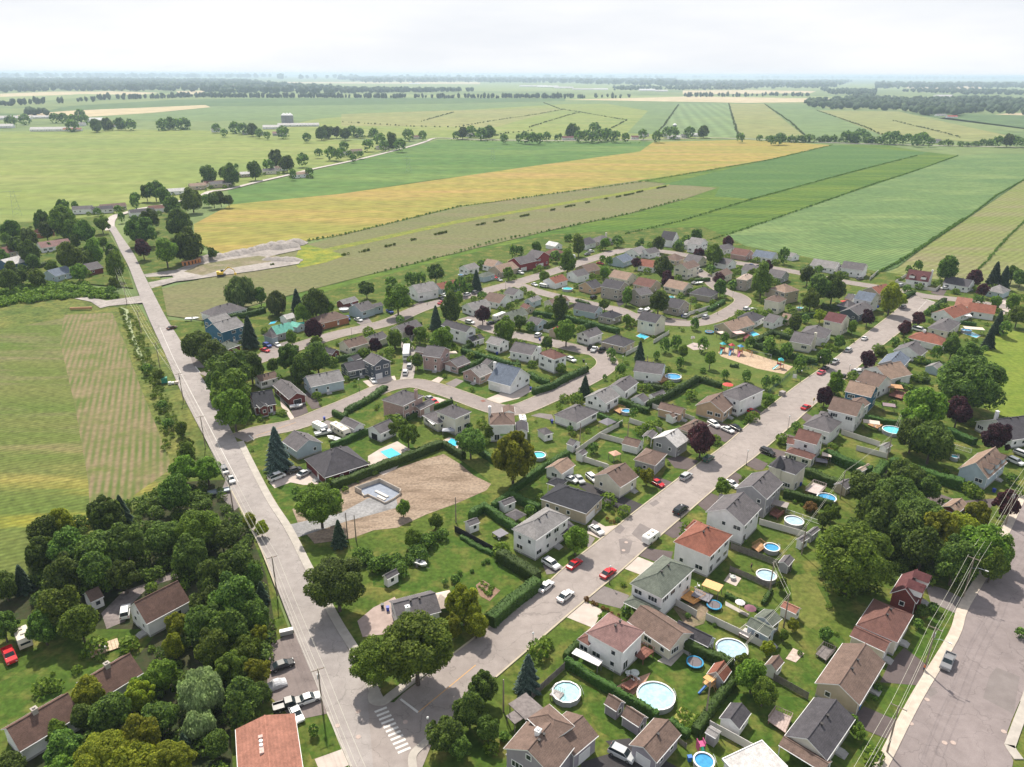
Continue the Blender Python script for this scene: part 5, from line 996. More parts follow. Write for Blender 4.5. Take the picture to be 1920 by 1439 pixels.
T_(None, '1429,529,24,d 1412,517,12,d 1440,500,10,p 1470,479,10,c 1515,517,15,D 1535,506,8,b 1534,540,26,D 1562,542,24,D 1521,562,18,d 1538,592,12,y 1510,598,8,l 1492,609,14,D 1472,602,10,o 1671,560,24,y 1689,562,12,y 1627,596,14,p 1575,641,11,D 1546,671,15,D 1627,674,15,p 1653,660,12,s 1679,640,7,p 1598,615,10,d 1776,506,23,D 1721,501,8,c 1704,507,6,c 1829,523,14,p 1866,516,15,c 1884,520,13,c 1899,514,15,D 1915,522,14,D 1843,545,11,p 1701,542,7,p 1723,598,12,p 1697,615,13,p 1867,567,10,d 1834,564,9,d 1909,592,18,d 1900,570,14,d 1873,605,13,c 1857,632,13,c 1885,617,10,c 1786,651,18,D 1757,661,9,c 1818,722,74,D 1815,670,26,D 1797,772,25,p 1732,775,44,d 1712,815,30,D 1748,826,38,D 1870,822,26,p 1847,654,6,b 1567,720,19,d 1547,743,17,p 1493,800,8,d 1462,828,5,s 1735,630,8,s 1748,582,9,s 1738,587,6,s')
T_(None, '1097,725,13,c 1134,708,4,k 1162,693,8,d 1315,827,27,p 1188,774,9,b 1112,840,9,y 1355,913,16,d 1213,893,15,y 1079,1013,25,d 995,957,11,o 914,1052,5,s 906,1056,4,s 854,1086,9,s 862,1075,5,s 885,1071,4,s 835,1092,6,l 880,800,6,d 1069,805,6,d 917,812,13,d 1175,910,5,s 1220,1214,5,s 1174,1145,9,s 1290,1155,5,p 1340,1172,4,s 1158,975,5,s')
T_('in the big grove by the right-edge road', '1598,1045,84,d 1680,930,46,D 1650,972,42,D 1722,962,46,D 1742,915,26,D 1760,1003,44,y 1802,992,38,y 1842,1022,44,d 1862,1060,30,d 1792,1052,42,D 1732,1032,38,D 1622,912,34,D 1700,892,32,D 1520,952,14,o 1560,962,16,d 1545,975,14,D 1882,1038,24,d 1834,965,26,y 1700,1000,40,D')
T_(None, '1886,944,24,p 1898,898,9,p 1411,1268,30,d 1432,1298,26,d 1395,1245,18,d 1440,1215,14,y 1465,1095,13,d 1487,1172,12,y 1470,1192,10,d 1548,1190,14,D 1730,1147,12,D 1750,1140,9,d 1915,1187,9,y 1610,1372,15,d 1600,1350,8,y 1645,1290,8,s 588,1370,9,k 1640,1310,5,s 1722,1170,8,D 1500,1225,5,s')
HAM = 'in the upper-left hamlet'
T_(HAM, '21,432,18,D 52,446,16,D 78,417,18,D 117,422,28,d 160,438,20,D 190,420,14,d 55,472,20,D 130,480,26,d 175,475,20,d 215,500,22,d 210,473,14,D 192,455,10,d 10,448,10,d 147,512,15,d 67,522,15,d 15,527,20,D 265,435,30,D 335,420,26,D 267,467,16,p 310,472,24,d 350,462,30,D 397,475,10,D 282,411,18,D 227,407,6,c 92,462,5,c 108,459,4,c 38,520,14,D 30,460,15,D 122,468,12,D 60,492,13,D 4,482,14,D 96,502,12,d 165,488,13,d 42,506,10,D 86,434,14,D 142,455,10,D 20,500,10,d')
T_('beside the old roadside ditch', '275,692,9,d 298,703,11,d 315,795,9,d 305,760,8,d 340,805,12,d 350,835,13,d 208,545,8,d 212,532,10,d')
FARR = 'beside the winding country road'
T_(FARR, '140,387,6,c 117,387,12,D 274,362,12,D 253,370,8,D 290,357,16,D 306,368,14,D 252,380,8,c 360,376,22,d 323,387,16,D 387,375,9,D 400,375,12,D 413,373,12,D 428,376,10,D 390,328,16,D 433,330,18,D 420,326,12,D 443,313,4,c 477,320,14,D 517,300,16,D 537,307,14,D 549,327,6,c 580,323,7,D 597,287,7,D 567,300,10,D 620,287,10,D 633,290,9,D 503,311,10,D 221,392,6,d 182,397,6,d 640,284,7,D 655,290,6,D 662,297,6,D 675,290,6,D 690,272,9,D 712,262,10,D 735,268,12,D 750,272,10,D 765,253,9,D 792,254,7,D 720,273,8,D 645,275,8,D')
T_('in the distant fields', '305,235,10,D 318,233,11,D 332,234,9,D 345,233,10,D 473,245,11,D 440,240,9,D 455,242,9,D 405,240,7,D 420,249,6,D 530,249,10,D 485,250,7,D 500,254,6,D 602,252,11,D 614,249,13,D 630,248,11,D 646,252,11,D 660,247,9,D 675,249,7,D 700,250,8,D 575,258,7,D 46,225,9,D 20,228,9,D 102,222,8,D 118,222,8,D 137,225,9,D 150,215,8,D 158,225,8,D 135,237,10,D 180,238,12,D 200,235,12,D 225,234,12,D 245,235,9,D')
T_('along the straight tree-lined road', '867,250,11,D 883,247,9,D 917,250,13,D 903,252,10,D 855,254,6,D 945,260,7,D 972,259,5,c 985,258,9,D 998,259,9,D 1011,260,8,D 1025,256,7,D 1043,259,4,c 1050,257,4,c 1073,248,14,D 1086,256,9,D 1100,255,9,D 1115,242,10,D 1112,257,9,D 1125,255,10,D 1138,253,10,D 1153,256,9,D 1173,258,7,D 1205,252,8,D 1233,256,9,D 1250,248,8,D 1262,250,10,D 1293,248,9,D 1320,248,11,D 1388,258,7,D 1463,260,9,D 1450,263,7,D 1587,256,9,D 1600,257,8,D 1613,253,10,D 1625,256,7,D 1665,259,10,D 1678,258,10,D 1690,262,7,D 1702,259,7,D 1718,263,9,D 1730,260,10,D 1745,266,7,D 1890,264,11,D 1872,265,8,D 1905,264,8,D 1918,267,7,D')
order = sorted(range(len(TREES)), key=lambda i: -TREES[i][2])
single = set(order[:300]); rest = []
CATN = {'shrub': 'shrub', 'bronze_shrub': 'shrub'}
for i, (x, y, r, kind, p, rr, z, shape, area) in enumerate(TREES):
    if i not in single: rest.append(TREES[i]); continue
    hi = 3 if r > 50 else (2 if r > 19 else (1 if r > 9 else 0)); ms = tmpl(shape, hi); k = rnd.randrange(len(ms)); me = tmesh(shape, hi, k, kind)
    nm, desc = KN[kind]; root = empty(nm, (p[0], p[1], 0), rnd.random() * 6.28)
    vz = {'willow': 1.1, 'oval': 1.2, 'wide': 1.25}.get(shape, 1.25 if kind in 'dDypl' else 1.0) * (rnd.uniform(.92, 1.12))
    if r > 50: vz = 1.0
    c = ob('crown', me, root, (0, 0, z), rnd.random() * 6.28, (rr * rnd.uniform(.97, 1.08), rr * rnd.uniform(.97, 1.08), rr * (vz if kind not in 'cb' else z / (rr * 1.75))))
    if kind not in 'so': top = z + rr * .5; t = ob('trunk', TRK[rnd.randrange(2)], root, (0, 0, 0), 0, (top * 1.0, top * 1.0, top))
    size = '' if kind in 'so' else ('tall broad ' if rr > 5.5 else ('small ' if rr < 2.2 else ''))
    root['group'] = 'shrubs in the gardens' if kind in 'so' else ('trees ' + (area or 'among the houses'))
    tag(root, size + desc, 'shrub' if kind in 'so' else 'tree', None, area); root['group'] = root['group']
def clump_stuff(name, items, leafm, desc, cat, nq=70, lf=.16):
    lf *= .6; nq = int(nq * 2.2)
    """many small bushes or trees joined into one mesh: items = (x, y, z, rx, rz)"""
    Vs = []; Fs = []; off = 0
    for (x, y, z, rx, rz) in items:
        d = unit(nq); d[:, 2] = np.abs(d[:, 2]) * np.where(npr.random(nq) < .8, 1, -1); P = d * (.72 + .35 * npr.random(nq))[:, None]
        Nn = d + .5 * npr.normal(size=(nq, 3)); Nn /= np.linalg.norm(Nn, axis=1)[:, None]
        V, Fq = quads(P, Nn, lf * 2 * (.7 + .8 * npr.random(nq))); V = V * np.array([rx, rx, rz]) + np.array([x, y, z]); Vs.append(V); Fs.append(Fq + off); off += len(V)
    o = ob(name, npmesh(name, np.concatenate(Vs), np.concatenate(Fs), [leafm])); stuff(o, desc, cat); return o
if rest: clump_stuff('small_trees', [(p[0], p[1], z, rr, rr * (1.5 if k in 'ck' else 1.0)) for (x, y, r, k, p, rr, z, s, a) in rest], LEAF['D'], 'small dark green trees and bushes dotted along the roads', 'trees', 110, .13)
def along(px, step, jit, r0, r1, world=False, hk=.7):
    pl = px if world else gl(px); out = []
    for i in range(len(pl) - 1):
        L = math.dist(pl[i], pl[i + 1]); n = max(1, int(L / step))
        for k in range(n):
            t = (k + rnd.random()) / n; r = rnd.uniform(r0, r1); out.append((pl[i][0] + (pl[i + 1][0] - pl[i][0]) * t + rnd.uniform(-jit, jit), pl[i][1] + (pl[i + 1][1] - pl[i][1]) * t + rnd.uniform(-jit, jit), r * hk, r, r))
    return out
def inpoly(px, n, r0, r1, hk=.6, world=False):
    pl = px if world else gl(px); tr = tessellate_polygon([[Vector((p[0], p[1], 0)) for p in pl]]); ar = []
    for a, b_, c in tr: ar.append(abs((pl[b_][0] - pl[a][0]) * (pl[c][1] - pl[a][1]) - (pl[c][0] - pl[a][0]) * (pl[b_][1] - pl[a][1])))
    out = []
    for k in rnd.choices(range(len(tr)), ar, k=n):
        a, b_, c = (pl[j] for j in tr[k]); u, v = rnd.random(), rnd.random()
        if u + v > 1: u, v = 1 - u, 1 - v
        r = rnd.uniform(r0, r1); out.append((a[0] + (b_[0] - a[0]) * u + (c[0] - a[0]) * v, a[1] + (b_[1] - a[1]) * u + (c[1] - a[1]) * v, r * hk, r, r * .9))
    return out
# scrub by the ditch and road
clump_stuff('ditch_scrub', along([(232, 580), (245, 625), (262, 668), (285, 720), (300, 770), (322, 840), (335, 880), (330, 900)], 1.6, 1.8, .3, 1.0) + along([(250, 590), (270, 650), (290, 705), (312, 760), (345, 830), (390, 890)], 1.7, 1.2, .3, .9), LEAF['d'], 'tangled green scrub along the roadside ditch', 'scrub', 90, .11)
clump_stuff('bank_scrub', inpoly([(0, 548), (60, 535), (160, 535), (225, 560), (200, 600 - 40), (140, 558), (0, 575)], 260, .8, 2.4, .25), LEAF['d'], 'low green bushes over the grassy bank below the hamlet', 'scrub', 50)
clump_stuff('shrub_belt', along([(668, 1052), (700, 1062), (740, 1072), (775, 1048), (800, 1025), (828, 1018)], .7, 2.2, .9, 1.9, hk=.9), LEAF['D'], 'belt of dark shrubs across the grass plot', 'shrubs', 150, .10)
clump_stuff('wood_undergrowth', inpoly([(60, 1010), (300, 930), (400, 900), (470, 1000), (505, 1180), (490, 1320), (420, 1420), (100, 1470), (180, 1360), (300, 1240), (330, 1190), (380, 1100), (260, 1095), (60, 1150)], 300, 1.0, 2.2, .5), LEAF['D'], 'dark undergrowth filling the lower-left woods', 'undergrowth', 120, .085)
clump_stuff('grove_undergrowth', inpoly([(1540, 1090), (1590, 1000), (1640, 900), (1700, 895), (1740, 920), (1850, 1010), (1860, 1070), (1780, 1080), (1700, 1060), (1640, 1110), (1560, 1120)], 120, 1.0, 2.0, .5), LEAF['D'], 'dark undergrowth beneath the big grove', 'undergrowth', 110, .09)
# field boundaries: dark weeds and low bushes
hr = [([(363, 455), (415, 479), (640, 441), (860, 388), (1205, 341), (1280, 328), (1440, 301), (1562, 272)], 3.0), ([(700, 513), (825, 482), (929, 452), (1033, 432), (1180, 401), (1280, 374)], 4.5), ([(1170, 440), (1280, 414), (1410, 374), (1553, 335), (1640, 312), (1720, 292)], 2.8), ([(1330, 451), (1420, 422), (1560, 373), (1640, 345), (1713, 322), (1797, 292)], 3.0), ([(1650, 510), (1690, 490), (1733, 462), (1813, 409), (1870, 366), (1925, 335)], 2.0), ([(1640, 517), (1680, 494), (1728, 463), (1806, 410)], 2.6), ([(1820, 520), (1850, 490), (1890, 445), (1925, 412)], 3.0), ([(820, 263), (1000, 266), (1200, 268)], 9)]
clump_stuff('field_hedgerows', sum([along(p, s * .8, .6, .35, .95, hk=.5) for p, s in hr], []), LEAF['D'], 'dark weedy lines of low bushes between the fields', 'field edges', 34, .2)
isl = []
for x, y, L in [(647, 478, 6), (684, 471, 9), (730, 461, 9), (774, 450, 5), (826, 438, 12), (902, 421, 8), (936, 415, 9), (984, 405, 8), (1036, 394, 5), (1063, 388, 5), (1074, 386, 4), (1102, 380, 5), (1137, 373, 3), (1160, 369, 5), (1180, 365, 9), (1200, 360, 6), (1240, 352, 9), (510, 497, 4)]:
    a = G(x - L, y + L * .22); c = G(x + L, y - L * .22); isl += along([a, c], .8, .6, .45, .95, True, .4)
clump_stuff('field_bush_rows', isl, LEAF['d'], 'dark bush clusters along the line in the grey field', 'bushes', 40, .2)
clump_stuff('road_thicket', along([(1446, 266), (1500, 267), (1560, 266), (1620, 268), (1655, 270)], 7, 5, 4, 8, hk=.6) + along([(1760, 272), (1815, 275), (1835, 273), (1870, 272)], 8, 4, 3, 6, hk=.6) + along([(1420, 264), (1440, 264)], 9, 3, 4, 6), LEAF['D'], 'low thicket beside the far straight road', 'thicket', 50, .17)
ditch = []
for pl in ([(0, 432), (60, 428), (100, 422)], [(340, 361), (372, 345), (396, 333)], [(860, 238), (930, 226), (1012, 214), (1060, 205)], [(790, 228), (850, 211)], [(640, 229), (780, 238), (860, 239)], [(1228, 253), (1245, 236), (1272, 197)], [(1366, 194), (1384, 257)], [(1434, 196), (1480, 228), (1513, 258)], [(1019, 193), (1050, 205), (1100, 213), (1175, 226), (1147, 241)], [(900, 262), (950, 250), (1000, 245)], [(1530, 207), (1620, 238), (1662, 257)], [(1672, 226), (1760, 247), (1800, 258)], [(990, 240), (1060, 218), (1090, 210)]):
    ditch += along(pl, 15, 2, 1.1, 2.2, hk=.3)
clump_stuff('field_ditches', ditch, LEAF['D'], 'thin dark ditch lines crossing the distant fields', 'ditches', 24, .25)
# rows and woods of the far distance
def blobs(name, items, mat, desc, cat):
    Vs = []; off = 0; Fs = []
    for (x, y, z, rx, rz) in items:
        V = ICV * (1 + .22 * npr.normal(size=(12, 1))) * np.array([rx, rx, rz]) + np.array([x, y, z]); Vs.append(V); Fs.append(ICF + off); off += 12
    o = ob(name, npmesh(name, np.concatenate(Vs), np.concatenate(Fs), [mat], False, 3)); stuff(o, desc, cat); return o
fwood = M('distant_foliage', (.040, .068, .030, 1), .95, .35, .02)
row = []
for x0, x1, y0, y1, dn in [(640, 768, 184, 184.5, .6), (775, 860, 184, 185, .55), (872, 935, 184, 185, .7), (940, 1060, 184, 185, .75), (1065, 1100, 184, 185, .6), (1118, 1190, 184, 185, .3), (0, 60, 199, 197, .22), (60, 180, 196, 191, .35), (180, 330, 188, 184, .65), (330, 640, 183, 184, .95), (1280, 1350, 182, 182, .6), (1355, 1430, 182, 181, .6), (1435, 1515, 180, 181, .6)]:
    x = x0
    while x < x1:
        if rnd.random() < dn * .6 + .3:
            t = (x - x0) / (x1 - x0); p = G(x, y0 + (y1 - y0) * t); r = rnd.uniform(5.5, 9.5); row.append((p[0], p[1] + rnd.uniform(-12, 12), r * 1.35, r, r * rnd.uniform(1.2, 1.7)))
        x += 3.6 * rnd.uniform(.7, 1.3) / (.45 + dn)
blobs('distant_tree_row', row, fwood, 'long row of separate trees across the distant plain', 'tree row')
def forest(px, n, r0, r1, hk=.9): return [(a, b_, c * 1.0, d, e) for a, b_, c, d, e in inpoly(px, n, r0, r1, hk)]
fw = []
fw += forest([(-500, 176), (-500, 150), (0, 150), (250, 150), (460, 153), (520, 160), (640, 168), (640, 180), (430, 177), (330, 172), (120, 172), (-100, 176)], 5200, 12, 24)
fw += forest([(640, 168), (760, 171), (900, 172), (640, 176)], 260, 10, 18); fw += forest([(640, 146), (900, 148), (1280, 152), (1280, 163), (1010, 156), (840, 155), (680, 156), (640, 150)], 1500, 16, 34)
fw += forest([(1240, 155), (1600, 153), (1560, 166), (1350, 168), (1240, 163)], 900, 14, 26); fw += forest([(1640, 158), (1930, 160), (2300, 160), (2300, 172), (1920, 166), (1700, 168), (1640, 166)], 900, 14, 28)
fw += forest([(690 + 820, 200), (1512, 192), (1560, 190), (1620, 182), (1650, 186), (1720, 190), (1860, 187), (1930, 192), (2200, 195), (2200, 218), (1930, 216), (1870, 214), (1810, 212), (1800, 220), (1740, 218), (1690, 208), (1600, 207), (1530, 205)], 1300, 8, 14)
fw += forest([(1540, 170), (1640, 172), (1640, 180), (1560, 178)], 160, 10, 16); fw += forest([(1680, 172), (1780, 170), (1920, 174), (2000, 180), (1800, 178)], 200, 10, 16); fw += forest([(1150, 165), (1280, 166), (1400, 166), (1400, 169), (1150, 170)], 200, 8, 16); fw += forest([(500, 150), (1300, 148), (2300, 152), (2300, 147), (1300, 145.5), (500, 146)], 1200, 26, 60)
fw += forest([(-400, 146), (500, 147), (500, 143), (-400, 142)], 700, 26, 60); fw += forest([(50, 214), (90, 212), (88, 217), (52, 218)], 16, 8, 11)
blobs('distant_woods', fw, fwood, 'blue-hazed woods spread along the horizon', 'woods')
# ------------------------------------------------------------------ hedges
HEDGES = []
def hedge(px, h=2.3, wd=1.5, area=None, mat=None):
    pl = gl(px); L = sum(math.dist(pl[i], pl[i + 1]) for i in range(len(pl) - 1)); cx = sum(p[0] for p in pl) / len(pl); cy = sum(p[1] for p in pl) / len(pl)
    d = depth((cx, cy)); step = .45 if d < 260 else (.8 if d < 420 else 1.5)
    pts = []
    for i in range(len(pl) - 1):
        n = max(1, int(math.dist(pl[i], pl[i + 1]) / step))
        for k in range(n): t = k / n; pts.append((pl[i][0] + (pl[i + 1][0] - pl[i][0]) * t, pl[i][1] + (pl[i + 1][1] - pl[i][1]) * t))
    pts.append(pl[-1]); nv = max(2, int(h / step)); nw = max(2, int(wd / step)); prof = [(-.5, j / nv) for j in range(nv)] + [(-.46 + .92 * j / nw, 1.0) for j in range(nw + 1)] + [(.5, 1 - (j + 1) / nv) for j in range(nv)]
    m = len(prof); A = np.array([[prof[j] for j in range(m)]] * len(pts))
    offs = [offset(pts, 1.0)[i] for i in range(len(pts))] if False else None
    O1 = offset(pts, 1.0); V = np.zeros((len(pts), m, 3))
    for i, p in enumerate(pts):
        nx, ny = O1[i][0] - p[0], O1[i][1] - p[1]; ww = wd
        for j, (u, v) in enumerate(prof):
            jj = rnd.uniform(-.16, .16) if j not in (0, m - 1) else 0
            V[i, j] = (p[0] + nx * (u * ww + jj), p[1] + ny * (u * ww + jj), v * h * (1 + .05 * math.sin(i * .37)) + jj * .8)
    V = V.reshape(-1, 3); Fq = [(i * m + j, i * m + j + 1, (i + 1) * m + j + 1, (i + 1) * m + j) for i in range(len(pts) - 1) for j in range(m - 1)]
    # end faces as strips of quads
    ends = []
    for i in (0, len(pts) - 1):
        for j in range(m // 2):
            q = (i * m + j, i * m + m - 1 - j, i * m + m - 2 - j, i * m + j + 1)
            if len(set(q)) == 4: ends.append(q)
    c0 = V.mean(0); c0[2] = 0
    n = int(min(9000, L * (2 * h + wd) * (14 if d < 260 else (6 if d < 420 else 2))))
    ii = npr.integers(0, len(Fq), n); Fa = np.array(Fq); P = V[Fa[ii]].mean(1) + npr.uniform(-.2, .2, (n, 3)) * step * 2; e1 = V[Fa[ii, 1]] - V[Fa[ii, 0]]; e2 = V[Fa[ii, 3]] - V[Fa[ii, 0]]; Nn = np.cross(e2, e1); Nn /= np.linalg.norm(Nn, axis=1)[:, None] + 1e-9
    P += Nn * .05; P[:, 2] = np.maximum(P[:, 2], .1); Nj = Nn + .5 * npr.normal(size=(n, 3)); Nj /= np.linalg.norm(Nj, axis=1)[:, None]
    LV, LF = quads(P, Nj, (.13 if d < 260 else .25) * (.6 + .8 * npr.random(n)))
    off = len(V); me = npmesh('hedge', np.concatenate([V, LV]) - c0, np.concatenate([Fa, np.array(ends, dtype=int).reshape(-1, 4), LF + off]), [mat or hedge_m])
    o = ob('hedge', me, None, (c0[0], c0[1], 0)); o['group'] = 'clipped hedges between the gardens'
    tag(o, 'long dark clipped hedge' if L > 25 else 'dark clipped hedge', 'hedge', None, area)
for q in [([(1008, 1102), (960, 1138), (918, 1175)], 2.6, 2.6), ([(936, 1050), (975, 1072), (1008, 1094)], 2.8, 2.4), ([(882, 975), (908, 957), (968, 1000)], 2.2, 1.6), ([(925, 958), (955, 935), (1012, 962)], 2.2, 1.5), ([(958, 928), (1010, 888), (1066, 856)], 2.0, 1.4),
          ([(625, 918), (700, 887), (765, 863), (828, 838)], 2.3, 2.2), ([(831, 838), (870, 862)], 2.0, 1.5), ([(888, 842), (925, 868), (950, 880)], 1.8, 1.4), ([(622, 842), (655, 828), (690, 812)], 1.8, 1.5), ([(625, 778), (645, 787), (650, 780)], 1.8, 1.2), ([(650, 775), (700, 748), (722, 730)], 1.6, 2.2),
          ([(762, 790), (800, 772), (848, 756)], 1.5, 1.1), ([(1000, 740), (1030, 731), (1065, 713), (1100, 697)], 2.1, 2.0), ([(993, 706), (1012, 718), (1030, 722)], 1.8, 1.5), ([(866, 662), (912, 676), (972, 692)], 2.0, 1.8), ([(862, 702), (880, 692), (905, 680)], 1.8, 1.5), ([(868, 658), (895, 645)], 1.8, 1.5),
          ([(1160, 756), (1190, 768), (1216, 776)], 2.0, 1.8), ([(1214, 766), (1262, 742), (1308, 716)], 2.3, 1.8), ([(1312, 716), (1352, 728)], 1.9, 1.5), ([(1210, 728), (1230, 731), (1250, 735)], 1.7, 1.5), ([(1121, 782), (1165, 800)], 1.5, 1.1), ([(1413, 648), (1447, 628), (1487, 640)], 2.2, 2.0), ([(1413, 652), (1470, 670), (1532, 684)], 2.2, 1.6),
          ([(1330, 584), (1356, 568)], 1.6, 2.2), ([(1540, 578), (1574, 584)], 2.2, 1.8), ([(1480, 597), (1530, 595), (1575, 603)], 2.2, 1.6), ([(1502, 512), (1522, 500)], 2.0, 1.6), ([(425, 601), (460, 595), (497, 586)], 2.2, 2.0), ([(625, 680), (655, 674), (692, 664)], 1.9, 1.8), ([(1000, 592), (1058, 600), (1108, 613), (1160, 626)], 2.2, 2.0), ([(1020, 618), (1060, 600)], 2.0, 1.6), ([(1085, 620), (1112, 612)], 2.0, 1.6),
          ([(1468, 932), (1510, 942), (1560, 954)], 2.2, 1.6), ([(1510, 892), (1560, 912), (1618, 930)], 2.5, 2.0), ([(1546, 858), (1590, 878), (1632, 892)], 2.8, 2.2), ([(1622, 918), (1640, 900), (1656, 878)], 2.6, 2.2), ([(1668, 874), (1735, 898), (1804, 918)], 2.8, 2.6), ([(1684, 702), (1715, 714), (1742, 720)], 2.0, 2.0), ([(1672, 722), (1710, 736), (1748, 748)], 2.0, 1.6),
          ([(1770, 812), (1800, 824), (1826, 836)], 2.2, 2.2), ([(1620, 788), (1655, 796), (1684, 800)], 1.9, 1.5), ([(1706, 676), (1750, 688), (1775, 692)], 1.9, 1.8), ([(1060, 1240), (1088, 1212)], 1.9, 1.3), ([(1060, 1248), (1130, 1292), (1180, 1320), (1232, 1352)], 2.0, 1.1), ([(1275, 1212), (1320, 1232), (1372, 1254)], 2.1, 1.6), ([(1374, 1283), (1340, 1325), (1303, 1380)], 1.8, 1.5), ([(1255, 1358), (1290, 1385)], 1.4, 1.2),
          ([(18, 512), (55, 507), (88, 498)], 2.2, 3), ([(735, 630), (765, 618), (790, 610)], 1.4, 1.5), ([(1742, 590), (1758, 575), (1770, 566)], 2.0, 2.0), ([(1695, 560), (1712, 552)], 2.0, 2.2), ([(1810, 590), (1840, 595), (1862, 598)], 1.7, 1.4), ([(1800, 608), (1830, 612)], 1.5, 1.2), ([(1360, 1118), (1395, 1135), (1428, 1150)], .9, .9), ([(1445, 1110), (1430, 1135)], .9, .8), ([(1690, 628), (1706, 622)], 1.3, 1.8), ([(1303, 530), (1330, 527)], 1.8, 1.8), ([(970, 680), (975, 700)], 1.4, 1.2), ([(865, 1008), (900, 1030), (932, 1044)], .8, 1.2), ([(1368, 688), (1385, 690)], 1.0, 1.0), ([(1080, 665 - 100), (1105, 572)], 1.0, 1.4)]:
    hedge(*q)
# ------------------------------------------------------------------ fences
def fence(px, h=1.8, kind='white', seg=2.4):
    pl = gl(px); root = empty({'white': 'vinyl_fence', 'wood': 'board_fence', 'black': 'screen_fence', 'rail': 'metal_railing', 'chain': 'chain_fence'}[kind], (pl[0][0], pl[0][1], 0))
    m = {'white': M('vinyl_white', (.60, .57, .54, 1), .7, .06, .5), 'wood': greyw, 'black': M('screen_black', (.018, .017, .02, 1), .8, .1), 'rail': trim, 'chain': M('chain_green', (.05, .12, .10, 1), .6, .1)}[kind]
    P = {}
    for i in range(len(pl) - 1):
        L = math.dist(pl[i], pl[i + 1]); n = max(1, round(L / seg)); a = math.atan2(pl[i + 1][1] - pl[i][1], pl[i + 1][0] - pl[i][0]); w_ = L / n
        key = round(w_, 2)
        if key not in P:
            b = MB()
            if kind in ('white', 'black'): b.box(.06, w_ - .06, -.03, .03, .05, h - .1); b.box(.06, w_ - .06, -.045, .045, h - .1, h)
            elif kind == 'wood':
                nb = max(3, int(w_ / .16))
                for k in range(nb): b.box(.06 + (w_ - .12) * k / nb + .01, .06 + (w_ - .12) * (k + 1) / nb - .012, -.015 + .012 * (k % 2), .012 + .012 * (k % 2), .05, h - .03 * (k % 3))
            else:
                nb = max(3, int(w_ / .3)); b.box(.05, w_ - .05, -.025, .025, h - .07, h); b.box(.05, w_ - .05, -.025, .025, .1, .15)
                for k in range(nb): b.box(.05 + w_ * k / nb, .09 + w_ * k / nb, -.015, .015, .15, h - .07)
            c = MB(); c.box(-.06, .06, -.06, .06, 0, h + .06); P[key] = (b.mesh('fence_panel', [m]), c.mesh('fence_post', [m]))
        for k in range(n):
            x = pl[i][0] + (pl[i + 1][0] - pl[i][0]) * k / n - pl[0][0]; y = pl[i][1] + (pl[i + 1][1] - pl[i][1]) * k / n - pl[0][1]
            ob('fence_panel', P[key][0], root, (x, y, 0), a); ob('fence_post', P[key][1], root, (x, y, 0), a)
    ob('fence_post', P[key][1], root, (pl[-1][0] - pl[0][0], pl[-1][1] - pl[0][1], 0), 0)
    mid = pl[len(pl) // 2]; root['_mx'] = mid[0]; root['_my'] = mid[1]; root['group'] = 'garden fences'
    tag(root, {'white': 'white vinyl fence', 'wood': 'weathered board fence', 'black': 'black screen fence', 'rail': 'low white railing', 'chain': 'green mesh fence'}[kind], 'fence')
for q in [([(1080, 852), (1125, 820), (1167, 797)],), ([(1126, 822), (1171, 834)],), ([(1080, 862), (1138, 880)],), ([(1180, 793), (1240, 813)],), ([(1223, 766), (1258, 778)],), ([(1173, 668), (1196, 656)],), ([(1225, 645), (1254, 627)],), ([(1290, 592), (1330, 580)],), ([(1577, 815), (1648, 838)],), ([(1605, 845), (1662, 860)],),
          ([(1423, 984), (1500, 1006), (1524, 1014)],), ([(1267, 1136), (1305, 1158)],), ([(1323, 1163), (1380, 1190), (1430, 1216)],), ([(1630, 526), (1646, 512)],), ([(1678, 532), (1699, 519)],), ([(1679, 532), (1714, 541), (1754, 547), (1762, 540)],), ([(1330, 1366), (1378, 1392), (1437, 1425)],), ([(1084, 862), (1141, 882)],),
          ([(1262, 775), (1302, 790)], 1.5), ([(802, 532), (822, 537)], 1.5), ([(1018, 622), (1032, 626)], 1.4), ([(1298, 600), (1326, 590)], 1.4)]: fence(*q)
fence([(1368, 1072), (1402, 1086), (1445, 1106)], 1.6, 'wood'); fence([(1370, 1030), (1420, 1048), (1482, 1072)], 1.8, 'wood'); fence([(1450, 1276), (1482, 1294), (1514, 1312)], 1.7, 'wood'); fence([(997, 1312), (1058, 1256)], 1.8, 'wood'); fence([(1080, 573), (1050, 585)], 1.5, 'wood')
fence([(853, 998), (890, 1018), (932, 1041)], 1.9, 'black'); fence([(1473, 962), (1537, 984)], 1.2, 'rail'); fence([(1440, 748 - 10), (1480, 705), (1530, 688)], 1.4, 'chain'); fence([(1780, 838), (1820, 850)], 1.3, 'rail'); fence([(1286, 1404), (1262, 1385)], 1.2, 'wood')
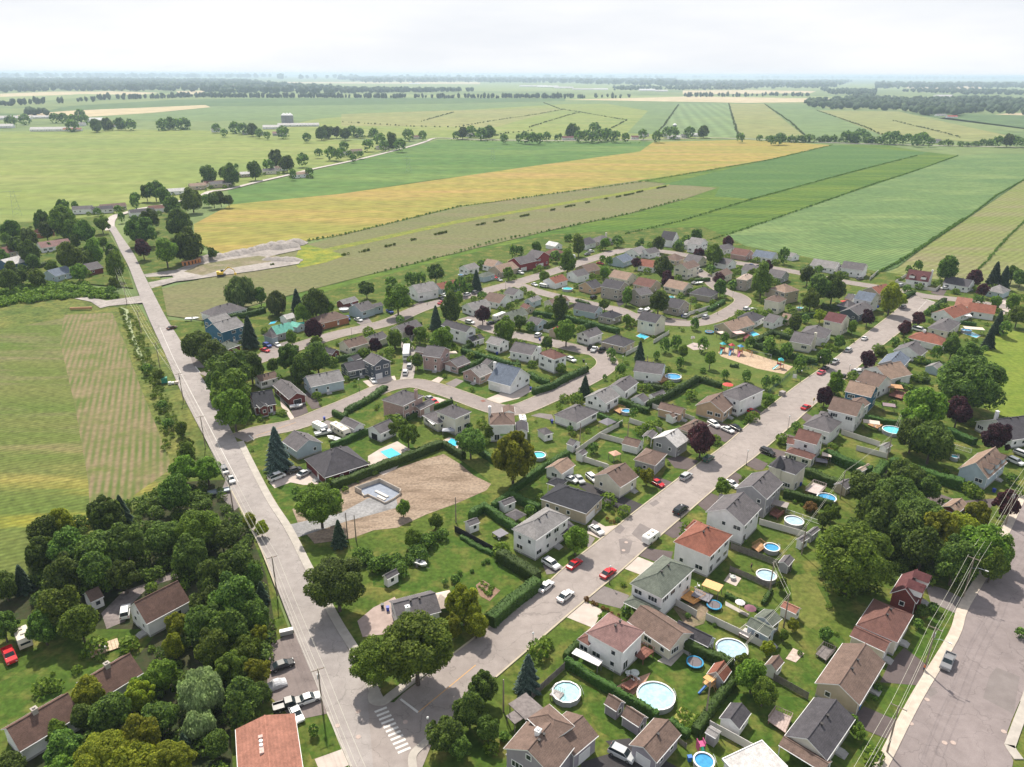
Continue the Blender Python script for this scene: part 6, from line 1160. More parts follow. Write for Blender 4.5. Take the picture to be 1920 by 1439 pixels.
# ------------------------------------------------------------------ pools and garden things
def pool(x, y, r, col='pale', deck=None, h=1.25, poly=0):
    z = h; p = G(x, y, z); rr = r * depth(p, z) / F; n = 12 if r > 24 and poly else 28
    root = empty('round_pool', (p[0], p[1], 0), .2); b = MB(); b.cyl((0, 0), rr, 0, h, n, 0, cap=False); b.cyl((0, 0), rr - .12, h - .35, h, n, 0, cap=False); b.build('pool_wall', M('pool_wall_grey', (.36, .36, .38, 1), .5, .1, 2), root)
    b = MB(); a = [(math.cos(2 * math.pi * i / n), math.sin(2 * math.pi * i / n)) for i in range(n)]
    for r1, zz in (((rr - .16, rr + .12), h + .02),):
        b.add([(r1[0] * c, r1[0] * s, zz) for c, s in a] + [(r1[1] * c, r1[1] * s, zz) for c, s in a], [(i, n + i, n + (i + 1) % n, (i + 1) % n) for i in range(n)])
    b.build('rim', whitep, root); b = MB(); b.cyl((0, 0), rr - .13, h - .3, h - .22, n)
    b.build('water', {'pale': MWATER('water_pale', (.36, .60, .62, 1)), 'lilac': MWATER('water_lilac', (.36, .50, .58, 1)), 'blue': MWATER('water_blue', (.05, .28, .52, 1)), 'cyan': MWATER('water_cyan', (.09, .52, .58, 1)), 'white': M('pool_cover', (.62, .62, .64, 1), .5, .1, 1)}[col], root)
    b = MB()
    for s in (-.3, .3): b.rod((rr - .2, s, h - .3), (rr + .1, s, h + .7), .03, 5); b.rod((rr + .1, s, h + .7), (rr + .7, s, 0), .03, 5)
    for k in range(4): b.rod((rr + .25 + .12 * k, -.3, h + .3 - .38 * k), (rr + .25 + .12 * k, .3, h + .3 - .38 * k), .03, 4)
    b.build('ladder', whitep, root); root['group'] = 'round garden pools'
    tag(root, {'pale': 'round pale-water pool', 'lilac': 'round grey-blue pool', 'blue': 'round deep-blue pool', 'cyan': 'round turquoise pool', 'white': 'round covered pool'}[col], 'pool')
for q in [(1062, 1297, 27, 'pale', 0, 1.25, 1), (1230, 1304, 35, 'pale'), (1372, 1217, 29, 'lilac'), (1437, 1078, 18, 'lilac'), (1447, 1026, 14, 'blue'), (1489, 976, 17, 'lilac'), (1550, 933, 17, 'blue'), (1674, 806, 18, 'cyan'), (1725, 746, 17, 'cyan'), (1262, 706, 15, 'blue'), (1010, 853, 13, 'cyan'), (1064, 541, 10, 'cyan'), (1320, 1426, 19, 'blue'), (645, 579, 9, 'white'), (668, 571, 9, 'white'), (1174, 770, 9, 'blue'), (1258, 557, 7, 'cyan'), (864, 515, 5, 'blue'), (1500, 577, 6, 'cyan'), (1790, 856, 7, 'cyan'), (1812, 619, 0.1 + 9, 'blue')]: pool(*q)
def inpool(px, col):
    pts = gl(px); cx = sum(p[0] for p in pts) / len(pts); cy = sum(p[1] for p in pts) / len(pts); q = [(a - cx, b_ - cy) for a, b_ in pts]; root = empty('inground_pool', (cx, cy, 0))
    b = MB(); b.prism([(a * 1.12, c * 1.12) for a, c in q], .07, .13); b.build('coping', dC, root); b = MB(); b.prism(q, .05, .145); b.build('water', MWATER('water_' + col, (.07, .48, .66, 1)), root); root['group'] = 'in-ground pools'; tag(root, 'turquoise in-ground pool', 'pool')
inpool([(713, 848), (734, 841), (757, 856), (737, 867)], 'aqua'); inpool([(838, 831), (846, 823), (855, 826), (862, 835), (850, 838)], 'aqua'); inpool([(1193, 631), (1202, 626), (1217, 632), (1208, 637)], 'aqua'); inpool([(1806, 626), (1815, 621), (1838, 630), (1830, 634)], 'aqua'); inpool([(1402, 626), (1412, 622), (1424, 628), (1410, 632)], 'aqua'); inpool([(1592, 555), (1600, 552), (1610, 556), (1598, 558)], 'aqua'); inpool([(508, 605), (520, 602), (515, 607), (504, 609)], 'aqua')
def deck(px, z, m, name='wooden_deck', steps=True, rail=True, desc='cedar deck'):
    pts = gl(px); cx = sum(p[0] for p in pts) / len(pts); cy = sum(p[1] for p in pts) / len(pts); q = [(a - cx, b_ - cy) for a, b_ in pts]; root = empty(name, (cx, cy, 0))
    # boards laid side by side, clipped to a quadrilateral outline
    if len(q) == 4 and z > .2:
        L = math.dist(q[0], q[1]); n = max(4, int(L / .5)); b = MB()
        for k in range(n):
            t0, t1 = k / n + .004, (k + 1) / n - .004; P = lambda s, t: tuple(q[s][j] + (q[(s + 1) % 4][j] - q[s][j]) * t for j in (0, 1)); R_ = lambda t: tuple(q[3][j] + (q[2][j] - q[3][j]) * t for j in (0, 1))
            bb = MB(); bb.prism([P(0, t0), P(0, t1), R_(t1), R_(t0)], z - .06, z); bb.build('deck_board', m, root)
    b = MB(); b.prism([(a * .96, c * .96) for a, c in q], z - .25 if z > .35 else .05, z - .07); [b.box(a * .9 - .07, a * .9 + .07, c * .9 - .07, c * .9 + .07, 0, z - .26) for a, c in q if z > .5]; b.build('deck_frame', wood2 if m is not greyw else greyw, root)
    if rail:
        b = MB()
        for i in range(len(q)):
            if i == 0: continue
            a, c = q[i], q[(i + 1) % len(q)]; b.rod((*a, z + .95), (*c, z + .95), .05, 4); n = max(2, int(math.dist(a, c) / .4))
            for k in range(n): t = k / n; x, y = a[0] + (c[0] - a[0]) * t, a[1] + (c[1] - a[1]) * t; b.box(x - .03, x + .03, y - .03, y + .03, z, z + .95)
        b.build('railing', trim if m is trim else m, root)
    root['group'] = 'garden decks'; tag(root, desc, 'deck')
deck([(1275, 1125), (1300, 1138), (1322, 1125), (1295, 1112)], .7, M('orange_stain_wood', (.66, .33, .11, 1), .7, .2, 1.5), desc='bright orange-stained deck'); deck([(1186, 1238), (1205, 1248), (1226, 1232), (1207, 1222)], 1.4, wood2, desc='raised red-brown deck'); deck([(1164, 1292), (1180, 1302), (1197, 1290), (1182, 1280)], .9, wood2, desc='small red-brown pool deck'); deck([(1438, 1358), (1472, 1382), (1484, 1352), (1452, 1338)], .9, M('faded_deck', (.42, .33, .30, 1), .8, .2, 2), desc='faded deck with white railing')
deck([(1528, 1232), (1548, 1245), (1565, 1226), (1542, 1216)], .8, greyw, desc='weathered deck with a red chair'); deck([(1538, 858), (1552, 866), (1566, 855), (1552, 848)], .6, wood, desc='pale cedar deck with pavilion'); deck([(1665, 745), (1690, 752), (1705, 742), (1680, 735)], .8, wood2, desc='red-brown pergola deck'); deck([(1392, 622 + 15), (1396, 645), (1412, 640), (1404, 630)], .9, M('maroon_deck', (.17, .04, .045, 1), .8, .2), desc='maroon deck'); deck([(1226, 716), (1240, 722), (1256, 714), (1242, 708)], .9, wood, desc='pool deck of red-brown boards')
deck([(1508, 927), (1535, 935), (1548, 920), (1524, 912)], 1.2, M('pale_deck', (.5, .42, .4, 1), .8, .2), desc='pale deck with white railing'); deck([(1408, 1030), (1422, 1040), (1436, 1030), (1424, 1020)], .7, wood, desc='pine deck'); deck([(1442, 968), (1458, 976), (1470, 966), (1454, 958)], .8, wood2, desc='dark deck'); deck([(1384, 1196), (1402, 1206), (1412, 1194), (1396, 1186)], 1.25, M('white_deck', (.6, .55, .54, 1), .7, .1), desc='white pool deck'); deck([(1150, 775 - 3), (1162, 779), (1172, 771), (1160, 767)], .7, wood, desc='cedar pool deck'); deck([(900, 752 + 0), (905, 755), (912, 753), (906, 750)], .2, conc, rail=False, desc='concrete front step')
deck([(1030, 1312), (1048, 1322), (1058, 1310), (1040, 1302)], 1.25, M('grey_deck', (.4, .37, .36, 1), .8, .1), desc='small pool deck with steps'); deck([(1626, 798), (1645, 806), (1656, 798), (1640, 790)], .4, wood, desc='terrace under a white canopy', rail=False)
def canopy(x, y, w_, d_, h, roofmat, ang=45, hip=False, name='gazebo', desc='garden gazebo', frame=None):
    X, Y = G(x, y, h); root = empty(name, (X, Y, 0), R(ang)); b = MB(); w_, d_ = w_ / 2, d_ / 2
    for sx in (-1, 1):
        for sy in (-1, 1): c = MB(); c.box(sx * w_ * .9 - .06, sx * w_ * .9 + .06, sy * d_ * .9 - .06, sy * d_ * .9 + .06, 0, h); c.build('post', frame or greyw, root)
    if hip: b.add([(-w_, -d_, h), (w_, -d_, h), (w_, d_, h), (-w_, d_, h), (0, 0, h + min(w_, d_) * .6), (-w_, -d_, h - .12), (w_, -d_, h - .12), (w_, d_, h - .12), (-w_, d_, h - .12)], [(0, 1, 4), (1, 2, 4), (2, 3, 4), (3, 0, 4), (0, 5, 6, 1), (1, 6, 7, 2), (2, 7, 8, 3), (3, 8, 5, 0), (5, 8, 7, 6)])
    else: b.box(-w_, w_, -d_, d_, h, h + .12)
    b.build('canopy', roofmat, root); root['group'] = 'garden canopies and gazebos'; tag(root, desc, 'gazebo')
cw_ = M('canvas_white', (.68, .66, .65, 1), .8, .08); cb_ = M('canvas_beige', (.60, .50, .43, 1), .8, .1); cg_ = M('canopy_grey', (.20, .19, .21, 1), .8, .1); co_ = M('canvas_orange', (.66, .40, .18, 1), .8, .1); gs_ = roofm('grey')
for q in [(967, 965, 4, 4, 2.3, gs_, 45, True, 'gazebo', 'square gazebo with grey shingled roof'), (1139, 791, 4.5, 4, 2.4, cg_, 42, True, 'gazebo', 'dark gazebo with grey metal roof'), (826, 1126, 5.5, 5.5, 2.6, cb_, 20, True, 'gazebo', 'round beige pavilion'), (1336, 1098, 4, 2.8, 2.3, co_, -35, False, 'canopy', 'orange garden canopy'), (1317, 1117, 4, 3, 1.1, cg_, -35, False, 'hot_tub', 'grey covered hot tub'),
          (938, 1000, 3, 3, 1.0, cg_, 40, False, 'hot_tub', 'brown covered hot tub'), (1634, 792, 5, 3, 2.4, cb_, -20, False, 'canopy', 'white flat canopy over terrace'), (1667, 760, 4, 3, 2.4, M('canopy_mauve', (.24, .18, .2, 1), .8, .1), -20, False, 'canopy', 'mauve flat canopy'), (1463, 945, 4, 3, 2.4, M('canopy_taupe', (.3, .26, .24, 1), .8, .1), -30, False, 'pergola', 'taupe canopy beside slate house'), (1550, 853, 2.6, 2.6, 2.2, cb_, -20, False, 'canopy', 'beige deck canopy'), (1540, 864, 3.4, 2.6, 1, cg_, -20, False, 'hot_tub', 'grey covered hot tub'), (848, 662, 3.6, 3, 2.2, cb_, 20, False, 'canopy', 'pale pink garden canopy'),
          (1153, 850, 2.8, 2.8, 2.4, M('canvas_peach', (.6, .36, .26, 1), .8, .1), 30, True, 'canopy', 'peach garden canopy'), (817, 790, 4.2, 4.2, 2.6, cw_, 30, False, 'awning', 'white patio awning'), (737, 766, 4, 3.2, 2.4, cw_, 30, False, 'awning', 'white patio awning by pink house'), (841, 806, 4, 2.4, 2.0, M('canopy_steel', (.35, .36, .4, 1), .6, .1), 0, True, 'canopy', 'steel-grey barbecue shelter'), (953, 815, 5, 2.2, 2.6, M('awning_green', (.18, .30, .06, 1), .8, .1), 0, False, 'awning', 'striped green awning'), (1101, 1233, 6, 1.8, 2.5, cw_, -35, False, 'awning', 'white wall awning'),
          (1353, 624 - 0, 0.1 + 3, 3, 2.6, cb_, 20, False, 'canopy', 'pink deck canopy'), (1385, 624, 4.5, 3.5, 3.2, M('canvas_pink', (.62, .40, .38, 1), .8, .1), 20, False, 'canopy', 'pink canopy over maroon deck'), (1826, 616, 8, 4, 2.6, cb_, -15, False, 'canopy', 'long beige canopy by blue pool'), (1810, 591, 5, 4, 2.6, cw_, -15, False, 'canopy', 'white flat canopy'), (1678, 725, 5, 4, 2.6, wood, -15, False, 'pergola', 'brown slatted pergola'), (986, 1325, 4.2, 4.8, 2.4, greyw, 40, False, 'carport', 'flat grey shelter roof behind brown house'), (969, 1343, 3, 2.4, 2.2, greyw, 40, False, 'carport', 'small flat grey roof'), (560, 607, 5, 3, 2.3, M('canvas_teal', (.03, .38, .32, 1), .8, .1), 20, False, 'canopy', 'teal garden canopy')]:
    canopy(*q)
def umbrella(x, y, r, col, desc):
    X, Y = G(x, y, 2.3); root = empty('parasol', (X, Y, 0)); b = MB(); b.cyl((0, 0), r, 2.2, 2.75, 8, 0, .03); b.build('canopy', col, root); b = MB(); b.rod((0, 0, 0), (0, 0, 2.3), .04); b.build('pole', trim, root); tag(root, desc, 'parasol')
umbrella(1365, 721, 2.0, M('cloth_red', (.52, .07, .06, 1), .8, .1), 'bright red garden parasol'); umbrella(1583, 565, 1.9, M('cloth_red', (.52, .07, .06, 1), .8, .1), 'small red garden parasol'); umbrella(1407, 1140, 1.3, M('cloth_plum', (.2, .09, .12, 1), .8, .1), 'plum-coloured garden parasol'); umbrella(1388, 1129, 1.1, cw_, 'cream garden parasol'); umbrella(1150, 596 + 4, 1.0, cw_, 'white garden parasol')
def trampoline(x, y, r):
    X, Y = G(x, y, .8); root = empty('trampoline', (X, Y, 0)); n = 20; b = MB(); a = [(math.cos(2 * math.pi * i / n), math.sin(2 * math.pi * i / n)) for i in range(n)]
    b.add([(r * .82 * c, r * .82 * s, .82) for c, s in a] + [(r * c, r * s, .82) for c, s in a] + [(r * c, r * s, .65) for c, s in a], [(i, n + i, n + (i + 1) % n, (i + 1) % n) for i in range(n)] + [(n + i, 2 * n + i, 2 * n + (i + 1) % n, n + (i + 1) % n) for i in range(n)]); b.build('pad', M('pad_blue', (.03, .26, .48, 1), .6, .1), root)
    b = MB(); b.cyl((0, 0), r * .8, .76, .78, n); b.build('jumping_mat', M('mat_grey', (.14, .12, .13, 1), .7, .1), root); b = MB()
    for k in range(6): c, s = math.cos(k * math.pi / 3), math.sin(k * math.pi / 3); b.rod((r * c, r * s, 0), (r * c, r * s, 2.5), .035, 5)
    b.build('pole', ventm, root); tag(root, 'blue-padded round trampoline', 'trampoline')
trampoline(1303, 1241, 1.7); trampoline(1339, 1134, 1.65); trampoline(1330, 622, 2.0)
def bin_(x, y, col, desc):
    X, Y = G(x, y, .5); root = empty('wheelie_bin', (X, Y, 0), rnd.random() * 3); b = MB(); b.add([(-.26, -.3, 0), (.26, -.3, 0), (.26, .3, 0), (-.26, .3, 0), (-.32, -.38, 1), (.32, -.38, 1), (.32, .38, 1), (-.32, .38, 1)], [(0, 3, 2, 1), (0, 1, 5, 4), (1, 2, 6, 5), (2, 3, 7, 6), (3, 0, 4, 7), (4, 5, 6, 7)]); b.build('bin_body', col, root)
    b = MB(); b.box(-.34, .34, -.42, .4, 1.005, 1.09); b.build('lid', col, root); root['group'] = 'wheelie bins'; tag(root, desc, 'bin')
bb_ = MGLOSS('bin_blue', (.015, .04, .32, 1), .5); bk_ = MGLOSS('bin_black', (.015, .015, .017, 1), .5); bg_ = MGLOSS('bin_green', (.02, .07, .04, 1), .5); sk_ = MGLOSS('bin_skyblue', (.03, .15, .45, 1), .5)
for x, y, c, d in [(727, 1142, bb_, 'blue'), (717, 1137, bk_, 'black'), (1609, 1326, sk_, 'blue'), (1864, 920, bb_, 'blue'), (608, 785, bb_, 'blue'), (932, 663, bb_, 'blue'), (995, 729, bb_, 'blue'), (1035, 791, bb_, 'blue'), (1273, 1217, bb_, 'blue'), (1279, 593, bb_, 'blue'), (1012, 637, bb_, 'blue'), (1293, 1423, sk_, 'blue'), (1034, 789, bk_, 'black'), (963, 820, bb_, 'blue'), (504, 1193, sk_, 'blue'), (1094, 677, bk_, 'black'), (846, 748, bk_, 'black'), (1646, 576, bb_, 'blue'), (1341, 612, bk_, 'black'), (1500, 908, bb_, 'blue')]:
    bin_(x, y, c, d + ' wheelie bin')
# ------------------------------------------------------------------ cars
tyre = M('tyre', (.02, .02, .02, 1), .9, .1); cglass = MGLOSS('car_glass', (.02, .03, .035, 1), .1); lampm = MGLOSS('headlight_glass', (.6, .6, .6, 1), .2)
def loft(prof, W, b, mi=0, top=1.0, zmid=.8):
    """side outline (x, z) swept across the width with a tucked-in upper part"""
    n = len(prof); ys = (-1, -.86, .86, 1)
    V = []
    for y in ys:
        for x, z in prof:
            k = 1.0 if abs(y) < .9 else 1.0; inset = 0 if abs(y) < .9 else .0
            yy = y * W / 2 * (1 - (.16 if z > zmid else .0)); zz = z - (.05 if abs(y) > .9 else 0) * (1 if z > .4 else 0); V.append((x * (1 if abs(y) < .9 else .985), yy, zz))
    Fs = [(j * n + i, (j + 1) * n + i, (j + 1) * n + (i + 1) % n, j * n + (i + 1) % n) for j in range(3) for i in range(n)] + [tuple(range(n)), tuple(range(4 * n - 1, 3 * n - 1, -1))]
    b.add(V, Fs, mi)
CARP = {'sedan': (4.6, 1.8, [(-2.3, .3), (2.3, .3), (2.32, .62), (2.1, .78), (1.15, .9), (-1.7, .95), (-2.28, .85)], [(-1.75, .92), (1.15, .9), (.45, 1.38), (-.95, 1.42)]),
        'suv': (4.7, 1.9, [(-2.3, .35), (2.35, .35), (2.36, .75), (2.15, .95), (1.3, 1.05), (-2.25, 1.08), (-2.32, .8)], [(-2.25, 1.06), (1.3, 1.04), (.65, 1.62), (-2.0, 1.66)]),
        'van': (4.9, 1.95, [(-2.45, .35), (2.45, .35), (2.45, .85), (2.1, 1.05), (-2.42, 1.1)], [(-2.42, 1.08), (2.0, 1.05), (1.2, 1.82), (-2.3, 1.88)]),
        'pickup': (5.5, 1.95, [(-2.75, .45), (2.75, .45), (2.75, .9), (2.6, 1.1), (1.3, 1.15), (-.75, 1.15), (-.78, .8), (-2.6, .8), (-2.62, 1.12), (-2.75, 1.12)], [(-.75, 1.13), (1.3, 1.13), (.7, 1.75), (-.6, 1.78)])}
CM = {}
def carmesh(kind):
    if kind in CM: return CM[kind]
    L, W, body, cab = CARP[kind]; b = MB(); loft(body, W, b, 0, zmid=2)
    roofz = cab[2][1]; x0, x1 = cab[3][0], cab[2][0]; b.box(x0 + .02, x1 - .02, -W / 2 * .8, W / 2 * .8, roofz - .03, roofz + .035)
    for x, xb in ((x0, cab[0][0]), (x1, cab[1][0])):
        for s in (-1, 1): b.rod((x, s * W / 2 * .79, roofz), (xb, s * W / 2 * .88, cab[0][1]), .04, 4)
    if kind == 'pickup':
        for s in (-1, 1): b.box(-2.6, -.76, s * W / 2 * .93 - .06, s * W / 2 * .93 + .06, .8, 1.13)
    me = b.mesh('car_body', [None]); g_ = MB(); 
    w1, w2 = W / 2 * .89, W / 2 * .78
    V = [(x, s * (w1 if i < 2 else w2), z) for s in (-1, 1) for i, (x, z) in enumerate(cab)]; g_.add(V, [(0, 1, 2, 3), (7, 6, 5, 4), (1, 5, 6, 2), (3, 7, 4, 0), (2, 6, 7, 3)])
    wm = MB(); wm.cyl((0, 0), .33, -.11, .11, 14); wh = wm.mesh('wheel', [tyre]); h_ = MB(); h_.cyl((0, 0), .19, -.12, .12, 10); hub = h_.mesh('rim', [MGLOSS('rim_metal', (.4, .4, .42, 1), .3, .8)])
    hl = MB(); hl.box(L / 2 - .12, L / 2 + .01, -.16, .16, .62, .76); tl = MB(); tl.box(-L / 2 - .01, -L / 2 + .08, -.12, .12, .7, .88)
    CM[kind] = (me, g_.mesh('windows', [cglass]), wh, hub, hl.mesh('headlight', [lampm]), tl.mesh('tail_light', [MGLOSS('tail_red', (.35, .01, .01, 1), .3)]), L, W); return CM[kind]
def car(x, y, dx, dy, kind, col, extra='', scale=1.0):
    a = G(x - dx, y - dy, .6); c = G(x + dx, y + dy, .6); p = G(x, y, .6); ang = math.atan2(c[1] - a[1], c[0] - a[0]); me, gl_, wh, hub, hl, tl, L, W = carmesh(kind)
    root = empty({'sedan': 'parked_car', 'suv': 'parked_suv', 'van': 'parked_van', 'pickup': 'pickup_truck'}[kind], (p[0], p[1], .11), ang); root.scale = (scale,) * 3; b = ob('car_body', me, root); pm = MGLOSS('car_paint_' + col, C(col), .25); b.material_slots[0].link = 'OBJECT'; b.material_slots[0].material = pm
    ob('windows', gl_, root)
    for sx in (-.31, .3):
        for s in (-1, 1): w_ = ob('wheel', wh, root, (sx * L, s * (W / 2 - .1), .33)); w_.rotation_euler.x = math.pi / 2; ob('rim', hub, w_)
    for s in (-1, 1): ob('headlight', hl, root, (0, s * W / 2 * .72, 0)); ob('tail_light', tl, root, (0, s * W / 2 * .78, 0))
    root['group'] = 'parked cars'; tag(root, col + ' ' + {'sedan': 'saloon car', 'suv': 'sport utility car', 'van': 'minivan', 'pickup': 'pickup truck'}[kind] + (' ' + extra if extra else ''), 'car')
st_ = (10, -8)
for q in [(1023, 1100, *st_, 'sedan', 'white'), (1060, 1118, *st_, 'sedan', 'white'), (1077, 1058, 9, -7, 'sedan', 'red'), (1140, 1075, 9, -7, 'sedan', 'red'), (1033, 1058, 10, 6, 'suv', 'white'), (1118, 994, 9, 6, 'sedan', 'white'), (1276, 957, 9, -7, 'suv', 'black', 'with white roof', 1.1), (1286, 894, 9, -6, 'suv', 'silver'), (1328, 861, 8, -6, 'suv', 'green'),
          (1338, 796, 9, 5, 'suv', 'white'), (1364, 806, 9, 4, 'sedan', 'white'), (1379, 802, 8, 4, 'sedan', 'black'), (1409, 772, 9, 4, 'sedan', 'red'), (1511, 764, 7, -4, 'sedan', 'red'), (1540, 699, 7, -4, 'sedan', 'pink'), (1547, 691, 7, -4, 'sedan', 'black'), (1565, 679, 7, -5, 'pickup', 'silver'), (1591, 657, 7, -5, 'suv', 'silver'), (1621, 635, 7, -5, 'sedan', 'white'), (1612, 696, 8, 2, 'sedan', 'white'), (1625, 693, 6, -4, 'sedan', 'green'),
          (1232, 906, 8, 4, 'sedan', 'red'), (1070, 899, 8, 3, 'sedan', 'white'), (1086, 899, 6, 6, 'sedan', 'silver'), (529, 1248, 14, -5, 'sedan', 'black'), (578, 1311, 14, -5, 'sedan', 'white'), (541, 1322, 10, -3, 'pickup', 'black'), (555, 1338, 5, 10, 'sedan', 'white'), (235, 1148, 1, -10, 'suv', 'white'), (18, 1230, 6, 14, 'pickup', 'red'), (421, 883, 5, 9, 'suv', 'grey'), (433, 899, 4, 8, 'sedan', 'silver'),
          (519, 895, 10, -4, 'van', 'white'), (551, 883, 10, -3, 'suv', 'black'), (570, 888, 10, -5, 'sedan', 'silver'), (700, 714, 5, 6, 'sedan', 'white'), (760, 699, 2, -7, 'suv', 'white'), (768, 687, 2, -6, 'suv', 'silver'), (606, 812, 9, -2, 'pickup', 'white'), (814, 754, 7, 4, 'sedan', 'red'), (806, 748, 6, 3, 'sedan', 'silver'), (497, 657, 7, 2, 'sedan', 'red'), (520, 647, 6, 4, 'sedan', 'white'), (501, 648, 5, 2, 'suv', 'blue'), (731, 585, 7, 4, 'pickup', 'blue'), (672, 600, 7, 2, 'sedan', 'white'), (652, 598, 3, 4, 'suv', 'blue'), (322, 615, 7, -2, 'sedan', 'brown'),
          (976, 512, 6, 2, 'suv', 'white'), (1011, 502, 4, 2, 'sedan', 'black'), (936, 525, 6, 2, 'sedan', 'silver'), (927, 520, 5, 2, 'sedan', 'red'), (833, 554, 5, 2, 'sedan', 'white'), (828, 560, 4, 2, 'sedan', 'black'), (876, 553, 6, -2, 'suv', 'white'), (891, 549, 6, -3, 'suv', 'grey'), (827, 568, 6, -3, 'sedan', 'red'), (881, 605, 6, 1, 'suv', 'white'), (921, 606, 6, -1, 'sedan', 'black'), (1009, 629, 5, -3, 'suv', 'white'), (1002, 534, 6, 2, 'sedan', 'white'), (1125, 494, 6, 1, 'sedan', 'red'), (1101, 477, 5, -1, 'sedan', 'grey'), (1108, 472, 5, -1, 'suv', 'white'), (1113, 558, 5, -2, 'suv', 'black'), (1202, 583, 5, -3, 'suv', 'white'), (1323, 595, 6, -3, 'suv', 'silver'), (1286, 593, 5, -3, 'suv', 'silver'),
          (1108, 652, 4, -4, 'pickup', 'black'), (1114, 656, 4, -4, 'pickup', 'white'), (1128, 657, 4, -4, 'pickup', 'black'), (1071, 675, 5, 2, 'suv', 'white'), (1400, 580, 6, -2, 'suv', 'white'), (1411, 581, 5, -1, 'sedan', 'white'), (1694, 576, 5, -3, 'suv', 'grey'), (1722, 619, 8, 2, 'van', 'white', '', 1.1), (1777, 1242, -5, 12, 'pickup', 'grey', 'with teal windscreen'), (1904, 866, 9, 4, 'suv', 'white'), (1916, 852, 8, 3, 'suv', 'silver'), (1166, 1414, 10, 5, 'suv', 'silver'), (1849, 995, 5, 4, 'sedan', 'blue'), (1689, 536, 4, -1, 'suv', 'silver'), (1110, 900 - 3, 5, 4, 'suv', 'white'), (1608, 700, 6, 0, 'van', 'silver'), (1439, 826 + 22, 7, 3, 'suv', 'black'), (1372, 908, 6, 3, 'sedan', 'white'), (1312, 508, 4, -1, 'suv', 'silver'), (1409, 498, 6, 1, 'sedan', 'blue'), (1424, 500, 6, 1, 'sedan', 'black'), (1612, 523, 5, -1, 'suv', 'grey'), (1772, 541, 6, 0, 'sedan', 'white'), (1302, 531, 0.1 + 4, -1, 'sedan', 'grey')]:
    car(*q)
def boxrv(x, y, dx, dy, L, W, Hh, name, desc, paint='white', stripe=None, cab=0.0, nwin=4):
    a = G(x - dx, y - dy, 1.5); c = G(x + dx, y + dy, 1.5); p = G(x, y, Hh * .6); ang = math.atan2(c[1] - a[1], c[0] - a[0]); root = empty(name, (p[0], p[1], .1), ang); z0 = .5
    pr = [(-L / 2, z0), (L / 2, z0), (L / 2, Hh * (.62 if cab else .72)), (L / 2 - (.9 if cab else .35), Hh), (-L / 2 + .25, Hh), (-L / 2, Hh - .3)]
    b = MB(); loft(pr, W, b, 0, zmid=99); b.build('body', MGLOSS('rv_' + paint, C(paint) if paint != 'cream' else (.62, .57, .47, 1), .35), root)
    for s in (-1, 1):
        for k in range(nwin): b = MB(); u = -L / 2 + L * (k + .6) / (nwin + .3); b.box(u - .45, u + .45, s * (W / 2 + .005) - .03, s * (W / 2 + .005) + .03, Hh * .55, Hh * .78); b.build('window', cglass, root)
        if stripe: b = MB(); b.box(-L / 2 + .1, L / 2 - .1, s * (W / 2 + .004) - .02, s * (W / 2 + .004) + .02, Hh * .32, Hh * .46); b.build('stripe', stripe, root)
        for u in (-.28, .3): wm_ = MB(); wm_.cyl((0, 0), .42, -.12, .12, 14); o = wm_.build('wheel', tyre, root); o.location = (u * L, s * (W / 2 - .12), .42); o.rotation_euler.x = math.pi / 2
    b = MB(); b.box(L / 2 - .06, L / 2 + .03, -W * .36, W * .36, Hh * .5, Hh * .68); b.build('windscreen', cglass, root)
    for u in (-.25, .1): b = MB(); b.box(u * L - .3, u * L + .3, -.3, .3, Hh, Hh + .22); b.build('roof_vent', M('vent_cream', (.5, .46, .4, 1), .7, .1), root)
    tag(root, desc, 'camper' if 'coach' not in desc else 'coach')
boxrv(638, 806, 12, 7, 9, 2.5, 3.0, 'motorhome', 'cream motorhome parked beside a grey garage', 'cream', None, 1); boxrv(762, 660, -1, 9, 12.5, 2.6, 3.3, 'coach', 'white and blue coach parked on the lawn', 'white', MGLOSS('stripe_blue', (.02, .1, .4, 1), .4), 0, 6); boxrv(1221, 1006, 7, -5, 5.2, 2.1, 2.3, 'caravan', 'small white caravan parked on the broad street', 'white', None, 1, 1); boxrv(43, 1195, 5, 12, 5, 2.4, 2.6, 'camping_trailer', 'beige camping trailer under the dark trees', 'cream', None, 0, 2)
boxrv(1070, 480, 8, 3, 8, 2.4, 2.8, 'caravan', 'long white caravan beside the far street'), boxrv(936, 593, 10, -4, 8, 2.4, 2.8, 'caravan', 'long white caravan beside a green roof'), boxrv(600, 800, 8, 4, 6, 2.2, 2.4, 'box_trailer', 'white box trailer behind a pale house', 'white', None, 0, 0), boxrv(980, 788, 1, 4, 4.5, 2.2, 2.5, 'caravan', 'white caravan beside the brown-roofed corner house', 'white', None, 0, 1), boxrv(1020, 535, 6, 1, 5, 2.2, 2.0, 'caravan', 'rounded white caravan in a driveway', 'white')
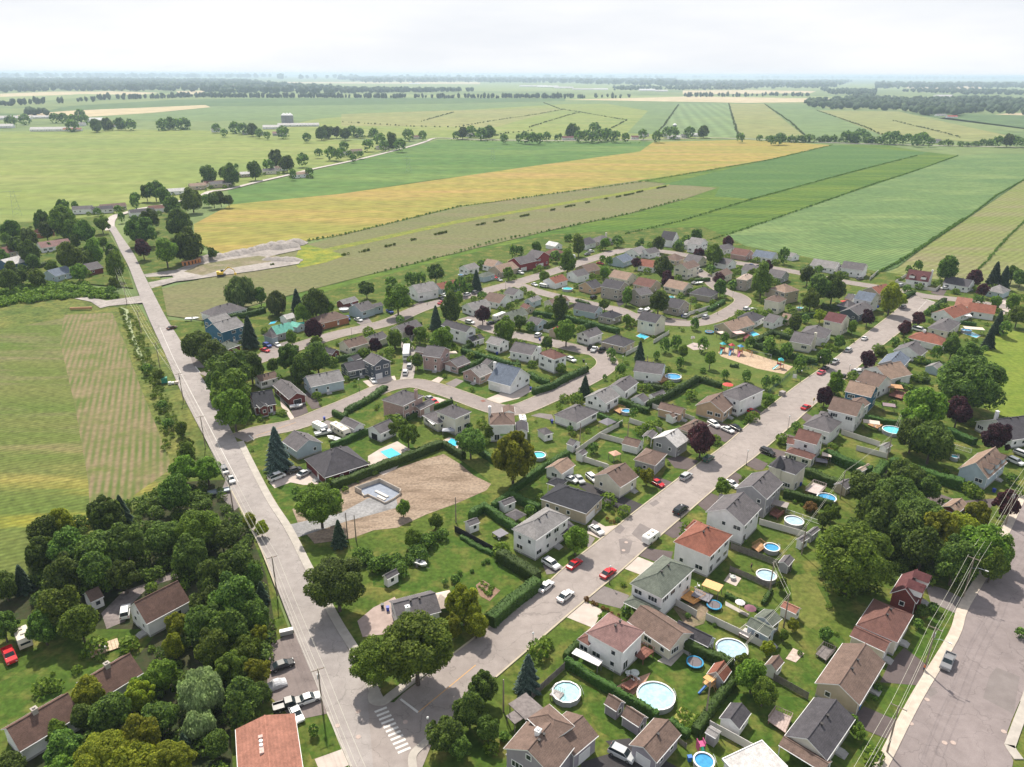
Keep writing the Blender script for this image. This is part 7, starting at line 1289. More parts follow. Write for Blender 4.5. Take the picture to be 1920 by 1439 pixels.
def boat(x, y, ang, L=5.5, desc='white boat on a trailer'):
    X, Y = G(x, y, .8); root = empty('motor_boat', (X, Y, .1), R(ang)); b = MB(); w_ = L * .2
    V = [(-L / 2, -w_, 1.1), (-L / 2, w_, 1.1), (L * .2, w_, 1.15), (L / 2, 0, 1.3), (L * .2, -w_, 1.15), (-L / 2, -w_ * .6, .4), (-L / 2, w_ * .6, .4), (L * .2, w_ * .5, .4), (L * .4, 0, .6), (L * .2, -w_ * .5, .4), (-L / 2 + .2, -w_ * .7, .9), (-L / 2 + .2, w_ * .7, .9), (L * .15, w_ * .6, .95), (L * .15, -w_ * .6, .95)]
    b.add(V, [(0, 5, 6, 1), (1, 6, 7, 2), (2, 7, 8, 3), (3, 8, 9, 4), (4, 9, 5, 0), (5, 9, 8, 7, 6), (0, 1, 11, 10), (1, 2, 12, 11), (2, 3, 4), (2, 4, 13, 12), (4, 0, 10, 13), (10, 11, 12, 13)]); b.build('hull', whitep, root)
    b = MB(); b.add([(0, -w_ * .7, 1.1), (0, w_ * .7, 1.1), (-.3, w_ * .6, 1.55), (-.3, -w_ * .6, 1.55), (.05, -w_ * .7, 1.1), (.05, w_ * .7, 1.1)], [(0, 1, 2, 3), (3, 2, 5, 4)]); b.build('windscreen', cglass, root)
    b = MB(); b.rod((-L / 2, 0, .35), (L / 2 + .8, 0, .35), .06, 4); b.cyl((-.4, -w_), .3, .05, .55, 8); b.build('trailer', greyw, root); tag(root, desc, 'boat')
boat(625, 823, 150, 5, 'small boat on a trailer by motorhome'); boat(361, 598, 10, 6.5, 'white boat parked beside grey-roofed house'); boat(1214, 580, 60, 5.5, 'white boat in a stone-house driveway'); boat(1310, 531, 20, 6, 'white boat in a tan driveway'); boat(788, 1057, -30, 4, 'small white boat on a trailer by shrubs'); boat(556, 765 - 3, 20, 4.5, 'boat inside the open brick carport')
# covered car (tarpaulin)
X, Y = G(517, 1283, .6); b = MB(); prof = [(-2.0, .1), (-1.9, .8), (-1.0, 1.0), (-.3, 1.5), (.7, 1.45), (1.2, 1.0), (2.0, .75), (2.1, .1)]
V = []
for j, s in enumerate((-1, -.72, -.3, .1, .5, .8, 1)):
    for x, z in prof: V.append((x * (1 - .06 * abs(s)), s * 1.0, .1 + (z - .1) * (1 - .35 * abs(s) ** 2.5) + rnd.uniform(-.05, .05)))
b.add(V, [(j * 8 + i, (j + 1) * 8 + i, (j + 1) * 8 + i + 1, j * 8 + i + 1) for j in range(6) for i in range(7)] + [tuple(range(8)), tuple(range(55, 47, -1))]); o = b.build('covered_car', M('tarpaulin', (.52, .52, .54, 1), .6, .2, 2)); o.location = (X, Y, 0); o.rotation_euler.z = R(32); tag(o, '', 'car', None, None, 'car under a crumpled silver cover in the lot beside the left road')
# utility trailer, roadside shed box, excavator, cabins, foundation
def small(name, px, z, boxes, ang, label, cat, zb=0):
    X, Y = G(px[0], px[1], z); root = empty(name, (X, Y, zb), R(ang))
    for nm, m, lst in boxes:
        b = MB()
        for q in lst:
            if len(q) == 6: b.box(*q)
            else: b.rod(q[0], q[1], q[2], 6)
        b.build(nm, m, root)
    tag(root, '', cat, None, None, label); return root
steel = M('galvanised', (.30, .34, .38, 1), .5, .1, 1, .3)
small('flat_trailer', (411, 922), .5, [('trailer_bed', steel, [(-3, 3, -1, 1, .5, .6), (-3, 3, -1, -.95, .6, .9), (-3, 3, .95, 1, .6, .9)]), ('drawbar', steel, [((3, 0, .5), (4.2, 0, .45), .06)]), ('wheel', tyre, [(-.5, .3, -1.2, -1.02, .05, .6), (-.5, .3, 1.02, 1.2, .05, .6)])], 25, 'long flat steel trailer parked beside the left road', 'trailer')
ye = MGLOSS('excavator_yellow', (.72, .47, .03, 1), .4)
ex = small('excavator', (415, 515), .8, [('tracks', ventm, [(-2.2, 2.2, -1.5, -.9, 0, .9), (-2.2, 2.2, .9, 1.5, 0, .9)]), ('house_body', ye, [(-2.3, 1.2, -1.4, 1.4, 1.0, 2.2), (-2.4, -1.0, -1.3, 1.3, 2.2, 2.6)]), ('cab', cglass, [(-.2, 1.4, .2, 1.35, 2.2, 3.2)]), ('boom', ye, [((.8, -.3, 2), (4.2, -.3, 4.8), .28), ((4.2, -.3, 4.8), (7.0, -.3, 3.2), .25)]), ('stick', ye, [((7.0, -.3, 3.2), (7.6, -.3, 1.0), .2)]), ('bucket', ye, [(7.0, 8.2, -.8, .3, .2, 1.2)])], 15, 'yellow excavator standing on the gravel site road', 'excavator', .05)
for i, x in enumerate((347, 354, 360, 366, 371)):
    small('site_cabin', (x, 494 - i * 1.4), 1.2, [('cabin_wall', M('cabin_orange', (.55, .22, .07, 1), .7, .15, 1), [(-1.7, 1.7, -1.5, 1.5, 0, 2.4)]), ('cabin_roof', M('cabin_tan', (.55, .36, .22, 1), .7, .1), [(-1.8, 1.8, -1.6, 1.6, 2.405, 2.6)]), ('door', darkin, [(-.5, .5, -1.53, -1.505, .1, 2.0)])], 20, ['leftmost', 'second', 'middle', 'fourth', 'rightmost'][i] + ' orange cabin in the row beside the gravel road', 'cabin')['group'] = 'orange cabins'
# gravel heaps
hp = []
for (x0, y0, x1, y1, n, r) in [(372, 489, 440, 478, 14, 3.2), (440, 478, 512, 462, 16, 3.4), (510, 463, 560, 457, 12, 4.2), (522, 466, 548, 462, 8, 4.0), (500, 487, 560, 489, 14, 2.6)]:
    for k in range(n): t = (k + rnd.random() * .6) / n; p = G(x0 + (x1 - x0) * t, y0 + (y1 - y0) * t); q = r * rnd.uniform(.7, 1.2); hp.append((p[0], p[1], q))
Vs = []; Fs = []
for (x, y, q) in hp:
    o_ = len(Vs); n = 9
    for k in range(n): a = 2 * math.pi * k / n; Vs.append((x + q * 1.5 * math.cos(a) * rnd.uniform(.85, 1.15), y + q * 1.5 * math.sin(a) * rnd.uniform(.85, 1.15), .02))
    for k in range(n): a = 2 * math.pi * k / n; Vs.append((x + q * .7 * math.cos(a), y + q * .7 * math.sin(a), q * .55 * rnd.uniform(.85, 1.15)))
    Vs.append((x, y, q * .8)); Fs += [(o_ + k, o_ + (k + 1) % n, o_ + n + (k + 1) % n, o_ + n + k) for k in range(n)] + [(o_ + n + k, o_ + n + (k + 1) % n, o_ + 2 * n) for k in range(n)]
b = MB(); b.v = Vs; b.f = Fs; b.m = [0] * len(Fs); stuff(b.build('gravel_heaps', gr2, None, True), 'grey gravel heaps tipped along the new site road', 'gravel')
# house foundation under construction
fp = gl([(666, 921), (712, 905), (752, 925), (750, 929), (738, 938), (722, 946), (711, 940), (700, 935), (690, 930), (683, 933), (678, 927)])
cx, cy = fp[1]; root = empty('house_foundation', (cx, cy, 0)); fc = M('fresh_concrete', (.50, .44, .38, 1), .85, .12, 1)
for i in range(len(fp)):
    a, c = fp[i], fp[(i + 1) % len(fp)]; L = math.dist(a, c); b = MB(); b.box(-.001, L, -.14, .14, 0, 1.35 if i < 3 or i == len(fp) - 1 else .6); b.box(0, L, -.02, .02, 1.35 if i < 3 or i == len(fp) - 1 else .6, 1.41 if i < 3 or i == len(fp) - 1 else .66)
    o = b.build('foundation_wall', fc, root); o.location = (a[0] - cx, a[1] - cy, .003 * i); o.rotation_euler.z = math.atan2(c[1] - a[1], c[0] - a[0])
b = MB(); b.prism([(p[0] - cx, p[1] - cy) for p in fp], .03, .12); b.build('slab', M('slab_blue_grey', (.24, .27, .33, 1), .8, .15, 1), root)
b = MB(); b.box(0, 5, 0, .8, .1, .4); b.box(2.5, 5.5, -1.4, -.6, .1, .35); o = b.build('board_stack', M('white_board', (.62, .58, .52, 1), .8, .1), root); o.location = (-.5, -5.5, .03); o.rotation_euler.z = R(-40)
tag(root, '', 'foundation', None, None, 'bare concrete house foundation standing in the brown soil lot')
# wooden platform with table in the left garden
small('garden_platform', (196, 1214), .4, [('platform_board', M('pale_plank', (.55, .42, .30, 1), .8, .2, 2), [(-2.6 + .65 * k, -2.6 + .65 * k + .6, -1.6, 1.6, .3, .36) for k in range(8)]), ('frame', wood, [(-2.6, 2.6, -1.5, -1.4, .1, .3), (-2.6, 2.6, 1.4, 1.5, .1, .3)]), ('bench', whitep, [(-.6, .6, -.5, .5, .36, .8)]), ('chair', wood, [(-1.8, -1.3, -.9, -.4, .36, .8), (-1.8, -1.7, -.9, -.4, .8, 1.3)])], 35, 'low plank platform with a small bench on the left lawn', 'platform')
small('culvert_pipe', (152, 579), .5, [('pipe', M('rust_pipe', (.45, .25, .13, 1), .8, .2), [((-5, 0, .7), (5, 0, .7), .65)])], 8, 'long rusty pipe lying on the rough grass', 'pipe'); small('green_cabinet', (308, 713), 1, [('cabinet_body', M('cabinet_green', (.03, .22, .15, 1), .6, .1), [(-1, 1, -.8, .8, 0, 1.9)]), ('cabinet_lid', M('cabinet_green', (.03, .22, .15, 1), .6, .1), [(-1.1, 1.1, -.9, .9, 1.905, 2.0)])], 20, 'green utility cabinet beside the left road', 'cabinet')
small('white_crate_pile', (320, 717), .7, [('crate', whitep, [(-.9, .1, -.6, .5, 0, .9), (.2, 1.2, -.5, .5, 0, .7)]), ('sack', cb_, [(1.4, 2.6, -.7, .6, 0, .8)])], 20, 'pale crates and sacks beside the green cabinet', 'crates'); small('mailbox_unit', (537, 1184), 1, [('box_body', M('box_grey', (.32, .32, .3, 1), .6, .1), [(-1.3, 1.3, -.4, .4, .3, 1.3)]), ('lid', trim, [(-1.35, 1.35, -.5, .45, 1.305, 1.42)]), ('foot', ventm, [(-1.2, -1.0, -.3, .3, 0, .3), (1.0, 1.2, -.3, .3, 0, .3)])], 20, 'grey communal mailbox beside the left road', 'mailbox')
# people
skin = M('skin', (.42, .24, .17, 1), .7, .05)
def person(x, y, top, legs, desc, face=0.0):
    X, Y = G(x, y, .9); root = empty('person', (X, Y, .1), R(face)); me = bpy.data.meshes.new('body'); v = [(0, 0, .95), (0, 0, 1.2), (0, .01, 1.45), (0, 0, 1.54), (0, .02, 1.66), (.19, 0, 1.42), (.25, .04, 1.15), (.24, .12, .9), (-.19, 0, 1.42), (-.25, .0, 1.15), (-.24, .08, .9), (.1, 0, .9), (.11, .08, .5), (.11, .02, .06), (.11, .16, .03), (-.1, 0, .9), (-.11, -.06, .5), (-.11, -.12, .06), (-.11, .02, .03)]
    e = [(0, 1), (1, 2), (2, 3), (3, 4), (2, 5), (5, 6), (6, 7), (2, 8), (8, 9), (9, 10), (0, 11), (11, 12), (12, 13), (13, 14), (0, 15), (15, 16), (16, 17), (17, 18)]; me.from_pydata(v, e, []); o = ob('body', me, root); me.materials.append(skin)
    md = o.modifiers.new('skin', 'SKIN'); rad = [.14, .13, .15, .055, .1, .06, .045, .04, .06, .045, .04, .09, .065, .045, .04, .09, .065, .045, .04]
    for i, r_ in enumerate(rad): me.skin_vertices[0].data[i].radius = (r_, r_)
    me.skin_vertices[0].data[0].use_root = True; s = o.modifiers.new('sub', 'SUBSURF'); s.levels = s.render_levels = 1
    b = MB(); b.cyl((0, 0), .19, .92, 1.2, 10, 0, .18); b.cyl((0, 0), .18, 1.2, 1.47, 10, 0, .12); b.build('shirt', top, root); b = MB()
    for s_ in (-1, 1): b.rod((s_ * .1, 0, .95), (s_ * .115, .05 * s_ + .02, .35), .1, 8, 0, .08)
    b.build('trousers', legs, root); b = MB(); b.cyl((0, 0), .105, 1.66, 1.8, 10, 0, .06); b.build('hair', bk_, root); tag(root, '', 'person', None, None, desc)
person(1409, 1062, bk_, M('denim', (.04, .06, .12, 1), .8, .1), 'person in dark clothes standing in the fenced narrow garden', 30); person(1733, 1252, M('orange_vest', (.7, .16, .05, 1), .7, .05), M('denim', (.04, .06, .12, 1), .8, .1), 'person in an orange top at the right-edge driveway mouth', 200)
# ------------------------------------------------------------------ poles, wires, lamps
polem = M('pole_wood', (.26, .21, .17, 1), .9, .2, 2); wirem = MGLOSS('wire_metal', (.62, .60, .50, 1), .5); ins = MGLOSS('insulator', (.5, .5, .5, 1), .4)
def pole(px, h, ang, arm=2.4, transf=False, lamp=0, note='left road', world=None):
    X, Y = world or G(*px); root = empty('utility_pole', (X, Y, 0), ang); b = MB(); b.cyl((0, 0), .17, 0, h, 9, 0, .11); b.build('pole', polem, root)
    if arm: b = MB(); b.box(-arm / 2, arm / 2, -.06, .06, h - .35, h - .22); b.build('crossarm', polem, root)
    for u in ((-arm / 2 + .1, 0, arm / 2 - .1) if arm else (0,)): b = MB(); b.cyl((u, 0), .06, h - .22 if u else h, h + .05, 6); b.build('insulator', ins, root)
    if transf: b = MB(); b.cyl((.0, .38), .26, h - 2.6, h - 1.6, 10); b.cyl((0, .38), .1, h - 1.6, h - 1.4, 8); b.build('transformer', MGLOSS('transformer_grey', (.45, .47, .48, 1), .5), root)
    if lamp: b = MB(); b.rod((0, 0, h - 2.8), (lamp * 1.2, 0, h - 2.2), .04); b.rod((lamp * 1.2, 0, h - 2.2), (lamp * 2.6, 0, h - 2.1), .04); b.build('lamp_arm', steel, root); b = MB(); b.box(min(lamp * 2.5, lamp * 3.2), max(lamp * 2.5, lamp * 3.2), -.12, .12, h - 2.2, h - 2.05); b.build('lamp_head', MGLOSS('lamp_head', (.6, .6, .6, 1), .4), root)
    root['group'] = 'wooden utility poles'; tag(root, 'wooden utility pole' + (' with transformer' if transf else '') + (' with street lamp' if lamp else ''), 'utility pole', None, None if note is None else 'on the ' + note); return (X, Y, h, ang, arm)
def wires(ps, note, us=(-1, 0, 1), sagk=.02, desc='overhead power cable'):
    for u in us:
        b = MB(); 
        for a, c in zip(ps[:-1], ps[1:]):
            A = Vector((a[0] + math.cos(a[3]) * u * (a[4] / 2 - .1), a[1] + math.sin(a[3]) * u * (a[4] / 2 - .1), a[2] + .08)); B = Vector((c[0] + math.cos(c[3]) * u * (c[4] / 2 - .1), c[1] + math.sin(c[3]) * u * (c[4] / 2 - .1), c[2] + .08))
            n = 6; L = (B - A).length; P = [A.lerp(B, k / n) - Vector((0, 0, 4 * sagk * L * (k / n) * (1 - k / n))) for k in range(n + 1)]
            for k in range(n): b.rod(P[k], P[k + 1], .022, 4)
        o = b.build('power_cable', wirem); o['group'] = 'overhead power cables'; tag(o, '', 'cable', None, None, ({-1: 'leftmost ', 0: 'middle ', 1: 'rightmost '}[u] if len(us) > 1 else '') + desc + ' strung ' + note)
base = [(690, 1560), (606, 1339), (520, 1118), (437, 955), (385, 838), (344, 752), (300, 690), (265, 625), (238, 570), (214, 500)]
ps = []
for i, q in enumerate(base):
    X, Y = G(*q); a_ = G(*base[max(i - 1, 0)]); c_ = G(*base[min(i + 1, len(base) - 1)]); an = math.atan2(c_[1] - a_[1], c_[0] - a_[0]) - math.pi / 2; ps.append(pole(q, 10.5, an, 2.4, i in (1, 3, 5), 0, 'left road'))
wires(ps, 'along the left road'); lo = [(a[0], a[1], a[2] - 3.2, a[3], 0.4) for a in ps]; wires(lo, 'low along the left road', (0,), desc='lower overhead cable')
base = [(1560, 1600), (1663, 1412), (1733, 1258), (1806, 1120), (1885, 985), (1950, 880), (2010, 790)]; ps = []
for i, q in enumerate(base):
    a_ = G(*base[max(i - 1, 0)]); c_ = G(*base[min(i + 1, len(base) - 1)]); an = math.atan2(c_[1] - a_[1], c_[0] - a_[0]) - math.pi / 2; ps.append(pole(q, 10.5, an, 2.6, i in (2, 4), 1 if i in (2, 3) else 0, 'right-edge road'))
wires(ps, 'along the right-edge road'); lo = [(a[0], a[1], a[2] - 2.5, a[3], 0.4) for a in ps]; wires(lo, 'low along the right-edge road', (0,), desc='bundled overhead cable')
bl = [(1323, 1347), (1469, 1177), (1442, 1114), (1503, 1040), (1575, 935), (1663, 862), (1684, 812)]
ps = [pole(q, 8.5, 0.5, 0, False, 0, None) for q in bl]; ps = [(a[0], a[1], a[2] - .1, a[3], 1.0) for a in ps]; wires(ps, 'over the right-hand back gardens', (-1, 1), .015)
for q in [(1087, 835), (855, 980), (944, 1335), (652, 1010), (668, 1015), (1294, 585), (1176, 832), (1345, 487), (1372, 478), (1212, 702), (1545, 560), (1497, 590)]: pole(q, 7.5, .3, 0, False, 0, None)
def streetlamp(x, y):
    X, Y = G(x, y); root = empty('street_lamp', (X, Y, 0)); b = MB(); b.cyl((0, 0), .07, 0, 4.6, 8, 0, .045); b.cyl((0, 0), .14, 0, .5, 8); b.build('lamp_post', ventm, root)
    b = MB(); b.cyl((0, 0), .1, 4.6, 4.75, 8, 0, .24); b.cyl((0, 0), .24, 4.75, 5.0, 8, 0, .2); b.cyl((0, 0), .2, 5.0, 5.15, 8, 0, .06); b.build('lamp_globe', MGLOSS('globe_white', (.75, .75, .73, 1), .3), root); root['group'] = 'slender globe street lamps'; tag(root, 'slender street lamp with white globe', 'street lamp')
for q in [(999, 1224), (1143, 1096), (1275, 978), (1399, 873), (1477, 806), (1590, 707), (804, 1386), (674, 735), (1098, 705), (1167, 690), (801, 572), (948, 545), (1250, 600), (1373, 565), (1345, 590), (660, 635), (1463, 640), (1535, 692), (1500, 718)]: streetlamp(*q)
def pylon(x, y, h):
    X, Y = G(x, y); root = empty('lattice_pylon', (X, Y, -.4), .4); b = MB()
    for s in (-1, 1):
        b.rod((s * 3.2, 0, 0), (s * 1.2, 0, h), .07, 4)
        for k in range(5): z = h * k / 5; z2 = h * (k + 1) / 5; wl = lambda z: 3.2 - 2.0 * z / h; b.rod((s * wl(z), 0, z), (-s * wl(z2), 0, z2), .045, 4)
    for z, w_ in ((h * .98, 7), (h * .8, 5)): b.rod((-w_, 0, z), (w_, 0, z), .07, 4)
    b.build('lattice', steel, root); tag(root, 'thin lattice power pylon', 'pylon', None, 'in the open fields'); root['group'] = 'lattice pylons'
for q in [(33, 405, 20), (766, 324, 19), (924, 306, 19), (1206, 275, 18)]: pylon(*q)
# silos
for i, x in enumerate((534, 540, 546)):
    X, Y = G(x, 236); root = empty('farm_silo', (X, Y, -.4)); b = MB(); b.cyl((0, 0), 6.2, 0, 22, 16); b.build('silo_wall', M('silo_grey', (.24, .25, .27, 1), .7, .15, .1), root); b = MB(); b.cyl((0, 0), 6.3, 22, 27, 16, 0, 1.0); b.build('dome', trim, root); root['group'] = 'three farm silos'; tag(root, '', 'silo', None, None, ['left', 'middle', 'right'][i] + ' grey silo with white dome at the distant farm')
X, Y = G(1264, 250); root = empty('farm_silo', (X, Y, -.4)); b = MB(); b.cyl((0, 0), 4, 0, 16, 14); b.build('silo_wall', M('silo_grey', (.24, .25, .27, 1), .7, .15, .1), root); b = MB(); b.cyl((0, 0), 4.1, 16, 19, 14, 0, .8); b.build('dome', trim, root); tag(root, '', 'silo', None, None, 'lone silo among trees on the straight far road')
# ------------------------------------------------------------------ playground and park
cr_ = MGLOSS('play_red', (.45, .03, .04, 1), .4); ct_ = MGLOSS('play_teal', (.05, .42, .46, 1), .4); cbl = MGLOSS('play_blue', (.06, .25, .5, 1), .4); cor = MGLOSS('play_orange', (.65, .25, .08, 1), .4); cpk = MGLOSS('play_magenta', (.45, .06, .2, 1), .4)
def playset(x, y, ang, big, label):
    X, Y = G(x, y, 1.0); root = empty('play_structure', (X, Y, .07), R(ang)); n = 3 if big else 1
    for k in range(n):
        u = (k - (n - 1) / 2) * 3.6
        for sx in (-.9, .9):
            for sy in (-.9, .9): b = MB(); b.rod((u + sx, sy, 0), (u + sx, sy, 3.4), .08, 6); b.build('post', [cr_, cbl, cr_][k], root)
        b = MB(); b.box(u - .95, u + .95, -.95, .95, 1.4, 1.5); b.build('platform', greyw, root); b = MB(); b.cyl((u, 0), 1.5, 3.4, 4.3, 4, 0, .05); b.build('play_roof', [ct_, cr_, cbl][k], root)
        b = MB(); b.box(u - .9, u + .9, -.93, -.87, 1.6, 2.3); b.build('guard_panel', [cr_, cpk, cor][k], root)
        b = MB(); b.box(u - .35, u + .35, 0, 3.4, 0, .06); b.box(u - .4, u - .34, 0, 3.4, .06, .28); b.box(u + .34, u + .4, 0, 3.4, .06, .28); o = b.build('slide', [ct_, cbl, cpk][k], root); o.location = (0, -4.0, .1); o.rotation_euler.x = R(23)
        b = MB()
        for j in range(5): b.rod((u - .4, 1.0 + .25 * j, 1.3 - .28 * j), (u + .4, 1.0 + .25 * j, 1.3 - .28 * j), .04, 4)
        b.build('ladder', cor, root)
    if big:
        b = MB()
        for j in range(7): b.rod((5.2 + .5 * j, -.7, 2.2 - .1 * j), (5.2 + .5 * j, .7, 2.2 - .1 * j), .04, 4)
        b.rod((5, -.7, 2.2), (8.4, -.7, 1.6), .05); b.rod((5, .7, 2.2), (8.4, .7, 1.6), .05); b.rod((8.4, -.7, 0), (8.4, -.7, 1.6), .06); b.rod((8.4, .7, 0), (8.4, .7, 1.6), .06); b.build('climbing_arch', cor, root)
    tag(root, '', 'playground', None, None, label)
playset(1371, 658, -25, True, 'large colourful climbing structure with slides on the park sand'); playset(1463, 686, -60, False, 'small play tower with blue slide at the sand end')
small('swing_set', (1427, 668), 1.2, [('swing_frame', steel, [((-4, -1.2, 0), (-4, 0, 2.6), .06), ((-4, 1.2, 0), (-4, 0, 2.6), .06), ((4, -1.2, 0), (4, 0, 2.6), .06), ((4, 1.2, 0), (4, 0, 2.6), .06), ((-4, 0, 2.6), (4, 0, 2.6), .06)]), ('swing_seat', ventm, [(u - .25, u + .25, -.12, .12, .5, .55) for u in (-3, -1.2, 1.2, 3)]), ('chain', steel, [((u + s, 0, .55), (u + s, 0, 2.6), .015) for u in (-3, -1.2, 1.2, 3) for s in (-.22, .22)])], -35, 'long swing frame with four seats on the park sand', 'swings', .07)
small('basketball_hoop', (1298, 640), 1.5, [('hoop_post', steel, [((0, 0, 0), (0, 0, 3.3), .08)]), ('backboard', trim, [(-.9, .9, -.3, -.25, 2.7, 3.8)]), ('ring', cor, [(-.25, .25, -.8, -.3, 3.0, 3.04)])], 10, 'basketball hoop with white backboard on the park court', 'basketball hoop'); small('park_sign', (1490, 708), 1.2, [('sign_post', greyw, [((-.6, 0, 0), (-.6, 0, 2.6), .06), ((.6, 0, 0), (.6, 0, 2.6), .06)]), ('sign_board', whitep, [(-.75, .75, -.05, .05, .9, 2.5)])], -10, 'upright white notice board at the park corner', 'sign'); small('transformer_box', (1467, 738), .8, [('box_body', M('box_taupe', (.3, .27, .26, 1), .7, .1), [(-1, 1, -.8, .8, .12, 1.6)]), ('base', conc, [(-1.2, 1.2, -1, 1, 0, .12)])], 40, 'taupe utility box at the lower park corner', 'utility box')
small('warning_sign', (1526, 752), 1.4, [('sign_post', steel, [((0, 0, 0), (0, 0, 1.9), .05)]), ('sign_plate', MGLOSS('sign_yellow', (.8, .6, .03, 1), .5), [(-.45, .45, -.03, .03, 1.5, 2.4)])], 40, 'yellow warning sign on the broad street kerb', 'sign'); small('black_shelter', (1582, 705), .8, [('shelter_wall', ventm, [(-.8, .8, -.6, .6, 0, 1.2)]), ('lid', bk_, [(-.9, .9, -.7, .7, 1.205, 1.35)])], 30, 'black letterbox cabinet on the right kerb of the broad street', 'cabinet')
small('play_tower', (1330, 1279), 1.4, [('play_roof', M('play_tan', (.62, .33, .13, 1), .7, .1), [(-.9, .9, -.9, .9, 2.3, 2.4)]), ('post', woodp, [(-.85, -.75, -.85, -.75, 0, 2.3), (.75, .85, -.85, -.75, 0, 2.3), (-.85, -.75, .75, .85, 0, 2.3), (.75, .85, .75, .85, 0, 2.3)]), ('platform', woodp, [(-.9, .9, -.9, .9, 1.1, 1.18)]), ('slide', sk_, [((-.9, 0, 1.1), (-2.8, .2, .15), .25)]), ('swing_beam', woodp, [((.9, 0, 2.2), (3.2, 0, 2.2), .06), ((3.2, -.8, 0), (3.2, 0, 2.2), .05), ((3.2, .8, 0), (3.2, 0, 2.2), .05)]), ('ladder', woodp, [((0, -.9, 1.1), (0, -1.7, 0), .06), ((.5, -.9, 1.1), (.5, -1.7, 0), .06)])], 40, 'orange-roofed wooden play tower with blue slide', 'play tower'); small('toy_slide', (1314, 1398), .9, [('slide_frame', cpk, [(-.6, .6, -.6, .6, 1.2, 1.3), (-.6, -.5, -.6, .6, 0, 2), (.5, .6, -.6, .6, 0, 2)]), ('chute', M('slide_green', (.02, .22, .14, 1), .5, .05), [((0, -.6, 1.2), (-.3, -2.6, .2), .3)])], 10, 'pink and green toy slide by the flat-roofed house', 'slide')
for x, y in [(1411, 650), (1421, 656), (1405, 662), (1470, 652 + 14), (1540, 757 - 2)]: pass
for x, y, a_ in [(1190, 1268, 0), (1182, 1263, 50), (1197, 1273, 100), (1186, 1275, 150), (1378, 1084, 20), (1371, 1080, 90), (1545, 855, 30), (770, 850, 10), (780, 851, 60), (760, 843, 0), (1140, 772, 30), (1222, 717, 0), (1305, 1105, 20), (1310, 1098, 80), (1690, 745, 0), (1640, 800, 40), (1650, 806, 10)]:
    X, Y = G(x, y, .5); root = empty('garden_chair', (X, Y, .08), R(a_)); b = MB(); b.box(-.28, .28, -.28, .28, .38, .44); b.build('seat', whitep, root); b = MB(); b.box(-.28, .28, .24, .3, .44, .95); b.build('backrest', whitep, root)
    for sx in (-.24, .24):
        for sy in (-.24, .24): b = MB(); b.box(sx - .03, sx + .03, sy - .03, sy + .03, 0, .38); b.build('leg', whitep, root)
    root['group'] = 'white garden chairs'; tag(root, 'white garden chair', 'chair')
for x, y, r_ in [(1190, 1262, .9), (1374, 1082, .7), (1178, 1262, .6), (936, 1008, .5), (769, 846, .5)]:
    X, Y = G(x, y, .7); root = empty('garden_table', (X, Y, .08)); b = MB(); b.cyl((0, 0), r_, .68, .73, 16); b.build('tabletop', M('table_glass', (.45, .48, .45, 1), .3, .05), root); b = MB(); b.rod((0, 0, 0), (0, 0, .68), .05); b.cyl((0, 0), .3, 0, .05, 10); b.build('leg', trim, root); tag(root, 'round garden table', 'table')
def inside(pts, x, y):
    c = False; n = len(pts)
    for i in range(n):
        (x1, y1), (x2, y2) = pts[i], pts[(i + 1) % n]
        if (y1 > y) != (y2 > y) and x < (x2 - x1) * (y - y1) / (y2 - y1) + x1: c = not c
    return c
def onroad(u, v):
    if inside([(1640, 1460), (1790, 1185), (1870, 1015), (1960, 890), (2600, 900), (2600, 1800), (1500, 1800)], u, v): return True
    if inside([(640, 1260), (700, 1290), (760, 1300), (860, 1230), (800, 1400), (900, 1600), (700, 1600)], u, v): return True
    if inside(A_L + A_R[::-1], u, v) or inside(D_L + D_R[::-1], u, v) or inside(F_L + F_R[::-1], u, v): return True
    X, Y = G(u, v)
    for pl in (BLW, CLW, ELW):
        for p in pl:
            if (p[0] - X) ** 2 + (p[1] - Y) ** 2 < 36: return True
    return any(inside(p, u, v) for p in DRV)
BLW, CLW, ELW = [smoothline(gl(p), 10) for p in (BL, CL, EL)]
# flower beds and low plants as ground cover
fl = M('flower_mix', (.45, .40, .30, 1), .8, .5, 3)
items = along([(1098, 1125), (1130, 1142), (1158, 1156)], .6, .5, .3, .6) + along([(1140, 975), (1150, 982)], .5, .6, .3, .6)
clump_stuff('rockery_plants', items, LEAF['o'], 'low rockery plants between two driveways', 'plants', 26, .2)
clump_stuff('bed_plants', sum([along(p, .7, .5, .3, .8) for p in ([(1180, 905), (1190, 912)], [(1205, 880), (1222, 890)], [(474, 785), (512, 778)], [(585, 742), (598, 745)], [(650, 705), (680, 700)], [(1410, 790), (1395, 795)], [(880, 712), (905, 718)], [(1425, 1190), (1440, 1200)], [(1228, 1398), (1245, 1385)], [(1490, 945), (1510, 950)], [(1368, 1008), (1392, 1016)], [(1215, 1140), (1226, 1148)], [(1425, 845), (1440, 850)])], []), LEAF['d'], 'small plants in the beds against the house walls', 'plants', 40, .18)
clump_stuff('creeping_weeds', inpoly([(1256, 1355), (1277, 1326), (1313, 1346), (1293, 1378)], 60, .2, .5, .3) + inpoly([(895, 1100), (905, 1092), (934, 1108), (918, 1124)], 18, .3, .6, .4), LEAF['d'], 'weeds sprouting in the garden vegetable beds', 'weeds', 24, .2)
gs = []
OBST = [(o.location[0], o.location[1]) for o, d_, a_ in THINGS if o.parent is None and o.name.split('.')[0] not in ('hedge', 'shrub', 'broadleaf_tree', 'dark_tree', 'spruce_tree', 'park_tree', 'utility_pole', 'street_lamp')]
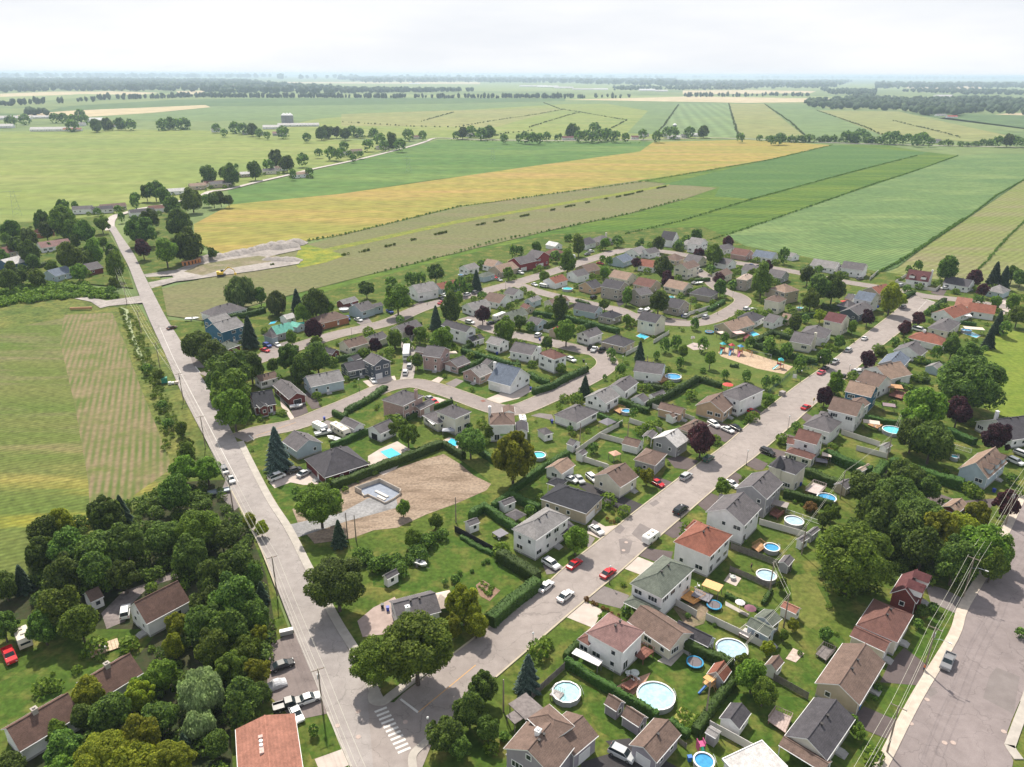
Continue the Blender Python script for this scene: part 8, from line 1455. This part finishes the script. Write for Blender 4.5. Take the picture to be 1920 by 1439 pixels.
for h in HOUSES:
    if h['cat'] != 'house' or h['row'] in 'XT' or h['o'] is None: continue
    d = math.hypot(h['x'], h['y'])
    for k in range(13):
        a = rnd.random() * 6.28; q = rnd.uniform(8.5, 16); r_ = rnd.choice([.5, .6, .8, 1.0, 1.4, 1.8, 2.3]); x, y = h['x'] + q * math.cos(a), h['y'] + q * math.sin(a); u, v = proj(x, y)
        if onroad(u, v) or any(math.hypot(x - a_, y - c_) < 3.4 + r_ for a_, c_ in OBST) or any(math.hypot(x - g_['x'], y - g_['y']) < 7.5 for g_ in HOUSES): continue
        gs.append((x, y, r_ * .6, r_, r_ * .95))
clump_stuff('garden_shrubs', gs, LEAF['d'], 'small green shrubs and plants dotted around the house gardens', 'shrubs', 90, .11)
# ------------------------------------------------------------------ labels
def label_all():
    rows = {}
    for h in HOUSES: rows.setdefault((h['row'], h['cat'] if h['cat'] in ('house',) else 'other'), []).append(h)
    for (row, c_), L in rows.items():
        L.sort(key=lambda h: math.hypot(h['x'], h['y']))
        for i, h in enumerate(L): h['n'] = i
    WN = {'white': 'white', 'cream': 'cream', 'beige': 'beige', 'stone': 'stone', 'tan': 'tan', 'brick': 'brick', 'pinkbrick': 'pink brick', 'blue': 'blue', 'paleblue': 'pale blue', 'slate': 'slate', 'grey': 'grey', 'red': 'red', 'darkred': 'dark red', 'lilac': 'lilac-grey', 'orangebrick': 'orange brick', 'navy': 'navy'}
    RN = {'lightgrey': 'light grey', 'darkgrey': 'dark grey', 'redbrown': 'red-brown', 'bluegrey': 'blue-grey', 'mint': 'mint green', 'pale': 'pale', 'mauve': 'mauve'}
    W = [h for h in HOUSES if h['cat'] == 'house']
    def nth(n): return NUM[n] if n < len(NUM) else None
    cnt = {}
    for h in W:
        rn = RN.get(h['roof'], h['roof']); wn = WN[h['wall']]; h['s'] = (wn, rn)
    def ref(x, y, me=None):
        px, py = proj(x, y, 1); best = None; bd = 1e9
        for h in W:
            if h['o'] is me: continue
            d = math.hypot(h['x'] - x, h['y'] - y)
            if d < bd: bd = d; best = h
        dx, dy = px - best['px'][0], py - best['px'][1]
        if abs(dx) > abs(dy) * 1.3: rel = 'right of' if dx > 0 else 'left of'
        else: rel = 'below' if dy > 0 else 'above'
        return rel, best
    RS = {'DR': "the broad street's right side", 'DL': "the broad street's left side", 'B': 'the bent street', 'I': 'the inner loop', 'E': 'the upper loop', 'C': 'the far street, field side', 'K': 'the far street, near side', 'R': 'the crop field street', 'F': 'the right-edge road', 'L': 'the lower-left woods', 'U': 'the upper-left hamlet', 'M': 'the winding country road', 'T': 'the straight far road', 'X': 'the distant fields', 'Q': 'the lower right corner'}
    def nthof(h):
        k = [q for q in W if q['row'] == h['row'] and q['s'] == h['s']]; k.sort(key=lambda q: math.hypot(q['x'], q['y'])); n = k.index(h)
        return '' if len(k) == 1 else NUM[n] + ' '
    def short(h): return 'the %s%s house with %s roof %s %s' % (nthof(h), h['s'][0], h['s'][1], 'in' if h['row'] in 'LUXQ' else 'on', RS[h['row']])
    def shorter(h): return 'the %s%s-roofed %s house %s %s' % (nthof(h), h['s'][1], h['s'][0], 'in' if h['row'] in 'LUXQ' else 'on', RS[h['row']])
    def join(d, rel, h):
        if len(d.split()) >= 7 or (len(d.split()) >= 5 and any(q in d for q in (' by ', ' with grey', ' with pav', ' with per', ' with white r', ' with a red', ' beside ', ' in a ', ' over ', ' inside ', ' under a ', 'hot tub'))): return d
        for dd in (d, d.replace('leafy ', ''), d.replace('leafy ', '').replace('tall broad ', 'tall ').replace('above-ground ', '').replace('small ', ''), d.replace('leafy ', '').replace('tall broad ', '').replace('above-ground ', '').replace('small ', '').replace('wooden ', '').replace('sport utility car', 'SUV').replace('long ', '').replace(' with white globe', '')):
            for f in (short, shorter):
                s_ = dd + ' ' + rel + ' ' + f(h)
                if len(s_.split()) <= 15: return s_
        return s_ if len(s_.split()) <= 16 else s_.replace('light grey', 'grey').replace(', field side', '').replace(', near side', '').replace('straight far road', 'far road').replace('winding country road', 'country road').replace('above-ground ', '').replace('-coloured', '')
    L0 = []
    for h in HOUSES:
        o = h['o']
        if h['cat'] == 'house': L0.append((o, '%s%s %s house with %s roof %s %s' % (nthof(h), h['s'][0], STN[h['st']], h['s'][1], 'in' if h['row'] in 'LQUX' else 'on', RS[h['row']]), h['x'], h['y']))
        elif h['row'] == 'X': L0.append((o, '%s-roofed %s %s in the distant fields' % (RN.get(h['roof'], h['roof']), WN[h['wall']], h['cat']), h['x'], h['y']))
        else:
            rel, b_ = ref(h['x'], h['y'], o); L0.append((o, join('%s-roofed %s %s' % (RN.get(h['roof'], h['roof']), WN[h['wall']], h['cat']), rel, b_), h['x'], h['y']))
    for o, d, area in THINGS:
        x, y = (o['_mx'], o['_my']) if '_mx' in o else o.location[:2]
        if area: L0.append((o, d + ' ' + area, x, y)); continue
        rel, b_ = ref(x, y); L0.append((o, join(d, rel, b_), x, y))
    # where a description fits several things, add where it stands among them
    def place(x, y):
        px, py = proj(x, y, 1); c_ = 'left edge' if px < 384 else 'left' if px < 768 else 'centre' if px < 1152 else 'right' if px < 1536 else 'right edge'
        return c_, ('foreground' if py > 1080 else 'lower half' if py > 720 else 'upper half')
    groups = {}
    for t in L0: groups.setdefault(t[1], []).append(t)
    final = []
    for d, ts in groups.items():
        if len(ts) == 1: final.append((ts[0][0], d)); continue
        sub = {}
        for t in ts:
            c_, r_ = place(t[2], t[3]) if len(ts) > 6 else ('', ''); sub.setdefault((c_, r_), []).append(t)
        for (c_, r_), us in sub.items():
            us.sort(key=lambda t: proj(t[2], t[3], 1)[0]); n = len(us)
            for i, t in enumerate(us):
                o_ = '' if n == 1 else ('leftmost ' if i == 0 else 'rightmost ' if i == n - 1 else 'middle ' if n == 3 else (NUM[i] if i < 20 else '%dth' % (i + 1)) + ' from left, ')
                s_ = o_ + d + ((', %s of the %s' % (c_, r_)) if c_ and c_ not in ('left edge', 'right edge') else (', %s, %s' % (c_, r_)) if c_ else '')
                if len(s_.split()) > 16: s_ = s_.replace('leafy ', '').replace(' of the ', ' ')
                if len(s_.split()) > 16: s_ = s_.replace('tall broad ', '').replace(' from left,', ' from left')
                final.append((t[0], ' '.join(s_.split()[:16])))
    seen = {}
    for o, s_ in final: o['label'] = s_
    for o in bpy.data.objects:
        for k in ('_x', '_mx', '_my', '_h'):
            if k in o: del o[k]
label_all()
# ------------------------------------------------------------------ air
b = MB(); b.box(-26000, 26000, -350, 34000, -1.7, 125.0)
m = bpy.data.materials.new('haze_air'); m.use_nodes = True; t = m.node_tree; t.nodes.clear(); out = t.nodes.new('ShaderNodeOutputMaterial'); pv = t.nodes.new('ShaderNodeVolumePrincipled')
pv.inputs['Color'].default_value = (.64, .78, 1.0, 1); pv.inputs['Density'].default_value = 8.0e-5; pv.inputs['Anisotropy'].default_value = .1; t.links.new(pv.outputs[0], out.inputs['Volume'])
hz = b.build('haze', m); hz['kind'] = 'stuff'; hz['label'] = 'thin pale summer haze over the whole plain'
